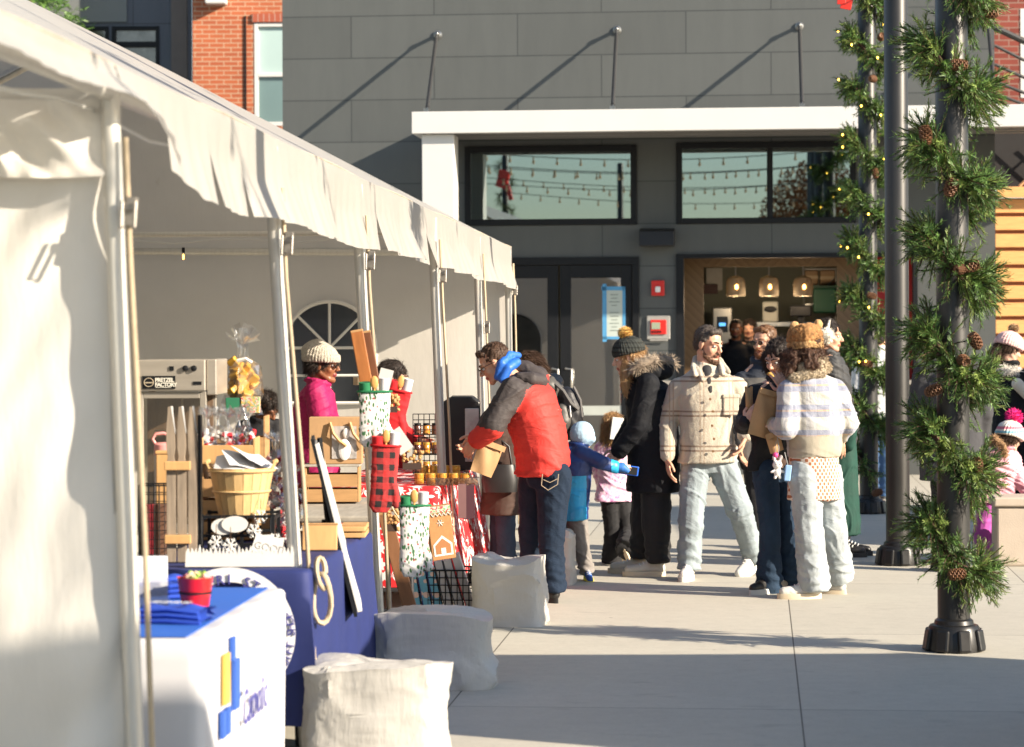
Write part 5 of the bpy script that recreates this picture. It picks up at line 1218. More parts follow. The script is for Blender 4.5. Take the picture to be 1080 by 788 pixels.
for i,(x,y) in enumerate(((749,421),(752,434),(751,449),(753,463),(752,476))):
    mb=MB(); p=Fm.j(x,y,-.172); mb.lathe([(.0,0),(.009,0),(.009,.004),(.0,.005)],p,10,M=Matrix.Rotation(R(90),4,'X')); mb.build('button',mat('horn_button',(.20,.11,.05),.3),Fm.o)
mb=MB(); M_=Matrix.Translation(j(771,427,-.128)); mb.box(-.055,.055,-.006,.02,-.07,.06,0,M_@Matrix.Rotation(R(12),4,'Z')); mb.box(-.06,.06,-.012,.02,.045,.072,0,M_@Matrix.Rotation(R(12),4,'Z')); mb.build('breast_pocket',cream_plaid,Fm.o,bevel=.008)
mb=MB(); c=Fm.J['wrL']; mb.tube([c+Vector((.034*math.cos(q),.034*math.sin(q),.008*math.cos(q))) for q in np.linspace(0,6.283,15)[:-1]],.008,6,closed=True); mb.build('watch',blk,Fm.o)
Fm.shoe('R',(-.28,-1,0),white_leather,white_rubber,L=.30); Fm.shoe('L',(-.62,-.66,-.42),white_leather,white_rubber,L=.30)
# ---- man with glasses behind
navyk=pattern_mat('navy_grey_jacket',lambda nt,vec,xyz: mixc(nt,math_n(nt,'GREATER_THAN',xyz[2],1.33),(.085,.08,.075),(.015,.02,.032)),.8,.3,200)
Gm=Person(800,19.2,'man with dark glasses and short auburn beard behind the group',(-.55,-.85),dict(head=(806,360),look=(-.62,-.75,-.12),neck=(803,382),chest=(802,408),waist=(801,448),pelvis=(801,480),shR=(782,403,-.05),shL=(823,403,.05),elR=(777,435,-.05),elL=(828,435,.1),wrR=(781,470,-.12),wrL=(822,470,-.05),hipR=(795,488,-.02),hipL=(808,488,.04),knR=(797,535,-.05),knL=(812,535,.03),anR=(802,577,0),anL=(817,575,.1)),skin_light,.98,vox=.006)
Gm.body(True); Gm.jacket('jacket',navyk,(801,487,0),hw=.20,seed=41,vox=.01); Gm.trousers(blk,(.09,.07,.055),seed=42)
Gm.hair(mat('auburn_hair',(.15,.07,.028),.5,var=.4,vs=60),'short',13); Gm.glasses(True); Gm.brows(_M['auburn_hair'])
mb=MB(); h=Gm.H
for q in (-1,1): cap(mb,[(h(q*.058,.01,-.045),.011),(h(q*.050,.035,-.075),.016),(h(q*.022,.068,-.10),.017),(h(0,.080,-.105),.018)]); cap(mb,[(h(q*.026,.084,-.062),.007),(h(0,.099,-.046),.0065)])
skin('beard',mb,mat('ginger_beard',(.24,.09,.035),.7,var=.3,vs=60),Gm.o,.005,1,None,strands(.003),strand=(1500,.012,.0009,(0,0,-1),(.7,.6,.4),3))
Gm.shoe('R',(-.3,-.9,0),white_leather,white_rubber); Gm.shoe('L',(-.3,-.9,0),white_leather,white_rubber)
# ---- woman eating
blkj=mat('black_quilted_jacket',(.014,.014,.017),.7,var=.25,vs=8,bmp=.2,bs=300,bd=.001,spec=.3,crum=(12,.025))
Hw=Person(818,16.4,'dark haired woman in black jacket eating while holding a paper bag',(-.55,-.8),dict(head=(821,378),look=(-.62,-.68,-.38),neck=(821,400),chest=(816,424),waist=(815,458),pelvis=(816,482),shR=(796,417,-.02),shL=(837,417,.1),elR=(784,449,-.04),elL=(838,442,-.02),wrR=(786,445,-.2),wrL=(828,414,-.18),hipR=(807,496,-.04),hipL=(825,496,.06),knR=(812,556,-.06),knL=(831,556,.06),anR=(811,613,0),anL=(833,612,.12)),skin_pale,.93,vox=.005)
Hw.body(True,1.0,handcfg=dict(R=dict(dir=(.45,-.1,.55),nrm=(.4,.7,.0),curl=.9),L=dict(dir=(-.35,-.05,.85),nrm=(-.2,.9,.1),curl=.8)))
Hw.jacket('jacket',blkj,(814,496,0),hw=.175,hd=.135,arm=(.075,.066,.05),amp=.009,seed=45,vox=.008,collar=.07)
Hw.trousers(denim('indigo_denim',(.022,.042,.075)),(.095,.075,.088),amp=.010,seed=46,hemz=.08,vox=.008)
Hw.hair(dark_hair,'long',15,[[((-.075,.02,.03),.028),((-.085,.03,-.06),.036),((-.10,.02,-.15),.040),((-.10,.0,-.22),.03)],[((.075,.02,.03),.03),((.085,.0,-.06),.04),((.09,-.02,-.17),.04)],[((0,-.09,-.03),.05),((0,-.10,-.14),.06)]],curl=.006); Hw.brows(dark_hair)
Hw.shoe('R',(-.6,-.7,0),_M['black_leather'],white_rubber,L=.28,lace=False); Hw.shoe('L',(-.6,-.7,0),mat('grey_suede',(.30,.25,.2),.8,var=.1),white_rubber,L=.28)
bag_flat('paper_bag','open brown paper bag held up by the woman eating','paper bag',Hw.b+Hw.j(806,437,-.30),.15,.29,.05,(.05,.28,.3))
bag_flat('paper_bag','narrow rolled paper bag behind the fingers of the woman eating','paper bag',Hw.b+Hw.j(790,420,-.16),.05,.14,.03,(0,-.03,.2),fold=False)
mb=MB(); c=Hw.H(0,.118,-.058); mb.ell(c,.022,.016,.013,n=10,k=7); mb.ell(c+Vector((.012,0,-.012)),.014,.012,.01); o=mb.build('snack',mat('golden_pastry',(.62,.38,.10),.7,var=.25,vs=60),None,smooth=60); o.location=Hw.b; tag(o,'golden bite of pastry at the mouth of the dark haired woman','food')
# ---- woman in bear hat and plaid jacket, back turned
shp=mat('cream_sherpa',(.50,.41,.29),.95,var=.2,vs=60,bmp=.8,bs=140,bd=.01); rib=mat('cream_rib',(.38,.34,.27),.85,var=.06,bmp=.4,bs=200)
lav=(.25,.29,.42); plj=None
def plaid_fn(nt,vec,xyz):
    z=xyz[2]; n=noise(nt,vec,40,3)
    t=math_n(nt,'FRACT',math_n(nt,'DIVIDE',math_n(nt,'ADD',z,5.02),.158))
    base=ramp(nt,t,[(0,(.12,.14,.225)),(.20,(.12,.14,.225)),(.22,(.34,.21,.12)),(.27,(.34,.21,.12)),(.29,(.12,.14,.225)),(.47,(.13,.155,.24)),(.50,(.38,.362,.325)),(.97,(.38,.362,.325)),(1,(.12,.14,.225))])
    for nd in nt.nodes:
        if nd.type=='VALTORGB': nd.color_ramp.interpolation='LINEAR'
    v=math_n(nt,'LESS_THAN',math_n(nt,'FRACT',math_n(nt,'DIVIDE',math_n(nt,'ADD',xyz[0],5.03),.15)),.45)
    c=mixc(nt,math_n(nt,'MULTIPLY',v,.28),base,(.42,.45,.56)); return mixc(nt,math_n(nt,'MULTIPLY',n,.3),c,(.8,.78,.74))
plj=pattern_mat('blue_cream_plaid_wool',plaid_fn,.95,.6,160,.006,sheen=.3); crease(plj,8)
I=Person(860,16.1,'woman in brown bear-eared hat and blue plaid jacket with her back turned',(-.45,.9),dict(head=(848,368),look=(-.7,.7,-.05),neck=(852,390),chest=(857,416),waist=(858,448),pelvis=(859,474),shL=(833,413,-.08),shR=(881,413,.06),elL=(829,452,-.16),elR=(894,446,.06),wrL=(816,449,0),wrR=(880,466,.2),hipL=(849,500,-.06),hipR=(871,500,.06),knL=(853,556,-.07),knR=(878,556,.08),anL=(858,613,-.05),anR=(884,602,.22)),skin_pale,.95)
I.body(False,handcfg=dict(L=dict(dir=(-.9,.2,.1),nrm=(0,.3,-1),curl=.8)))
def imf(C): return (C[:,2]<I.j(0,463,0).z)&(C[:,0]>I.J['elL'].x+.03)&(C[:,0]<I.J['elR'].x-.0)
I.jacket('jacket',[plj,rib],(858,482,0),hw=.185,hd=.16,arm=(.085,.08,.055),amp=.011,seed=51,collar=0,vox=.008,matfn=imf,flare=.90,waistk=1.06)
i_=I.j; collar_flap(I,[[i_(836,399,-.1),i_(834,392,-.02),i_(840,384,.08)],[i_(838,399,-.12),i_(850,396,-.12),i_(866,393,-.08)],[i_(846,388,-.10),i_(858,385,-.10),i_(869,385,-.04),i_(872,388,.05)],[i_(850,380,-.06),i_(862,378,-.04),i_(868,380,.03)]],shp,'sherpa_collar',.033,.008)
JOBS[-1]=JOBS[-1][:-1]+((5000,.012,.0022,(0,0,-.3),(1,.3,.6),4),)
mb=MB(); cap(mb,[(i_(822,450,-.06),.048),(i_(815,447,0),.044)]); skin('cuff',mb,shp,I.o,.007,2,None,folds(.004,(30,30,30),2))
houn=pattern_mat('rust_houndstooth',lambda nt,vec,xyz: mixc(nt,math_n(nt,'GREATER_THAN',math_n(nt,'MULTIPLY',math_n(nt,'SINE',math_n(nt,'MULTIPLY',math_n(nt,'ADD',xyz[0],math_n(nt,'MULTIPLY',xyz[1],.6)),190)),math_n(nt,'SINE',math_n(nt,'MULTIPLY',xyz[2],150))),-.1),(.36,.13,.06),(.62,.54,.47)),.85,.2,200)
mb=MB(); r_=I.r; loft(mb,[(i_(859,527,0),r_,I.f,.175,.15),(i_(859,500,0),r_,I.f,.165,.135),(i_(858,475,0),r_,I.f,.155,.12)]); skin('shirt_tail',mb,houn,I.o,.009,2,None,folds(.012,(14,14,2),7))
I.trousers(denim('bleached_denim',(.36,.40,.42)),(.115,.098,.10),amp=.014,seed=53,hemz=.06,vox=.008)
I.hair(curly_hair,'long',21,[[((-.07,.0,.0),.04),((-.10,.0,-.07),.05),((-.12,.02,-.13),.045)],[((-.04,-.07,-.03),.05),((-.05,-.09,-.10),.05)],[((.05,-.06,-.03),.045),((.06,-.07,-.09),.045)],[((-.09,.05,-.03),.035),((-.11,.06,-.10),.04)]],curl=.014,vox=.006)
bearf=mat('brown_bear_fur',(.34,.17,.06),.9,var=.5,vs=25); beart=mat('tan_bear_fur',(.50,.30,.13),.9,var=.3,vs=25)
R3=Matrix((I.hr,I.hf,I.hu)).transposed()
mb=MB(); h=I.H; loft(mb,[(h(0,-.012,-.0),I.hr,I.hf,.104,.112),(h(0,-.012,.05),I.hr,I.hf,.106,.115),(h(0,-.012,.11),I.hr,I.hf,.098,.106),(h(0,-.012,.145),I.hr,I.hf,.078,.085),(h(0,-.012,.16),I.hr,I.hf,.04,.045)],24)
hz=h(0,0,.045); skin('bear_hat',mb,[bearf,beart],I.o,.006,2,lambda C:((C-np.array(hz))@np.array(I.hu)<0),lambda Q,Nn:.005*vnoise(Q*55,3)+.003*vnoise(Q*110,5)-.006*np.exp(-(((Q-np.array(hz))@np.array(I.hu))/.006)**2))
g=random.Random(8); fz=MB(); P0=[];D0=[]
for _ in range(1800):
    q=g.random()*6.283; t=g.random(); r=.104*(1-max(0,t-.55)**2*3.2*.6); v=(I.hr*math.cos(q)+I.hf*math.sin(q)); P0.append(h(0,-.012,0+t*.15)+v*r*(1.0)); D0.append(v+Vector((0,0,.3*t)))
fuzz(fz,P0,D0,.016,.0022,g,.3); fz.build('hat_fur',bearf,I.o)
for sx in (-1,1):
    mb=MB(); c=i_(838,344,-.03) if sx<0 else i_(863,342,.03); mb.ell(c,.030,.018,.032,n=14,k=10); mb.ell(c+Vector((0,-.012,.0)),.018,.012,.02,n=10,k=8); skin('bear_ear',mb,beart,I.o,.005,1,None,lambda Q,Nn:.003*vnoise(Q*90,3))
I.shoe('L',(-1,-.1,0),white_leather,cream,L=.30); I.shoe('R',(-.75,.5,-.1),white_leather,cream,L=.30)
bag_flat('paper_bag','small brown paper bag in the hand of the bear hat woman','paper bag',I.b+I.j(817,467,-.06),.09,.12,.04,(0,-.3,.2))
# charms hanging from her hand
pc=empty('plush_charm',I.b+I.j(820,493,-.12),0,'white plush bunny charm hanging from the bear hat woman bag','charm')
mb=MB(); mb.ell((0,0,.015),.032,.028,.026,n=14,k=10); mb.ell((0,0,-.03),.024,.02,.028,n=12,k=8)
for q in (-1,1): cap(mb,[((q*.015,0,.035),.009),((q*.022,0,.065),.011)]); cap(mb,[((q*.02,-.004,-.02),.009),((q*.038,-.006,-.028),.008)]); cap(mb,[((q*.012,0,-.05),.010),((q*.015,-.004,-.064),.010)])
skin('plush',mb,mat('white_plush',(.72,.70,.68),.9,var=.08,bmp=.5,bs=200),pc,.005,1)
for q in (-1,1):
    mb=MB(); mb.ell((q*.012,-.027,.02),.003,.003,.004,n=6,k=4); mb.build('eye',eyed,pc)
mb=MB(); mb.tube([(0,0,.06),(.01,0,.12),(0,.02,.2)],.003,5); mb.build('cord',mat('cord_grey',(.3,.3,.3),.6),pc)
pc=empty('pink_charm',I.b+I.j(818,480,-.12),0,'hot pink ball charm above the plush bunny','charm'); mb=MB(); mb.ell((0,0,0),.018,.018,.018); mb.build('ball',mat('hot_pink',(.75,.06,.25),.5),pc,smooth=60); mb=MB(); mb.tube([(0,0,.017),(.004,0,.09)],.002,5); mb.build('cord',_M['cord_grey'],pc)
pc=empty('blue_tag',I.b+I.j(831,499,-.14),0,'small pale blue pouch hanging beside the plush bunny','pouch'); mb=MB(); mb.obox((0,0,0),.04,.015,.10,(0,.12,0)); mb.build('pouch',mat('pale_blue_vinyl',(.25,.42,.68),.4,var=.1),pc,bevel=.006); mb=MB(); mb.tube([(0,0,.05),(-.02,0,.13)],.003,5); mb.build('cord',_M['cord_grey'],pc)
# ---- woman with earmuffs
puff=mat('dark_grey_puffer',(.035,.036,.038),.65,var=.2,vs=5,bmp=.2,bs=90)
Jw=Person(883,19.0,'woman in fluffy white earmuffs with dark puffer jacket and green skirt',(.85,.2),dict(head=(874,354),look=(.92,-.25,-.1),neck=(873,375),chest=(876,402),waist=(880,440),pelvis=(884,465),shR=(877,387,-.17),shL=(880,385,.17),elR=(884,425,-.17),elL=(888,425,.15),wrR=(886,460,-.2),wrL=(890,457,.1),hipR=(884,478,-.07),hipL=(888,478,.07),knR=(884,530,-.05),knL=(890,530,.06),anR=(883,577,0),anL=(889,570,.12)),skin_light,.95,vox=.007)
Jw.body(True); Jw.jacket('puffer_jacket',puff,(883,470,0),hw=.19,hd=.16,arm=(.085,.075,.06),seed=61,ff=(3,3,30),amp=.015)
Jw.hair(dark_hair,'long',23,[[((0,-.09,-.03),.05),((0,-.1,-.13),.05)]]); Jw.trousers(blk,(.08,.06,.05),seed=62)
gw=mat('bottle_green_wool',(.006,.05,.035),.8,var=.25,vs=8,bmp=.3,bs=200); q=Jw.j
mb=MB(); loft(mb,[(q(888,563,0),Jw.r,Jw.f,.17,.13),(q(887,520,0),Jw.r,Jw.f,.16,.125),(q(886,480,0),Jw.r,Jw.f,.15,.12),(q(884,450,0),Jw.r,Jw.f,.14,.12)]); skin('skirt',mb,gw,Jw.o,.009,2,None,folds(.015,(16,16,2),7))
mb=MB(); cap(mb,[(q(895,430,-.15),.04),(q(897,450,-.17),.055),(q(895,470,-.16),.045)]); skin('scarf',mb,gw,Jw.o,.009,2,None,folds(.01,(12,12,5),7))
mb=MB(); h=Jw.H; em=mat('white_fluff',(.75,.70,.60),.95,var=.12)
mb.tube([h(.09*math.cos(a),-.0,.01+.106*math.sin(a)) for a in np.linspace(0,math.pi,14)],.012,8); mb.build('headband',em,Jw.o,smooth=60)
for s_ in (-1,1):
    mb=MB(); c=h(s_*.105,.0,-.0); g=random.Random(3); mb.ell(c,.05,.05,.055); Pp=[];Dd=[]
    for _ in range(500):
        v=Vector((g.gauss(0,1),g.gauss(0,1),g.gauss(0,1))).normalized(); Pp.append(c+v*.05); Dd.append(v)
    fuzz(mb,Pp,Dd,.022,.003,g,0); mb.ell(h(s_*.128,0,-.005),.012,.012,.012) if 0 else None; mb.build('earmuff',em,Jw.o)
Jw.shoe('R',(.9,-.2,0),_M['black_leather'],_M['black_rubber']); Jw.shoe('L',(.9,-.2,0),_M['black_leather'],_M['black_rubber'])
# ---- person in dark coat behind the near post
O_=Person(1003,17.8,'person in charcoal coat mostly hidden behind the garlanded post',(0,1),dict(head=(1003,362),neck=(1003,380),chest=(1003,408),waist=(1003,450),pelvis=(1003,480),shL=(976,394,0),shR=(1030,394,0),elL=(968,435,0),elR=(1036,435,0),wrL=(972,470,.1),wrR=(1032,470,.1),hipL=(994,490,0),hipR=(1012,490,0),knL=(993,545,0),knR=(1013,545,0),anL=(992,592,0),anR=(1014,592,0)),skin_light,1.0,vox=.009)
O_.body(False); O_.jacket('coat',mat('charcoal_wool',(.04,.04,.045),.85,var=.15,bmp=.3,bs=200),(1003,507,0),hw=.22,hd=.16,arm=(.09,.078,.062),seed=71,vox=.011); O_.trousers(blk,(.09,.07,.06),seed=72,vox=.011); O_.hair(dark_hair,'short',3,vox=.008)
O_.shoe('L',(0,1,0),_M['black_leather'],_M['black_rubber']); O_.shoe('R',(0,1,0),_M['black_leather'],_M['black_rubber'])
# ---- woman in pale pink beanie
Nw=Person(1068,21,'woman in pale pink bobble hat and black coat at the right edge',(.5,.8),dict(head=(1065,368),look=(.8,.3,-.3),neck=(1064,386),chest=(1068,410),waist=(1069,445),pelvis=(1070,470),shL=(1050,398,.05),shR=(1083,398,-.05),elL=(1050,430,.1),elR=(1090,428,0),wrL=(1066,440,.2),wrR=(1092,450,.2),hipL=(1063,478,0),hipR=(1077,478,0),knL=(1063,525,0),knR=(1077,525,0),anL=(1063,562,0),anR=(1077,562,0)),skin_pale,.95,vox=.007)
Nw.body(False); Nw.jacket('coat',blkc,(1069,490,0),hw=.19,hd=.15,seed=74); Nw.trousers(blk,(.09,.07,.06),seed=75,vox=.011); Nw.hair(brown_hair,'long',4,[[((0,-.09,-.03),.05),((0,-.1,-.13),.05)]])
pink=mat('pale_pink_knit',(.72,.45,.42),.9,var=.1,vs=20,bmp=.6,bs=90); beanie(Nw,pink,h_=.13,w_=.105); pompom(Nw,.17,.045,mat('tan_fur',(.40,.26,.14),.9,var=.3,vs=50))
n_=Nw.j; furring(Nw,[n_(1056,388,-.08),n_(1064,392,-.12),n_(1073,390,-.12)],.045,mat('white_scarf_fur',(.6,.56,.5),.9,var=.2,vs=40),'fur_collar',500,.035)
mb=MB(); cap(mb,[(Nw.j(1073,405,-.18),.05),(Nw.j(1083,416,-.18),.045),(Nw.j(1090,424,-.15),.04)]); skin('sleeve_panel',mb,mat('cream_fleece',(.6,.55,.46),.9,var=.1),Nw.o,.009,2)
Nw.shoe('L',(.3,.9,0),_M['black_leather'],_M['black_rubber']); Nw.shoe('R',(.3,.9,0),_M['black_leather'],_M['black_rubber'])
# ---- child in pink leaning on the planter
pk=mat('blush_puffer',(.72,.36,.42),.5,var=.1,vs=6); mg=mat('orchid_trousers',(.50,.10,.42),.7,var=.12,vs=8,bmp=.2,bs=150)
Mc=Person(1048,18.9,'child in blush pink puffer and white bobble hat leaning on the bench',(.45,.85),dict(head=(1066,463),look=(.8,.5,-.3),neck=(1060,474),chest=(1054,490),waist=(1050,512),pelvis=(1046,526),shL=(1042,484,.0),shR=(1068,484,-.0),elL=(1045,508,.0),elR=(1074,505,-.05),wrL=(1062,520,.08),wrR=(1084,520,.02),hipL=(1042,532,0),hipR=(1052,532,0),knL=(1036,560,0),knR=(1048,560,.02),anL=(1037,588,0),anR=(1047,587,.1)),skin_pale,.64,vox=.006)
Mc.body(False,.8); Mc.jacket('puffer_jacket',pk,(1046,530,0),hw=.26,hd=.20,arm=(.10,.09,.075),amp=.016,ff=(4,4,34),seed=81,vox=.008,collar=.09); Mc.trousers(mg,(.13,.11,.10),seed=82,vox=.009)
Mc.hair(brown_hair,'long',4); m_=Mc.j; furring(Mc,[m_(1040,468,-.06),m_(1048,462,-.1),m_(1058,470,-.12),m_(1060,480,-.1)],.035,mat('brown_trim_fur',(.30,.18,.09),.9,var=.4,vs=40),'fur_trim',500,.028)
capm=pattern_mat('striped_white_knit',lambda nt,vec,xyz: ramp(nt,math_n(nt,'FRACT',math_n(nt,'MULTIPLY',math_n(nt,'SUBTRACT',xyz[2],Mc.J['head'].z+.055),14)),[(0,(.75,.72,.66)),(.45,(.75,.72,.66)),(.5,(.65,.25,.3)),(.62,(.25,.5,.6)),(.72,(.75,.72,.66))]) if 0 else mixc(nt,math_n(nt,'LESS_THAN',math_n(nt,'ABSOLUTE',math_n(nt,'SUBTRACT',xyz[2],Mc.J['head'].z+.085)),.010),mixc(nt,math_n(nt,'LESS_THAN',math_n(nt,'ABSOLUTE',math_n(nt,'SUBTRACT',xyz[2],Mc.J['head'].z+.055)),.008),(.72,.68,.60),(.2,.45,.55)),(.6,.2,.25)),.9,.5,100)
beanie(Mc,capm,h_=.16,w_=.12); pompom(Mc,.205,.065,mat('hot_pink_yarn',(.80,.02,.22),.9,var=.2,vs=50))
Mc.shoe('L',(.3,.9,0),_M['off_white_trainer'],cream,L=.3); Mc.shoe('R',(.3,.9,0),_M['off_white_trainer'],cream,L=.3)
# ---- distant person in pale jacket
P_=Person(926,25.5,'distant person in pale jacket and blue jeans behind the bare post',(.2,.9),dict(head=(927,356),neck=(927,370),chest=(927,388),waist=(927,415),pelvis=(927,436),shL=(907,380,0),shR=(946,380,0),elL=(903,407,0),elR=(950,407,0),wrL=(906,432,0),wrR=(947,432,0),hipL=(920,442,0),hipR=(934,442,0),knL=(920,485,0),knR=(934,485,0),anL=(920,520,0),anR=(934,520,0)),skin_light,.97,vox=.01)
P_.body(False); P_.jacket('jacket',mat('pale_grey_jacket',(.55,.56,.57),.7,var=.08),(927,442,0),seed=84,vox=.012); P_.trousers(denim('plain_blue_denim',(.06,.12,.24)),seed=85,vox=.012); P_.hair(dark_hair,'short',3,vox=.009)
P_.shoe('L',(0,1,0),white_leather,white_rubber); P_.shoe('R',(0,1,0),white_leather,white_rubber)
# ---- vendor in magenta coat and grey knit hat
mag=mat('magenta_down',(.36,.014,.095),.6,var=.12,vs=6,bmp=.2,bs=300,bd=.001,spec=.3,crum=(12,.025))
V1=Person(335,17.5,'vendor in magenta down coat and grey knitted hat inside the tent',(1,-.05),dict(head=(341,385),look=(.95,-.25,-.05),neck=(334,405),chest=(332,432),waist=(334,468),pelvis=(335,495),shR=(333,415,-.18),shL=(337,413,.18),elR=(341,452,-.2),elL=(350,452,.18),wrR=(364,470,-.15),wrL=(370,468,.1),hipR=(335,505,-.08),hipL=(337,505,.08),knR=(338,560,-.07),knL=(340,560,.08),anR=(335,612,-.05),anL=(340,606,.1)),skin_brown,.95)
V1.body(True,1.05); V1.jacket('down_coat',mag,(335,530,0),hw=.19,hd=.165,arm=(.09,.075,.06),amp=.012,seed=91,ff=(5,5,22),collar=.08); V1.trousers(mat('plum_trousers',(.12,.01,.06),.8),(.09,.07,.06),seed=92,vox=.01)
gk=pattern_mat('grey_chunky_knit',lambda nt,vec,xyz: mixc(nt,noise(nt,vec,70,2),(.30,.27,.22),(.52,.48,.41)),.95,.9,80,.01); beanie(V1,gk,h_=.135,w_=.108,tilt=1.8,lift=.01,cuff=True)
V1.glasses(); V1.hair(dark_hair,'long',8,vox=.007); V1.shoe('R',(1,0,0),_M['black_leather'],_M['black_rubber']); V1.shoe('L',(1,0,0),_M['black_leather'],_M['black_rubber'])
# ---- vendor with dark hair pulled back
V2=Person(415,17.8,'vendor with tied back dark hair in red top behind hanging mitts',(1,-.1),dict(head=(416,399),look=(.95,-.2,-.15),neck=(411,417),chest=(411,440),waist=(412,470),pelvis=(413,495),shR=(411,427,-.15),shL=(414,425,.15),elR=(417,458,-.16),elL=(424,455,.15),wrR=(436,466,-.15),wrL=(440,462,.1),hipR=(413,500,-.07),hipL=(415,500,.07),knR=(414,550,-.05),knL=(417,550,.06),anR=(412,594,0),anL=(416,590,.1)),skin_pale,.9,vox=.006)
V2.body(True); V2.jacket('sweater',mat('red_wool',(.50,.012,.015),.8,var=.12,bmp=.4,bs=150),(413,500,0),hw=.16,hd=.13,arm=(.07,.055,.045),seed=95,collar=.065); V2.trousers(blk,(.085,.065,.055),seed=96,vox=.011)
V2.hair(dark_hair,'bun',8,[[((0,-.10,.0),.04),((0,-.12,-.06),.03),((0,-.12,-.14),.022)]],vox=.006); V2.brows(dark_hair)
V2.shoe('R',(1,0,0),_M['black_leather'],_M['black_rubber']); V2.shoe('L',(1,0,0),_M['black_leather'],_M['black_rubber'])
v=V2.j; mb=MB(); cap(mb,[(v(414,417,-.06),.028),(v(418,419,0),.03),(v(414,418,.06),.028)]); skin('white_scarf',mb,mat('white_cotton',(.7,.7,.7),.8),V2.o,.007,2,None,folds(.005,(14,14,14),3))
# ---- seated person in black
V3_=Person(275,19,'seated person with braided dark hair in black jacket behind the baskets',(.2,-.9),dict(head=(281,431),look=(.6,-.5,-.45),neck=(275,444),chest=(273,462),waist=(272,488),pelvis=(271,508),shR=(258,452,0),shL=(291,452,0),elR=(254,480,-.1),elL=(294,480,-.1),wrR=(262,500,-.3),wrL=(286,500,-.3),hipR=(264,512,-.02),hipL=(280,512,-.02),knR=(264,520,-.48),knL=(280,520,-.48),anR=(264,584,-.5),anL=(280,584,-.5)),skin_brown,.95,vox=.008)
V3_.body(False); V3_.jacket('jacket',blkj,(271,512,0),hw=.19,hd=.15,seed=98,vox=.01); V3_.trousers(blk,(.09,.07,.06),seed=99,vox=.011); V3_.hair(dark_hair,'long',8,curl=.01)
V3_.shoe('R',(0,-1,0),_M['black_leather'],_M['black_rubber']); V3_.shoe('L',(0,-1,0),_M['black_leather'],_M['black_rubber'])
st=empty('stool',(V3_.b.x,19,0),0,'plain metal stool under the seated person in black','stool'); mb=MB(); mb.box(-.2,.2,-.2,.2,.40,.43); mb.build('seat',stl,st,bevel=.01)
for a in (-1,1):
    for b_ in (-1,1): mb=MB(); mb.tube([(a*.17,b_*.17,.40),(a*.2,b_*.2,0)],.012,8); mb.build('leg',stl,st)
# ---- two diners seen through the serving window
for (x,lab) in ((776,'bearded diner with dark hair seen through the serving window'),(790,'second dark haired diner deeper in the serving window')):
    dd=31.4 if x<780 else 31.9; K=Person(x,dd,lab,(-.2,-1),dict(head=(x,347),neck=(x,361),chest=(x,376),waist=(x,400),pelvis=(x,418),shR=(x-15,368,0),shL=(x+15,368,0),elR=(x-17,390,0),elL=(x+17,390,0),wrR=(x-10,400,-.25),wrL=(x+10,400,-.25),hipR=(x-6,424,0),hipL=(x+6,424,0),knR=(x-6,460,0),knL=(x+6,460,0),anR=(x-6,487,0),anL=(x+6,487,0)),skin_brown if x<780 else skin_light,.95,vox=.011)
    K.body(True); K.jacket('jacket',blkc,(x,426,0),seed=x,vox=.014); K.trousers(blk,vox=.014); K.hair(dark_hair,'short' if x<780 else 'long',3,vox=.01)
    if x<780:
        mb=MB(); h=K.H; cap(mb,[(h(-.05,.03,-.07),.016),(h(0,.08,-.10),.018),(h(.05,.03,-.07),.016)]); mb.build('beard',dark_hair,K.o,smooth=60)
run_jobs()
# ------------------------------------------------------------------ tables, cloths and goods
def TLp(x,y,z=0):   # tent local -> world
    c,s=math.cos(TR),math.sin(TR); return Vector((TOx+x*c+y*s, -x*s+y*c, z))
def tent_empty(name,x,y,z,label,cat,group=None,rz=0): return empty(name,TLp(x,y,z),-TR+rz,label,cat,group)
gleg=mat('dark_grey_steel',(.05,.05,.055),.45,.5,var=.1)
def folding_table(x0,x1,y0,y1,label,m,h=.74,legs=True):
    t=tent_empty('folding_table',(x0+x1)/2,(y0+y1)/2,0,label,'table','folding tables of the stalls'); hx,hy=(x1-x0)/2,(y1-y0)/2
    mb=MB(); mb.box(-hx,hx,-hy,hy,h-.045,h-.008); mb.build('tabletop',m,t,bevel=.012)
    for s in (-1,1):
        mb=MB(); y=s*(hy-.22); mb.tube([(-hx+.08,y,h-.05),(-hx+.06,y,.0)],.014,8); mb.tube([(hx-.08,y,h-.05),(hx-.06,y,.0)],.014,8); mb.tube([(-hx+.07,y,.22),(hx-.07,y,.22)],.011,8); mb.tube([(0,y,.22),(0,y-s*.28,h-.06)],.010,8)
        mb.build('leg',gleg,t,smooth=50)
    return t
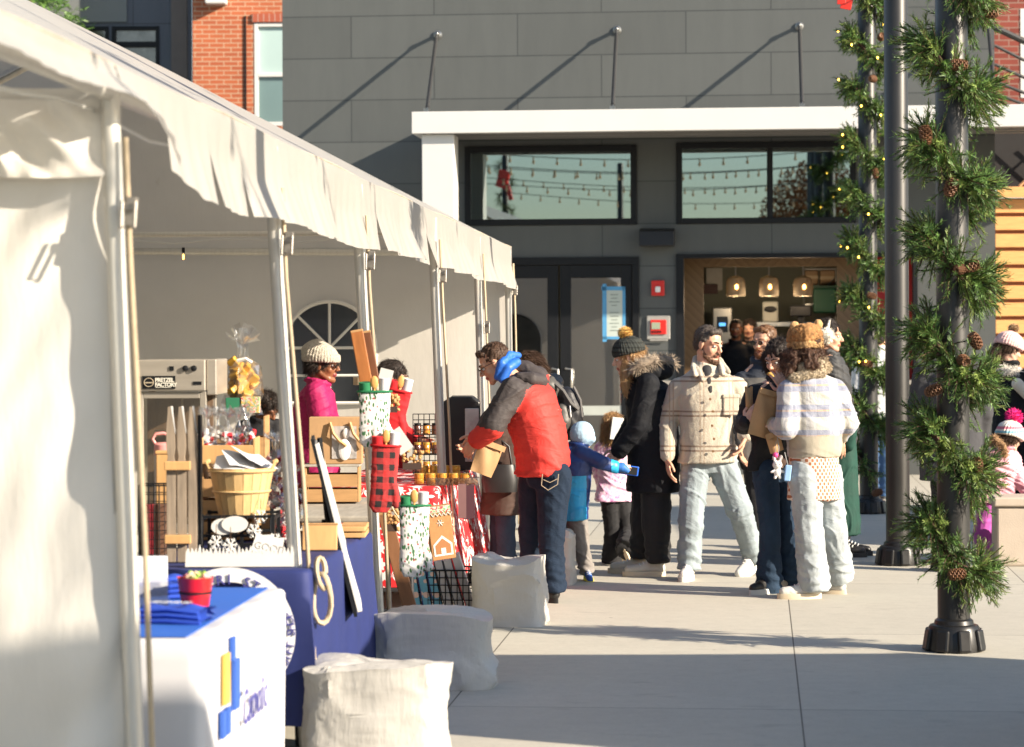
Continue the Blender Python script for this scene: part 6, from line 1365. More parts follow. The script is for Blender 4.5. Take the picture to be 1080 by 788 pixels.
def cloth(name,x0,x1,y0,y1,label,m,drop,h=.74,flare=.03,seed=1,fold=.025,cat='tablecloth',cf=1.0):
    o=tent_empty(name,(x0+x1)/2,(y0+y1)/2,0,label,cat); hx,hy=(x1-x0)/2,(y1-y0)/2; mb=MB()
    # perimeter rings from the middle of the top out and down
    per=[]; n=44
    def rr(hx,hy,r,t):  # rounded rectangle perimeter point and outward normal by parameter
        L=[2*(hy-r),math.pi/2*r,2*(hx-r),math.pi/2*r]*2; tot=sum(L); d=t*tot
        segs=[((hx,-hy+r),(0,1),(1,0)),None,((hx-r,hy),(-1,0),(0,1)),None,((-hx,hy-r),(0,-1),(-1,0)),None,((-hx+r,-hy),(1,0),(0,-1)),None]
        cs=[None,(hx-r,hy-r,0),None,(-hx+r,hy-r,90),None,(-hx+r,-hy+r,180),None,(hx-r,-hy+r,270)]
        for i in range(8):
            if d<=L[i] or i==7:
                if segs[i]: (px,py),(dx,dy),(nx,ny)=segs[i]; return px+dx*d,py+dy*d,nx,ny
                cx,cy,a0=cs[i]; a=R(a0)+d/r; return cx+r*math.cos(a),cy+r*math.sin(a),math.cos(a),math.sin(a)
            d-=L[i]
    N_=220; rows=[]
    for sc in (.0,.35,.7,.92): rows.append([((rr(hx,hy,.03,i/N_)[0])*sc,(rr(hx,hy,.03,i/N_)[1])*sc,h+.002*math.sin(i*.3)*sc) for i in range(N_)])
    for (off,dz) in ((-.012,0),(-.003,-.004),(.004,-.015)):
        rows.append([(p[0]+p[2]*off,p[1]+p[3]*off,h+dz) for p in (rr(hx,hy,.03,i/N_) for i in range(N_))])
    for k in range(1,15):
        v=k/14; row=[]
        for i in range(N_):
            p=rr(hx,hy,.03,i/N_); corner=(1-max(abs(p[2]),abs(p[3])))*cf; s_=(i/N_)*2*(hx+hy)*2
            w=.006+fold*v*(.5*math.sin(s_*13+seed)+.5*math.sin(s_*7.3+seed*2+1.5*v))+flare*v+corner*.22*v
            row.append((p[0]+p[2]*w,p[1]+p[3]*w,h-.015-(drop-.015)*v+.006*math.sin(s_*5)*v))
        rows.append(row)
    b=0; mb.v=[p for r_ in rows for p in r_]
    for j in range(len(rows)-1):
        for i in range(N_): mb.f.append((j*N_+i,j*N_+(i+1)%N_,(j+1)*N_+(i+1)%N_,(j+1)*N_+i)); mb.m.append(0)
    mb.build('cloth',m,o,smooth=70); return o
wcloth=mat('white_polyester',(.58,.58,.60),.7,var=.04,vs=5,bmp=.15,bs=400,bd=.001); bluec=mat('royal_blue_cloth',(.02,.12,.52),.7,var=.08,vs=6,bmp=.15,bs=300,bd=.001)
navyc=mat('navy_polyester',(.012,.022,.12),.7,var=.15,vs=5,bmp=.2,bs=300,bd=.001)
greyw=mat('grey_plank',(.36,.33,.28),.75,var=.25,vs=5,stretch=(8,1,8))
def snow_fn(nt,vec,xyz):
    w=nt.nodes.new('ShaderNodeTexVoronoi'); w.inputs['Scale'].default_value=13; nt.links.new(vec,w.inputs['Vector'])
    # six armed flakes round each cell centre
    sub=nt.nodes.new('ShaderNodeVectorMath'); sub.operation='SUBTRACT'; nt.links.new(vec,sub.inputs[0])
    nt.links.new(w.outputs['Position'],sub.inputs[1]); sp=nt.nodes.new('ShaderNodeSeparateXYZ'); nt.links.new(sub.outputs[0],sp.inputs[0])
    hz=math_n(nt,'ADD',sp.outputs[0],sp.outputs[1]); an=math_n(nt,'ARCTAN2',sp.outputs[2],hz); arm=math_n(nt,'ABSOLUTE',math_n(nt,'SINE',math_n(nt,'MULTIPLY',an,3)))
    d=w.outputs['Distance']; lim=math_n(nt,'SUBTRACT',.56,math_n(nt,'MULTIPLY',arm,.28)); m=math_n(nt,'LESS_THAN',d,lim)
    return mixc(nt,m,(.62,.015,.02),(.80,.72,.70))
snow=pattern_mat('red_snowflake_cloth',snow_fn,.8,.1,200)
folding_table(-.70,.03,7.9,9.42,'folding table under the white cloth beside the nearest tent leg',white_rubber)
folding_table(-.70,.01,10.2,12.1,'folding table under the navy cloth',white_rubber)
folding_table(-.62,.02,13.25,14.75,'bare grey topped folding table between navy and red cloths',greyw)
folding_table(-.70,-.02,15.6,18.1,'folding table under the red snowflake cloth',white_rubber)
c1=cloth('tablecloth',-.72,.055,7.86,9.45,'white tablecloth with blue lettering and gold logo at the front stall',wcloth,.70,flare=-.005,seed=2,fold=.008,cf=.1)
c2=cloth('tablecloth',-.72,.035,10.16,12.14,'navy tablecloth printed with a white round seal',navyc,.62,flare=.02,seed=5,fold=.014)
c3=cloth('tablecloth',-.72,.0,15.55,18.15,'red tablecloth with white snowflakes',snow,.60,flare=.09,seed=7,fold=.03,cf=2.2)
# logo and words on the side of the white cloth (local frame of c1: centre x -.3325, y 8.655)
blue_ink=mat('blue_ink',(.03,.10,.42),.7,var=0); gold_ink=mat('gold_ink',(.60,.38,.08),.7,var=0); violet_ink=mat('violet_ink',(.05,.05,.25),.7,var=0)
def side_x(z): return .3875+.020-.005*(1-(z/.74))
def side_rect(y0,y1,z0,z1,m,name):
    mb=MB(); a=side_x(z0)+.004; b=side_x(z1)+.004
    mb.add([(a,y0,z0),(a,y1,z0),(b,y1,z1),(b,y0,z1),(a-.012,y0,z0),(a-.012,y1,z0),(b-.012,y1,z1),(b-.012,y0,z1)],[(0,1,2,3),(7,6,5,4),(0,4,5,1),(3,2,6,7),(0,3,7,4),(1,5,6,2)]); return mb.build(name,m,c1)
yc=8.655
side_rect(8.13-yc,8.21-yc,.50,.66,gold_ink,'gold_bar'); side_rect(8.30-yc,8.39-yc,.46,.62,blue_ink,'blue_bar'); side_rect(8.26-yc,8.31-yc,.625,.70,blue_ink,'blue_bar'); side_rect(8.09-yc,8.15-yc,.40,.485,blue_ink,'blue_bar'); side_rect(8.17-yc,8.23-yc,.40,.485,blue_ink,'blue_bar')
def side_text(txt,y,z,size):
    M=Matrix(((0,0,1,side_x(z)+.004),(.78,0,0,y-yc),(0,1,0,z),(0,0,0,1)))
    o=text_mesh('lettering',txt,size,violet_ink,c1,M,ext=.001,bold=.0,shear=.15,spacing=1.05); return o
side_text('Catholic',8.44,.385,.17); side_text('Aca',8.38,.19,.17)
mb=MB(); mb.box(-.60,.0,7.90,9.40,0,.003); o=mb.build('table_runner',bluec,loc=TLp(0,0,.7445)); o.rotation_euler.z=-TR; tag(o,'royal blue runner lying on the white tablecloth','table runner')
# seal on the end of the navy cloth facing the camera
sc=Vector((-.52+.0+.3425-.0,-.99-.028,.49))  # local to c2
cxl=W(243,660,10.14); cxl=tl(cxl); sx=cxl.x+.3425
ringm=mat('white_print',(.72,.72,.74),.7,var=.02)
ysl=lambda z: -.99-.006-.02*(1-z/.74)-.022
mb=MB(); n=48; 
for (r0,r1) in ((.205,.263),):
    for i in range(n):
        a0=2*math.pi*i/n;a1=2*math.pi*(i+1)/n; q=[(r0,a0),(r1,a0),(r1,a1),(r0,a1)]
        vs=[(sx+r*math.cos(a),ysl(.49+r*math.sin(a)),.49+r*math.sin(a)) for r,a in q]; vs+=[(x,y+.004,z) for x,y,z in vs]; mb.add(vs,[(0,1,2,3),(7,6,5,4)])
mb.build('seal_ring',ringm,c2)
def arc_text(txt,a0,step,r,size,inward=False):
    mes=[]
    for i,ch in enumerate(txt):
        if ch==' ': continue
        a=R(a0+step*i); p=Vector((sx+r*math.cos(a),0,.49+r*math.sin(a))); p.y=ysl(p.z)-.005
        rot=a-math.pi/2 if not inward else a+math.pi/2
        M=Matrix.Translation(p)@Matrix.Rotation(-rot,4,'Y')@Matrix.Rotation(R(90),4,'X')@Matrix.Translation((0,-size*.35,0))
        mes.append(text_mesh('t',ch,size,None,'mesh',M,ext=.002,align='CENTER'))
    join_meshes(mes).build('seal_lettering',violet_ink,c2)
arc_text('MERI STATE',119,-9.6,.217,.058); arc_text('GIFT SHOP',-27,5.6,.246,.046,True)
# --- front table goods
def at_table(px,py,d): 
    v=W(px,py,d); return v
bk=empty('bucket',W(206,643,8.66).xy.to_3d()+Vector((0,0,.7475)),0,'small red metal bucket of sweets on the blue runner','bucket')
mb=MB(); mb.lathe([(.045,0),(.061,.105),(.063,.108),(.058,.106),(.043,.004)],n=28); mb.build('pail',mat('red_enamel',(.62,.01,.012),.3,var=.05,coat=.5),bk,smooth=40)
mb=MB(); mb.lathe([(.0535,.052),(.0555,.052),(.0565,.060),(.0545,.060)],n=28); mb.build('band',black_frame,bk)
mb=MB(); gg=random.Random(6)
for i in range(26): mb.obox((gg.uniform(-.04,.04),gg.uniform(-.04,.04),.095+gg.random()*.02),.03,.012,.012,(gg.random(),gg.random(),gg.random()*3),gg.randrange(3))
mb.build('sweets',[mat('sweet_pink',(.7,.3,.3),.4,var=0),mat('sweet_cream',(.75,.6,.4),.4,var=0),mat('sweet_green',(.3,.5,.1),.4,var=0)],bk)
def shirt(px,py,d,label,w_=.22,dp=.16,rz=0,pr=True):
    o=empty('folded_shirt',Vector((W(px,py,d).x,d,.7475)),rz,label,'shirt','folded blue shirts on the front table'); mb=MB()
    for k in range(3):
        mb.grid(lambda u,v:((u-.5)*w_*(1-.03*k)+.01*math.sin(v*5+k),(v-.5)*dp*(1-.04*k),.006+.016*k+.010*math.sin(u*9+k*2)*math.sin(v*6+k)+.02*math.sin(math.pi*v)*.6),14,10)
        mb.tube([(-w_/2*(1-.03*k),-dp/2,.008+.016*k),(0,-dp/2-.006,.012+.018*k),(w_/2*(1-.03*k),-dp/2,.006+.016*k)],.008,6)
    mb.build('fabric',mat('royal_jersey',(.015,.06,.42),.8,var=.15,vs=8,bmp=.3,bs=120),o,smooth=60)
    if pr: 
        for k,tx in enumerate(('▬▬▬ ▬▬','▬▬ ▬')):
            mb=MB(); 
            for q in range(4): mb.box(-.07+.035*q,-.045+.035*q,-.03-.03*k,-.022-.03*k,.0,.002)
            mb.build('print',ringm,o,loc=(0,0,.066))
    return o
shirt(183,627,9.05,'blue folded shirt behind the red bucket',rz=.3,pr=False); shirt(187,662,8.28,'blue folded shirt with white print in front of the red bucket',rz=-.25); shirt(172,605,9.28,'blue folded shirt near the leaflet holder',.2,.14,.6,False)
br=empty('leaflet_holder',Vector((W(160,640,8.75).x,8.75,.7475)),.2,'clear holder with white leaflets beside the near tent leg','leaflet holder')
mb=MB(); mb.box(-.055,.055,-.012,.0,.0,.17,0,Matrix.Rotation(R(-8),4,'X')); mb.build('leaflets',mat('leaflet_paper',(.68,.70,.74),.5,var=.08,vs=20),br)
mb=MB(); mb.box(-.06,.06,-.03,-.027,0,.10); mb.box(-.06,.06,-.03,.03,0,.003); mb.build('holder',glass_mat('acrylic',(.9,.9,.92),.02,.15),br)
# --- pretzel warmer
W0=empty('pretzel_warmer',Vector((W(184,378,12.0).x-.0,12.0,.745)),-.03,'tall steel and glass pretzel warmer with black sign','warmer')
sN=2700/12.0; wv=80/sN; 
steelw=mat('brushed_warm_steel',(.46,.42,.36),.38,.55,var=.12,vs=3,stretch=(1,1,8))
z1=CAMH-(378-350)/sN-.745; zb=CAMH-(411-350)/sN-.745; hw=wv/2
mb=MB(); mb.box(-hw,hw-.03,-.02,.36,zb,z1); mb.box(hw-.028,hw+.02,.0,.36,zb-.02,z1+.002); mb.build('control_box',steelw,W0,bevel=.006)
mb=MB()
for x in (-hw,hw-.06): mb.box(x,x+.03,0,.03,.0,zb-.003); mb.box(x,x+.03,.32,.35,.0,zb-.003)
mb.box(-hw,hw-.03,-.004,.35,-.0,.04); mb.box(-hw+.03,hw-.06,.0,.02,zb-.035,zb-.003); mb.build('cabinet_frame',steelw,W0,bevel=.003)
mb=MB(); mb.box(-hw+.031,hw-.061,.012,.016,.045,zb-.036); mb.build('door_glass',glass_mat('warmer_glass',(.75,.72,.65),.02,.12),W0)
mb=MB(); mb.box(-hw+.0,hw-.04,.28,.30,.05,zb-.01); mb.build('back_panel',mat('wood_grain_panel',(.17,.11,.07),.6,var=.5,vs=5,stretch=(8,8,.7)),W0)
mb=MB(); mb.tube([(.02,.1,zb-.02),(.02,.1,zb-.18)],.006,6); 
for k in range(3): mb.lathe([(.0,0),(.10,0),(.10,.005),(0,.006)],(-.02,.15,.15+.16*k),20)
mb.build('pretzel_rack',steelw,W0,smooth=40)
mb=MB(); sxx=-hw+.03; mb.box(sxx,sxx+.155,-.026,-.022,zb+.012,zb+.072); sg=mb.build('sign_plate',black_frame,W0)
Mt=lambda x,z:Matrix(((1,0,0,x),(0,0,-1,-.0265),(0,1,0,z),(0,0,0,1)))
pm=mat('sign_white',(.7,.68,.6),.5,var=0)
text_mesh('lettering','PRETZEL',.026,pm,sg,Mt(sxx+.060,zb+.044),ext=.001,bold=.0008,spacing=.86); text_mesh('lettering','FACTORY',.026,pm,sg,Mt(sxx+.060,zb+.022),ext=.001,bold=.0008,spacing=.83)
mb=MB(); mb.tube([(sxx+.031+.022*math.cos(q),-.028,zb+.042+.020*math.sin(q)) for q in np.linspace(0,6.283,20)[:-1]],.0018,5,closed=True); mb.box(sxx+.014,sxx+.05,-.029,-.026,zb+.038,zb+.043); mb.build('emblem',mat('sign_tan',(.45,.38,.28),.5,var=0),sg)
mb=MB(); mb.box(sxx+.062,sxx+.135,-.028,-.026,zb+.017,zb+.019); mb.build('underline',pm,sg)
for x,nm,mm in ((.055,'dial',black_frame),(.095,'dial',black_frame)):
    mb=MB(); mb.lathe([(0,0),(.014,0),(.013,.015),(.005,.018)],(x-.0,-.02,z1-.04),16,M=Matrix.Rotation(R(90),4,'X')); mb.build('dial',mm,W0,smooth=40)
mb=MB(); mb.box(-.02,.0,-.026,-.02,z1-.05,z1-.03); mb.box(.09,.13,-.024,-.02,zb+.03,zb+.045); mb.build('switch',black_frame,W0)
# --- sled boards
wth=mat('weathered_board',(.27,.215,.16),.8,var=.5,vs=6,stretch=(9,9,.8),bmp=.4,bs=50); hny=mat('honey_wood',(.55,.32,.13),.6,var=.2,vs=5,stretch=(6,6,1))
SD=empty('picket_board',Vector((W(192,597,10.45).x,10.45,.745)),.0,'weathered wooden picket board with three pointed slats standing on the navy table','picket board')
for i,x in enumerate((-.044,0,.044)):
    mb=MB(); h_=.635; mb.prism([(x-.019,0),(x+.019,0),(x+.019,.40),(x+.013,.43),(x+.019,.47),(x+.016,h_-.10),(x+.002,h_),(x-.012,h_-.0),(x-.019,h_-.10),(x-.019,.47),(x-.013,.43),(x-.019,.40)],0,.022); sl_=mb.build('slat',wth,SD,bevel=.002)
    mb=MB(); mb.prism([(x+.0165,h_-.10),(x+.0195,h_-.11),(x+.0055,h_+.002),(x+.0,h_+.002)],-.001,.023); mb.build('white_edge',white_paint,sl_)
for z in (.395,.095): mb=MB(); mb.box(-.068,.038,-.024,-.001,z-.018,z+.018); mb.build('crossbar',hny,SD,bevel=.003)
mb=MB(); mb.box(.066,.078,.0,.06,0,.60); mb.build('dark_side',black_frame,SD)
hb_=empty('wood_block',Vector((W(173,483,10.9).x,10.9,.745)),0,'honey coloured wooden block left of the picket board','block'); mb=MB(); mb.box(-.035,.03,0,.05,0,.42); mb.build('block',hny,hb_,bevel=.005); mb=MB(); mb.box(-.038,.033,-.004,.054,.421,.435); mb.build('cap',hny,hb_,bevel=.003)
pb=empty('drink_bottle',Vector((W(168,487,11.0).x,11.15,.745)),0,'pale pink drink bottle with loop handle behind the picket board','bottle')
mb=MB(); mb.lathe([(.04,0),(.042,.05),(.042,.40),(.036,.415)],n=20); mb.build('bottle',mat('milky_bottle',(.62,.52,.48),.35,var=.05),pb,smooth=40)
mb=MB(); mb.lathe([(.043,.405),(.043,.45),(.03,.46)],n=20); mb.tube([(-.035,0,.45),(-.05,0,.475),(-.035,0,.498),(.0,0,.50),(.02,0,.49),(.03,0,.455)],.007,8); mb.build('lid',mat('pink_plastic',(.72,.30,.28),.4,var=0),pb,smooth=50)
def wire_basket(o,w_,dp,h_,nx,nz,m=black_frame,r=.0022):
    mb=MB()
    for z in np.linspace(0,h_,nz): mb.tube([(-w_/2,-dp/2,z),(w_/2,-dp/2,z),(w_/2,dp/2,z),(-w_/2,dp/2,z)],r*(1.6 if z>=h_-.001 else 1),5,closed=True)
    for x in np.linspace(-w_/2,w_/2,nx): mb.tube([(x,-dp/2,h_),(x,-dp/2,0),(x,dp/2,0),(x,dp/2,h_)],r,5)
    for y in np.linspace(-dp/2,dp/2,max(3,int(nx*dp/w_))): mb.tube([(-w_/2,y,h_),(-w_/2,y,0),(w_/2,y,0),(w_/2,y,h_)],r,5)
    return mb.build('wire_frame',m,o)
wb=empty('wire_basket',Vector((W(160,590,10.6).x,10.75,.745)),0,'black wire basket with dark red packets left of the picket board','basket'); wire_basket(wb,.13,.14,.30,7,9)
for k,(x,m_) in enumerate(((-.03,mat('dark_red_pack',(.28,.02,.03),.5)),(.02,mat('brown_pack',(.16,.08,.05),.5)))):
    mb=MB(); mb.box(x-.02,x+.02,-.04,.04,.005,.22); o=mb.build('packet',m_,bevel=.004,loc=wb.location); tag(o,['dark red packet standing in the black wire basket','brown packet standing in the black wire basket'][k],'packet')
# --- wooden tier crates
def crate(name,px,py_b,d,w_,dp,h_,label,z=None,m=hny,slats=2,tag_=None):
    v=W(px,py_b,d); o=empty(name,Vector((v.x,d,v.z if z is None else z)),0,label,'crate'); t=.010
    for (x0,x1,y0,y1) in ((-w_/2,w_/2,0,t),(-w_/2,w_/2,dp-t,dp)):
        for k in range(slats): zz=h_*k/slats; mb=MB(); mb.box(x0+t,x1-t,y0,y1,zz+.002,zz+h_/slats*.86); mb.build('board',m,o,bevel=.002)
    for x in (-w_/2,w_/2-t): mb=MB(); mb.box(x,x+t,0,dp,0,h_*1.18); mb.build('end_board',m,o,bevel=.002)
    mb=MB(); mb.box(-w_/2+t,w_/2-t,t,dp-t,0,.008); mb.build('bottom',m,o); return o
cr2=mat('tan_crate_wood',(.42,.24,.10),.65,var=.25,vs=5,stretch=(1,1,6))
crate('wooden_crate',240,558,11.55,.24,.22,.29,'tall lower wooden crate behind the bushel basket',.745,cr2,3)
crate('wooden_crate',240,500,11.5,.25,.22,.10,'small wooden crate of candy bags stacked above another crate',1.09,hny,1)
def cello(mats_,w_,h_,seed,parent,top=.35,r=.0):
    g=random.Random(seed); mb=MB()
    ring=14; rows=9
    for j in range(rows+1):
        v=j/rows; rad=w_/2*(1-.25*v if v<1-top else (1-.25*v)*(.25+abs(v-(1-top*.75))*1.6))
        for i in range(ring):
            q=6.283*i/ring; rr_=rad*(1+g.uniform(-.22,.22)); mb.v.append((rr_*math.cos(q),rr_*.7*math.sin(q),h_*v+g.uniform(-.02,.02)*h_))
    for j in range(rows):
        for i in range(ring): mb.f.append((j*ring+i,j*ring+(i+1)%ring,(j+1)*ring+(i+1)%ring,(j+1)*ring+i)); mb.m.append(0)
    # loose crinkled ends
    for k in range(26):
        q=g.random()*6.283; p=Vector((0,0,h_*(1-top*.5))); e=p+Vector((math.cos(q)*w_*g.uniform(.15,.5),math.sin(q)*w_*.4,h_*top*g.uniform(.2,.6))); s_=Vector((-math.sin(q),math.cos(q),g.uniform(-.5,.5)))*w_*.12
        b=len(mb.v); mb.v+=[tuple(p),tuple(e-s_),tuple(e+s_+Vector((0,0,g.uniform(-.02,.02))))]; mb.f.append((b,b+1,b+2)); mb.m.append(0)
    return mb.build('cellophane',mats_,parent)
cel=glass_mat('cellophane_film',(.93,.93,.93),.12,.22)
def filler(parent,cols,n,w_,h_,seed,size=.03,z0=.01):
    g=random.Random(seed); mb=MB()
    for i in range(n): mb.obox((g.uniform(-w_/2,w_/2)*.75,g.uniform(-w_/2,w_/2)*.45,z0+g.random()*h_*.62),size*g.uniform(.6,1.4),size*.7,size*g.uniform(.6,1.4),(g.random()*3,g.random()*3,g.random()*3),g.randrange(len(cols)))
    mb.build('contents',cols,parent,bevel=.003)
wcan=mat('candy_white',(.75,.72,.7),.4,var=.05); rcan=mat('candy_red',(.6,.02,.03),.4,var=.05); bcan=mat('candy_blue',(.1,.15,.5),.4,var=.05); ycan=mat('amber_candy',(.75,.40,.05),.4,var=.15); gcan=mat('dark_green_box',(.02,.16,.08),.6,var=.1)
bags=[(216,470,11.52),(227,468,11.6),(238,472,11.52),(249,468,11.6),(258,470,11.54)]
for i,(x,y,d) in enumerate(bags):
    o=empty('candy_bag',Vector((W(x,y,d).x,d+.08,1.10)),i*.7,['clear bag of red candy at the left end of the small crate','clear bag of white candy second in the small crate','clear bag of red and white candy in the middle of the small crate','clear bag with blue pieces fourth in the small crate','clear bag of white candy at the right end of the small crate'][i],'candy bag','candy bags in the small crate')
    cello(cel,.10,.24,i+3,o); filler(o,[[rcan,wcan],[wcan],[rcan,wcan],[wcan,bcan],[wcan,rcan]][i],26,.09,.20,i,.022)
gb=empty('gift_basket',Vector((W(252,436,12.3).x,12.5,1.285)),0,'tall cellophane wrapped gift basket with amber and green boxes','gift basket')
cello(cel,.19,.42,21,gb,.38); mb=MB(); g=random.Random(5)
for i in range(26): mb.obox((g.uniform(-.05,.05),g.uniform(-.03,.03),.09+g.random()*.17),.05,.03,.05,(g.random(),g.random(),g.random()*3))
mb.build('amber_bundle',ycan,gb,bevel=.006)
mb=MB(); mb.box(-.08,-.01,-.06,.0,.005,.08); mb.build('green_box',gcan,gb,bevel=.003); mb=MB(); mb.box(-.005,.085,-.065,.0,.005,.085); mb.build('village_box',pattern_mat('village_print',lambda nt,vec,xyz: ramp(nt,noise(nt,vec,60,2),[(.35,(.55,.05,.04)),(.45,(.7,.62,.5)),(.52,(.08,.25,.12)),(.6,(.65,.4,.1))]),.6),gb,bevel=.003)
mb=MB(); mb.tube([(-.02,-.07,.26),(.02,-.075,.27),(.05,-.07,.25)],.01,6); mb.build('ribbon',mat('white_ribbon',(.75,.72,.68),.4,var=0),gb)
o=crate('wooden_crate',252,560,12.4,.26,.22,.45,'plain tall crate under the cellophane gift basket',.745,cr2,3)
# bushel basket on a black stand
bs=empty('bushel_basket',Vector((W(255,540,10.95).x,10.95,.905)),0,'slatted pale wooden bushel basket of papers on a black stand','basket')
bsm=mat('pale_splint_wood',(.62,.42,.19),.6,var=.25,vs=9,stretch=(5,5,1))
for k in range(20):
    q=6.283*k/20; mb=MB(); c_,s_=math.cos(q),math.sin(q); 
    a=.098; b=.138; w0=.0145; w1=.0205
    P_=[(a*c_+s_*w0,a*s_-c_*w0,0),(a*c_-s_*w0,a*s_+c_*w0,0),(b*c_-s_*w1,b*s_+c_*w1,.20),(b*c_+s_*w1,b*s_-c_*w1,.20)]; Q_=[(x*.965,y*.965,z) for x,y,z in P_]
    mb.add(P_+Q_,[(0,1,2,3),(7,6,5,4),(0,4,5,1),(1,5,6,2),(2,6,7,3),(3,7,4,0)]); mb.build('stave',bsm,bs)
mb=MB()
for (r,z) in ((.141,.188),(.122,.10)): mb.tube([(r*math.cos(q),r*math.sin(q),z) for q in np.linspace(0,6.283,33)[:-1]],.006,5,closed=True)
mb.lathe([(.0,.002),(.095,.002),(.095,.006),(0,.007)],n=20); mb.build('hoop',bsm,bs,smooth=50)
for sx_ in (-1,1):
    mb=MB(); mb.tube([(sx_*.13,-.05,.19),(sx_*.145,-.05,.225),(sx_*.145,.05,.225),(sx_*.13,.05,.19)],.004,6); mb.tube([(sx_*.145,-.035,.225),(sx_*.145,.035,.225)],.010,8); mb.build('handle',bsm,bs,smooth=50)
for k in range(3):
    mb=MB(); mb.grid(lambda u,v:((u-.5)*.17,(v-.5)*.15+.0,.01*math.sin(u*4+k)+.03*(v-.5)),6,5); o=mb.build('paper_sheet',mat('grey_white_paper',(.62,.62,.64),.6,var=.04),smooth=60); o.location=bs.location+Vector((-.03+.04*k,.0+.02*k,.215+.012*k)); o.rotation_euler=(.2,.1*k,.4*k); tag(o,['lowest pale paper lying in the bushel basket','middle pale paper lying in the bushel basket','topmost pale paper lying in the bushel basket'][k],'paper','papers in the bushel basket')
sd_=empty('display_stand',Vector((W(250,540,10.75).x,10.95,.745)),0,'black iron stand with hooks carrying the bushel basket','stand')
mb=MB()
for z in (.015,.075,.155): mb.box(-.16,.15,-.17,-.155,z,z+.012); mb.box(-.16,.15,.10,.115,z,z+.012)
for x in (-.16,-.02,.14): mb.box(x,x+.014,-.172,-.152,0,.17); mb.box(x,x+.014,.098,.118,0,.17); mb.box(x,x+.014,-.15,.10,.145,.156)
mb.build('frame',black_frame,sd_)
for x in (-.155,-.06,.04,.14):
    mb=MB(); mb.tube([(x,-.17,.16),(x,-.20,.15),(x,-.21,.10),(x+.02,-.215,.08),(x+.03,-.21,.10)],.0028,6); mb.build('hook',black_frame,sd_,smooth=60)
wsg=mat('white_wood_sign',(.66,.65,.62),.6,var=.05,vs=12)
for i,(x,z,w_,h_,lb) in enumerate(((-.045,.125,.05,.034,'left white oval sign hanging on the black stand'),(.005,.135,.055,.034,'right white oval sign hanging on the black stand'))):
    o=empty('oval_sign',sd_.location+Vector((x-.01,-.23-.01*i,z)),0,lb,'sign','oval signs on the black stand'); mb=MB(); mb.lathe([(0,0),(1,0),(1,.006),(0,.0062)],n=28,M=Matrix.Diagonal((w_,h_,1,1))); ob_=mb.build('oval',wsg,o); ob_.rotation_euler.x=R(90); mb=MB(); mb.tube([(-.01,0,h_*.9),(0,.006,h_+.03),(.01,0,h_*.9)],.0015,5); mb.build('string',twig,o)
gs=empty('hanging_sign',Vector((W(280,585,10.5).x,10.60,.80)),0,'white scalloped wooden sign lettered with a word at the stand corner','sign')
pts=[(-.065+.13*i/12,-.038+.006*(i%2)) for i in range(13)]+[(.06,.045),(.03,.038),(0,.045),(-.03,.038),(-.055,.045)]
mb=MB(); mb.prism(pts,0,.008); mb.build('board',wsg,gs); text_mesh('lettering','GOOD',.042,mat('pencil_grey',(.3,.3,.3),.7,var=0),gs,Matrix(((1,0,0,-.055),(0,0,-1,-.001),(0,1,0,-.022),(0,0,0,1))),ext=.0008)
gs.rotation_euler=(R(-8),R(12),0)
mb=MB(); g=random.Random(12); 
pts=[(-.20,0),(.235,0)]; tp=[]
x=.235
while x>-.20: tp.append((x,.048+g.uniform(0,.012))); x-=g.uniform(.006,.012); tp.append((x,.070+g.uniform(0,.018))); x-=g.uniform(.004,.008)
mb.prism([(-.20,0),(.235,0)]+[p for p in tp if p[0]>-.2],0,.012); o=empty('grass_cutout',Vector((W(248,600,10.24).x,10.24,.745)),0,'low white wooden cutout of grass blades along the front of the navy table','cutout'); mb.build('panel',wsg,o); mb=MB(); mb.box(-.20,.235,.013,.05,0,.01); mb.build('base',wsg,o)
for i,(x,z,d) in enumerate(((268,560,10.75),(243,575,10.65),(290,570,10.72),(275,545,10.85),(228,572,10.66))):
    o=empty('snowflake_ornament',Vector((W(x,z,d).x,d,W(x,z,d).z)),0,['white snowflake ornament highest on the black stand','white snowflake ornament low and central on the stand','white snowflake ornament at the right of the stand','white snowflake ornament just under the bushel basket','white snowflake ornament at the left of the stand'][i],'ornament','snowflake ornaments on the stand'); mb=MB()
    for k in range(6):
        q=k*math.pi/3; a=Vector((math.cos(q),0,math.sin(q))); mb.tube([(0,0,0),a*.032],.0045,5)
        for s_ in (-1,1): mb.tube([a*.018,a*.018+Vector((math.cos(q+s_*.9),0,math.sin(q+s_*.9)))*.012],.003,4)
    mb.build('flake',wsg,o); mb=MB(); mb.tube([(0,0,.03),(0,.01,.075)],.0015,4); mb.build('string',twig,o)
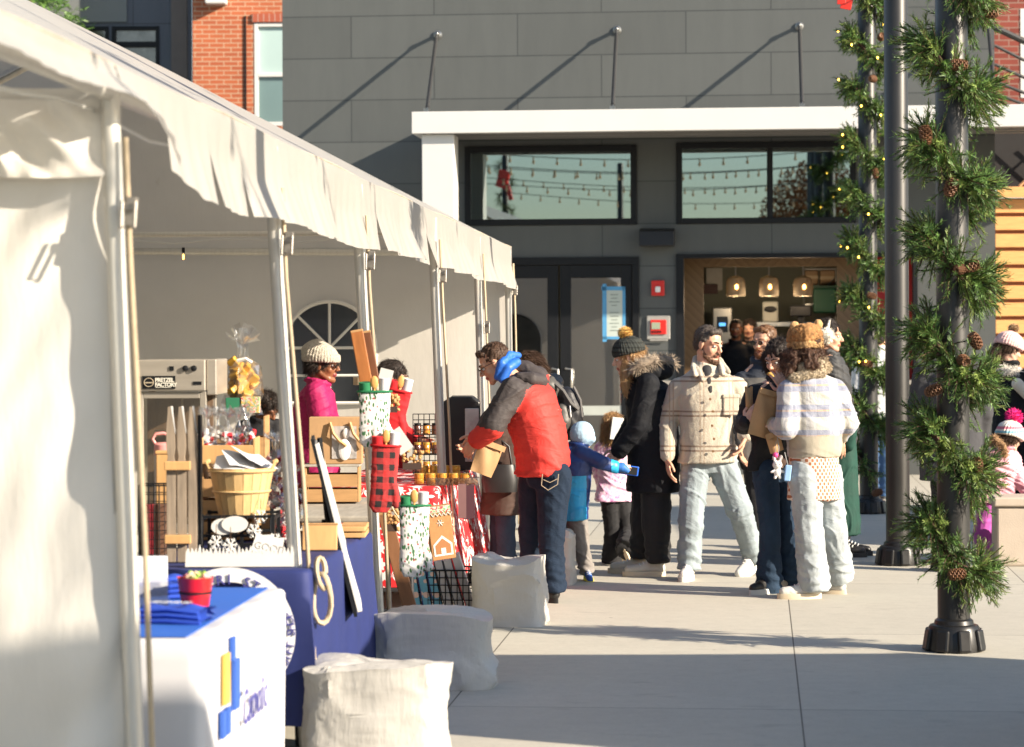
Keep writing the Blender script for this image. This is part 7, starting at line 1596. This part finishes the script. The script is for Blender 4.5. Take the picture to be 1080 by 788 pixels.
# candy cane bags, right of the basket
for i,(x,d,z) in enumerate(((291,11.35,.90),(308,11.5,.80),(300,11.15,.745))):
    o=empty('candy_bag',Vector((W(x,500,d).x,d,z)),i,['tall clear bag of red peppermint behind the second tent leg','clear bag of red striped candy right of the second tent leg','small clear bag of red candy low beside the second tent leg'][i],'candy bag'); cello(cel,.12,.34-.06*i,i+40,o,.25); filler(o,[rcan,rcan,wcan],60,.12,.36-.06*i,i+9,.022)
    if z>.76: crate('small_crate',x,540,d-.06,.13,.12,z-.752,['small crate under the tall peppermint bag','small crate under the striped candy bag'][i],.745,cr2,1)
c_=crate('wine_crate',334,549,11.35,.125,.2,.085,'open wooden wine crate with white shakers on the navy table',.745,hny,1)
for i,x in enumerate((-.05,.01)):
    o=empty('shaker',c_.location+Vector((x,-.04,0)),0,['left white shaker in front of the wine crate','right white shaker in front of the wine crate'][i],'shaker','white shakers by the wine crate'); mb=MB(); mb.lathe([(.014,0),(.020,.01),(.012,.05),(.004,.06)],n=14); mb.build('body',white_rubber,o,smooth=50); mb=MB(); mb.ell((0,0,.063),.005,.005,.005); mb.build('knob',white_rubber,o)
o=empty('cutting_board',Vector((W(338,585,11.05).x,11.0,.745)),0,'honey coloured cutting board standing before the wine crate','board'); mb=MB(); mb.box(-.075,.075,0,.016,0,.11); mb.build('board',hny,o,bevel=.004); o.location.z=.745; o.rotation_euler.x=R(-14); mb=MB(); mb.box(-.077,.077,-.002,.018,.111,.118); mb.build('edge_strip',cr2,o)
for k in range(2):
    o=empty('cutting_board',Vector((W(372,560,11.7).x,11.65,.7455+.028*k)),0,['lower flat wooden board at the far end of the navy table','upper flat wooden board at the far end of the navy table'][k],'board','flat boards at the end of the navy table'); mb=MB(); mb.box(-.07+.01*k,.06,0,.3,0,.022); mb.build('board',hny,o,bevel=.003); mb=MB(); mb.box(-.071+.01*k,.061,.05,.07,.0225,.026); mb.build('groove',cr2,o)
# window gift bag and things on the red table
tz=.7445
crate('wooden_crate',350,494,14.15,.30,.2,.165,'low wooden crate under the kraft gift bag',.742,cr2,2)
mb=MB(); mb.box(-.155,.155,-.01,.21,0,.012); o=mb.build('display_board',greyw,bevel=.003,loc=(W(350,494,14.15).x,14.15,.938)); tag(o,'thin board laid across the crate under the kraft gift bag','board')
gbg=empty('gift_bag',Vector((W(354,497,14.2).x,14.2,.951)),0,'kraft gift bag with clear window and ribbon handles on a low crate','gift bag'); s6=2700/14.2; w2=56/s6/2; hh=.26
mb=MB(); mb.box(-w2,w2,0,.12,0,hh); mb.build('bag',kraft,gbg,bevel=.004); mb=MB(); mb.box(-.02,w2-.03,-.006,-.002,.03,hh-.05); mb.build('window',mat('film_window',(.45,.42,.4),.12,var=.5,vs=25,coat=1),gbg)
for x in (-.03,.08): mb=MB(); mb.tube([(x,-.01,hh-.03),(x+.02,-.03,hh-.09),(x+.05,-.02,hh-.13),(x+.09,-.03,hh-.16)],.010,6); mb.build('ribbon',hny,gbg,smooth=50)
mb=MB(); mb.ell((.05,-.012,.08),.035,.008,.06); mb.ell((.06,-.012,.17),.02,.008,.03); mb.build('contents',wcan,gbg)
def jar(o_name,p,label,r,h_,lid,body,grp): 
    o=empty(o_name,p,0,label,'jar',grp); mb=MB(); mb.lathe([(r,0),(r,h_*.75),(r*.9,h_*.8)],n=16); mb.build('glass',body,o,smooth=40); mb=MB(); mb.lathe([(r*.96,h_*.8),(r*.96,h_),(r*.9,h_*1.02)],n=16); mb.build('lid',lid,o,smooth=40); return o
gl=mat('gold_lid',(.75,.45,.10),.3,.6,var=.05); dj=mat('dark_jam',(.10,.03,.015),.15,var=.2,coat=1); aj=mat('amber_jam',(.55,.22,.03),.15,var=.2,coat=1)
k=0; ordn=['first','second','third','fourth','fifth']
for row in range(3):
    for col in range(4):
        jar('tin',Vector((W(448+11*col,480,16.3).x,16.15+.10*0,tz+.032*row)),'gold lidded tin, %s from the left in the %s layer of the stack'%(ordn[col],['bottom','middle','top'][row]),.030,.030,gl,gl if row else aj,'gold tins stacked on the red table')
for row in range(2):
    for col in range(5):
        jar('tin',Vector((W(443+12*col,490,15.95).x,15.8,tz+.033*row)),'gold tin at the table front, %s from left in the %s layer'%(ordn[col],['lower','upper'][row]),.032,.031,gl,aj,'gold tins along the front of the red table')
rk=empty('wire_rack',Vector((W(451,478,16.9).x,16.75,tz)),0,'black wire rack with three tiers of jars','rack'); s7=2700/16.8
mb=MB(); 
for x in np.linspace(-.09,.09,6): mb.tube([(x,0,0),(x,0,.40)],.003,5)
for z in np.linspace(.02,.40,11): mb.tube([(-.09,0,z),(.09,0,z)],.003,5)
mb.build('back_grid',black_frame,rk)
for t_ in range(3):
    mb=MB(); z=.02+.125*t_; mb.box(-.09,.09,-.10,.0,z-.004,z); mb.tube([(-.09,-.10,z+.03),(.09,-.10,z+.03)],.003,5); mb.build('shelf',black_frame,rk)
    for c_ in range(3): jar('jam_jar',rk.location+Vector((-.058+.058*c_,-.05,z+.001)),'%s jar, %s on the %s tier of the black wire rack'%(['dark','amber','dark'][c_],['left','middle','right'][c_],['bottom','middle','top'][t_]),.024,.07,gl if t_!=2 else black_frame,[dj,aj,dj][c_],'jars on the wire rack')
bx=empty('black_display_case',Vector((W(485,480,17.2).x,17.3,tz)),0,'tall black display case with clear front at the far end of the red table','case'); s8=2700/17.2
mb=MB(); w3=.135; h3=.50; mb.prism([(-w3,0),(w3,0),(w3,h3-.04),(w3-.05,h3),(-w3+.08,h3),(-w3,h3-.05)],0,.3); mb.build('shell',mat('black_plastic',(.015,.015,.016),.35,var=.1),bx,bevel=.01)
mb=MB(); mb.box(w3*.25,w3*.95,-.025,-.004,.06,h3-.08); mb.build('clear_panel',mat('hazy_panel',(.5,.5,.48),.2,var=.3,vs=12,coat=1),bx,bevel=.004)
pl=empty('plastic_tray',Vector((W(478,497,15.7).x,15.62,tz)),0,'clear plastic tray of treats hanging over the edge of the red table','tray'); mb=MB(); mb.box(-.16,.16,0,.12,0,.045); mb.build('tray',glass_mat('tray_plastic',(.8,.8,.8),.08,.2),pl); mb=MB(); g=random.Random(3)
for i in range(16): mb.obox((-.14+.28*g.random(),.06,.02),.04,.03,.02,(g.random(),g.random(),g.random()))
mb.build('treats',mat('baked_brown',(.30,.13,.05),.7,var=.3),pl)
tw=empty('folded_cloth',Vector((W(492,500,15.6).x,15.55,tz)),0,'dark folded cloth over the corner of the red table','cloth'); mb=MB(); mb.grid(lambda u,v:((u-.5)*.10,-.115*min(1,v*3)+.05,.006-.30*max(0,v-.33)+.004*math.sin(u*9)),8,12); mb.build('cloth',mat('dark_plum_cloth',(.07,.02,.03),.8),tw,smooth=60); mb=MB(); mb.grid(lambda u,v:((u-.5)*.10,-.118*min(1,v*3)+.05,.010-.30*max(0,v-.33)),2,12,skip=lambda i,j:i!=0); mb.build('stripe',mat('plum_stripe',(.2,.1,.1),.8),tw)
# easel with a board seen edge on
ES=empty('easel_sign',Vector((W(352,700,11.3).x,11.3,0)),0,'tilted white board on a black easel seen edge on beside the navy table','easel sign')
def LW(o,px,py,d): return W(px,py,d)-o.location
a=LW(ES,334,466,11.3); b=LW(ES,379,640,11.3); ax=(b-a).normalized(); sd=ax.cross(Vector((0,1,0))).normalized()
def plank(mb,a,b,t,y0,y1,off=0):
    ax=(b-a).normalized(); s_=Vector((-ax.z,0,ax.x)); p=[a+s_*(off-t/2),a+s_*(off+t/2),b+s_*(off+t/2),b+s_*(off-t/2)]
    mb.prism([(q.x,q.z) for q in p],y0,y1,M=Matrix.Rotation(R(4),4,'Z'))
mb=MB(); plank(mb,a,b,.022,-.22,.22); mb.build('board',mat('board_edge_white',(.66,.64,.60),.5,var=.05),ES,bevel=.003)
mb=MB(); plank(mb,a+Vector((-.018,0,.02)),b+Vector((-.018,0,-.02)),.014,-.23,.23,0); mb.build('backing',black_frame,ES)
mb=MB(); t0=LW(ES,337,462,11.2); mb.tube([t0,LW(ES,345,545,11.25),LW(ES,372,635,11.2)],.012,8); mb.build('clamp_bar',black_frame,ES)
mb=MB(); mb.box(-.05,-.015,-.02,.02,0,LW(ES,346,548,11.3).z); mb.build('post',black_frame,ES,bevel=.003)
mb=MB(); mb.tube([(-.03,-.2,0.01),(-.03,0,.1),(-.03,.2,.01)],.012,8); mb.tube([(-.25,0,0.01),(-.03,0,.1),(.15,0,.01)],.012,8); mb.build('foot',black_frame,ES)
# oven mitts hanging on the third tent leg
def holly_fn(nt,vec,xyz):
    cb=nt.nodes.new('ShaderNodeMapping'); cb.inputs['Rotation'].default_value=(0,R(35),0); cb.inputs['Scale'].default_value=(75,1,34); nt.links.new(vec,cb.inputs[0])
    v=nt.nodes.new('ShaderNodeTexVoronoi'); v.voronoi_dimensions='3D'; v.inputs['Scale'].default_value=1; nt.links.new(cb.outputs[0],v.inputs['Vector'])
    m=math_n(nt,'LESS_THAN',v.outputs['Distance'],.36)
    v2=nt.nodes.new('ShaderNodeTexVoronoi'); v2.inputs['Scale'].default_value=34; nt.links.new(vec,v2.inputs['Vector']); m2=math_n(nt,'LESS_THAN',v2.outputs['Distance'],.17)
    c=mixc(nt,m,(.76,.75,.72),(.06,.17,.07)); return mixc(nt,m2,c,(.45,.04,.06))
def buf_fn(nt,vec,xyz):
    a=math_n(nt,'GREATER_THAN',math_n(nt,'SINE',math_n(nt,'MULTIPLY',math_n(nt,'ADD',xyz[0],xyz[1]),105)),0); b=math_n(nt,'GREATER_THAN',math_n(nt,'SINE',math_n(nt,'MULTIPLY',xyz[2],105)),0)
    s_=math_n(nt,'MULTIPLY',math_n(nt,'ADD',a,b),.5); return ramp(nt,s_,[(0,(.58,.03,.03)),(.4,(.58,.03,.03)),(.5,(.33,.03,.03)),(.6,(.33,.03,.03)),(1,(.02,.015,.015))])
holly=pattern_mat('holly_print_cotton',holly_fn,.85,.2,120); buff=pattern_mat('buffalo_plaid',buf_fn,.85,.2,120)
gcot=mat('green_cotton',(.01,.16,.06),.8,var=.1); rcot=mat('red_cotton',(.55,.01,.015),.8,var=.12,bmp=.2,bs=60)
def mitt(px,py0,py1,wpx,d,label,m,trim,tilt=0,nap=gcot,side=1):
    s_=2700/d; h_=(py1-py0)/s_; w_=wpx/s_; top=W(px,py0,d); o=empty('oven_mitt',top,0,label,'oven mitt','oven mitts hanging on the tent leg'); o.rotation_euler.y=tilt
    mb=MB(); t=.022; X,Y=Vector((1,0,0)),Vector((0,1,0))
    loft(mb,[((0,0,0),X,Y,w_*.46,t),((0,0,-h_*.35),X,Y,w_*.43,t*1.1),((-.004*side,0,-h_*.62),X,Y,w_*.42,t*1.2),((-.012*side,0,-h_*.86),X,Y,w_*.38,t*1.1),((-.014*side,0,-h_*.97),X,Y,w_*.24,t*.7)])
    cap(mb,[((side*w_*.22,0,-h_*.50),.026),((side*w_*.38,0,-h_*.70),.024),((side*w_*.43,0,-h_*.84),.021)])
    skin('mitt',mb,m,o,.005,3,None,folds(.005,(14,14,14),int(px)))
    mb=MB(); mb.tube([(w_*.47*math.cos(q),t*1.25*math.sin(q),0) for q in np.linspace(0,6.283,25)[:-1]],.006,6,closed=True); mb.build('trim',trim,o,smooth=60)
    mb=MB(); mb.tube([(-w_*.25,.01,-.02),(-w_*.27,.0,.045)],[.028,.03],12); mb.build('napkin',nap,o,smooth=60)
    mb=MB(); mb.tube([(w_*.25,.008,-.02),(w_*.27,.0,.065)],[.024,.026],12); mb.build('rolled_towel',wcloth,o,smooth=60)
    mb=MB(); mb.ell((.0,-.012,.045),.020,.008,.032); mb.tube([(0,-.008,.02),(0,-.004,-.1)],.005,8); mb.build('wooden_spoon',mat('spoon_wood',(.62,.33,.10),.5,var=.15),o,smooth=60)
    return o
mitt(395,413,474,38,12.45,'upper white oven mitt with holly print holding a wooden spoon',holly,gcot)
mitt(407,470,543,33,12.42,'red and black buffalo plaid oven mitt',buff,rcot,.05,rcot)
mitt(437,533,611,36,12.5,'lowest white oven mitt with holly print beside the gift boxes',holly,gcot)
o=mitt(421,412,466,28,12.85,'plain red quilted oven mitt behind the holly one',rcot,rcot,.2,rcot)
amber=mat('amber_board',(.36,.13,.035),.4,var=.3,vs=6,stretch=(6,6,1)); dkb=mat('walnut_board',(.16,.06,.025),.4,var=.3,vs=6,stretch=(6,6,1))
for (x0,y0,x1,y1,w_,d,m_,lb) in ((376,348,387,408,.062,12.55,amber,'amber wooden board sticking up behind the upper holly mitt'),(386,349,396,405,.045,12.6,dkb,'dark walnut board sticking up behind the upper holly mitt'),(405,540,436,655,.07,12.9,mat('brown_board',(.22,.10,.045),.5,var=.3,vs=6,stretch=(6,6,1)),'long brown board leaning below the plaid mitt')):
    o=empty('wooden_board',W(x1,y1,d),0,lb,'board'); A_=W(x0,y0,d)-W(x1,y1,d); L=A_.length; o.rotation_euler.y=math.atan2(A_.x,A_.z); mb=MB(); mb.box(-w_/2,w_/2,-.01,.01,0,L); mb.build('board',m_,o,bevel=.004); mb=MB(); mb.box(-w_/2,w_/2,-.0105,.0105,L-.012,L+.001); mb.build('end_grain',cr2,o,bevel=.003)
for i,(x,y,w_,h_,d,lb) in enumerate(((414,425,13,18,12.7,'small woven pretzel bundle beside the upper holly mitt'),(436,484,22,20,12.7,'woven pretzel bundle beside the plaid mitt'),(414,548,12,22,12.75,'woven pretzel bundle behind the lowest holly mitt'))):
    o=empty('pretzel_bundle',W(x,y,d),0,lb,'snack','woven snack bundles by the mitts'); s_=2700/d; mb=MB(); g=random.Random(i)
    for k in range(36): q=g.random()*6.283; mb.ell((g.uniform(-.5,.5)*w_/s_,g.uniform(-.02,.02),g.uniform(-.5,.5)*h_/s_),.012,.009,.008,Euler((0,g.random()*3,0)).to_matrix(),8,5)
    mb.build('pretzels',mat('toasted_snack',(.48,.27,.10),.6,var=.3,vs=60),o,smooth=60); mb=MB(); mb.box(-w_/s_*.5,w_/s_*.4,-.03,-.026,-h_/s_*.55,-h_/s_*.2); mb.build('tag',brown_coat,o)
for i,(x,y,w_,h_,d,rz) in enumerate(((405,404,14,30,12.7,.25),(422,465,16,26,12.6,-.6))):
    o=empty('card',W(x,y,d),0,['white card standing behind the upper holly mitt','white card tilted above the plaid mitt'][i],'card','white cards behind the mitts'); s_=2700/d; o.rotation_euler.y=rz; mb=MB(); mb.box(-w_/s_/2,w_/s_/2,0,.003,-h_/s_/2,h_/s_/2); mb.build('card',white_rubber,o)
cd=empty('mitt_tie',W(392,405,12.6),0,'tan cord tying the mitts to the third tent leg','cord'); mb=MB(); mb.tube([W(x,y,12.7)-cd.location for x,y in ((381,400),(385,440),(390,470),(400,510),(416,540),(430,560))],.005,6); mb.build('cord',strap_m,cd,smooth=60); mb=MB(); mb.tube([W(381,y,12.72)-cd.location for y in (398,406)],.04,12); mb.build('knot',strap_m,cd,smooth=50)
# gingerbread box
gbx=empty('gingerbread_box',W(469,590,13.2),0,'tilted gift box printed with a gingerbread house','gift box'); gbx.rotation_euler=(0,R(-7),R(12)); s_=2700/13.2; w_=25/s_; h_=57/s_
mb=MB(); mb.box(-w_/2,w_/2,0,.07,0,h_); mb.build('box',mat('gingerbread_print',(.42,.20,.07),.6,var=.2,vs=40),gbx,bevel=.002)
ic=mat('icing_white',(.75,.68,.6),.6,var=0)
mb=MB(); mb.prism([(-.05,.02),(.05,.02),(.05,.08),(0,.125),(-.05,.08)],-.003,-.001); mb.prism([(-.04,.03),(.04,.03),(.04,.075),(0,.11),(-.04,.075)],-.0045,-.0032,1); mb.prism([(-.012,.03),(.012,.03),(.012,.06),(-.012,.06)],-.006,-.0047,0); mb.build('printed_house',[ic,mat('printed_brown',(.36,.15,.05),.6,var=0)],gbx)
mb=MB()
for i in range(5): mb.tube([(-.045+.0225*i,-.003,.24),(-.034+.0225*i,-.003,.225),(-.023+.0225*i,-.003,.24)],.003,4)
for k in range(3):
    q=k*math.pi/3; mb.tube([(-.018*math.cos(q),-.003,.19-.018*math.sin(q)),(.018*math.cos(q),-.003,.19+.018*math.sin(q))],.002,4)
mb.build('printed_icing',ic,gbx); mb=MB(); mb.box(-w_/2,w_/2,-.004,-.001,h_-.035,h_-.002); mb.build('candy_band',pattern_mat('candy_band_print',lambda nt,vec,xyz: ramp(nt,noise(nt,vec,110,1),[(.4,(.55,.05,.05)),(.5,(.75,.7,.6)),(.58,(.1,.35,.12))]),.6),gbx)
# wire basket of boxes on the paving
wb=empty('wire_basket',Vector((W(473,650,14.95).x,14.95,.0)),R(-6),'black wire basket of gift boxes on the paving behind the white sacks','basket'); wire_basket(wb,.41,.26,.30,13,8,r=.0032)
lab=['blue patterned box leftmost in the wire basket','second blue patterned box in the wire basket','third blue patterned box in the wire basket','pale grey box left of centre in the wire basket','pale grey box right of centre in the wire basket','tallest pale grey box in the wire basket with red edge']
bl_=pattern_mat('blue_treat_print',lambda nt,vec,xyz:(lambda v:(v.inputs.__getitem__('Scale').__setattr__('default_value',17),nt.links.new(vec,v.inputs['Vector']),mixc(nt,math_n(nt,'LESS_THAN',v.outputs['Distance'],.33),(.10,.30,.40),(.62,.42,.34)))[2])(nt.nodes.new('ShaderNodeTexVoronoi')),.6)
for i in range(6):
    x=-.17+.064*i; hgt=[.27,.28,.29,.35,.36,.39][i]; o=empty('gift_box',wb.location+Vector((x,-.02,.012)),0,lab[i],'box','boxes in the wire basket'); o.rotation_euler.y=R(-9-1.5*i); mb=MB(); mb.box(-.024,.024,-.10,.10,0,hgt); mb.build('box',bl_ if i<3 else mat('pale_grey_box',(.46,.43,.42),.6,var=.1,vs=8),o,bevel=.002)
    mb=MB(); mb.box(-.0245,-.018,-.101,-.095,.0,hgt+.0005); mb.build('edge_band',[navyc,navyc,navyc,gleg,gleg,rcan][i],o)
# ballast sacks
sackm=canvas('white_sack',(.56,.54,.50),.04,20,.4)
def sack(x0,x1,yt,yb,label,dp=.34,seed=1,d=None,boxy=1.0):
    d=d or CAMH*F/(yb-HY); s_=F/d; w_=(x1-x0)/s_; h_=(yb-yt)/s_; o=empty('ballast_sack',Vector((W((x0+x1)/2,HY,d).x,d+dp/2,0)),R(-8),label,'sack','white ballast sacks beside the tent legs'); g=random.Random(seed); mb=MB(); n=84; rows=28
    def prof(v):
        return 1.0-.05*math.sin(v*3)-.03*v
    for j in range(rows+1):
        v=j/rows; 
        for i in range(n):
            q=6.283*i/n; cq,sq=math.cos(q),math.sin(q); e=.42
            x=math.copysign(abs(cq)**e,cq)*w_/2*prof(min(1,v)); y=math.copysign(abs(sq)**e,sq)*dp/2*prof(min(1,v)); z=h_*v*(1+.06*math.sin(q*2+seed)*v)
            mb.v.append((x,y,z))
    top=len(mb.v)
    for k in range(1,8):
        t=k/8
        for i in range(n):
            p=mb.v[(rows)*n+i]; mb.v.append((p[0]*(1-t),p[1]*(1-t),p[2]*(1-t)+(h_*.97)*t+.05*math.sin(t*3)*h_))
    R_=rows+8
    for j in range(R_-1):
        for i in range(n): mb.f.append((j*n+i,j*n+(i+1)%n,(j+1)*n+(i+1)%n,(j+1)*n+i)); mb.m.append(0)
    mb.f.append(tuple((R_-1)*n+i for i in range(n))); mb.m.append(0)
    P=np.array(mb.v); cen=P.mean(0); 
    def crease(P,s):
        a=0
        for f,am in ((2.6,.030),(5.0,.017),(10,.006),(22,.0015)):
            w_2=P+.08*np.stack([vnoise(P*4,s+1),vnoise(P*4,s+2),vnoise(P*4,s+3)],1); n_=vnoise(w_2*f*np.array([1,1,.8]),s+int(f)); a=a+am*(np.exp(-(np.abs(n_)/.22))-.35)
        return a
    D=P-cen; D[:,2]*=.6; L=np.linalg.norm(D,axis=1,keepdims=True)+1e-6; k_=np.clip(P[:,2:3]/.04,0,1)
    P=P+D/L*crease(P+seed*3.3,seed)[:,None]*k_; P[:,2]=np.maximum(P[:,2],.001); 
    J_=np.random.RandomState(seed).uniform(-1,1,P.shape)*np.array([.0015,.0015,.0015])*k_; P=P+J_; P[:,2]=np.maximum(P[:,2],.001); mb.v=[tuple(p) for p in P]
    tri=[]
    for f_ in mb.f:
        if len(f_)==4: tri+=[(f_[0],f_[1],f_[2]),(f_[0],f_[2],f_[3])] if g.random()<.5 else [(f_[1],f_[2],f_[3]),(f_[1],f_[3],f_[0])]
        else: tri.append(f_)
    mb.f=tri; mb.m=[0]*len(tri)
    sk=mb.build('fabric',sackm,o); sk.data.shade_smooth(); sk.data.set_sharp_from_angle(angle=R(24))
    return o
sack(318,473,706,806,'white ballast sack nearest the camera at the bottom of the frame',.36,3)
sack(384,522,652,728,'white ballast sack in shade second from the camera',.36,5)
sack(497,575,592,662,'white ballast sack in sun behind the wire basket',.34,8)
sack(575,606,567,622,'white ballast sack partly hidden by the red jacket man',.3,11,16.9)
# bench block at the right
be=empty('concrete_bench',Vector((W(1050,600,18.1).x,18.15,0)),-TH,'pale concrete bench block at the right edge below the pink child','bench')
cb=mat('bench_concrete',(.50,.42,.34),.8,var=.1,vs=5,bmp=.3,bs=90)
mb=MB(); mb.box(0.02,2.2,.02,.43,0,.42); mb.build('base',cb,be,bevel=.015); mb=MB(); mb.box(0,2.22,0,.45,.425,.49); mb.build('top_slab',cb,be,bevel=.012)
ch=empty('metal_chair',Vector((W(1072,520,20.2).x,20.3,0)),0,'dark metal chair behind the concrete bench at the right edge','chair')
mb=MB(); mb.box(-.2,.25,-.2,.2,.44,.46); mb.build('seat',gleg,ch,bevel=.005)
for a in (-.2,.25):
    for b in (-.2,.2): mb=MB(); mb.tube([(a,b,.44),(a*1.1,b*1.1,0)],.012,8); mb.build('leg',gleg,ch)
mb=MB(); mb.tube([(-.2,-.2,.45),(-.28,-.2,.95)],.013,8); mb.tube([(-.2,.2,.45),(-.28,.2,.95)],.013,8); mb.tube([(-.28,-.2,.93),(-.28,.2,.93)],.013,8); mb.build('backrest',gleg,ch)
run_jobs()
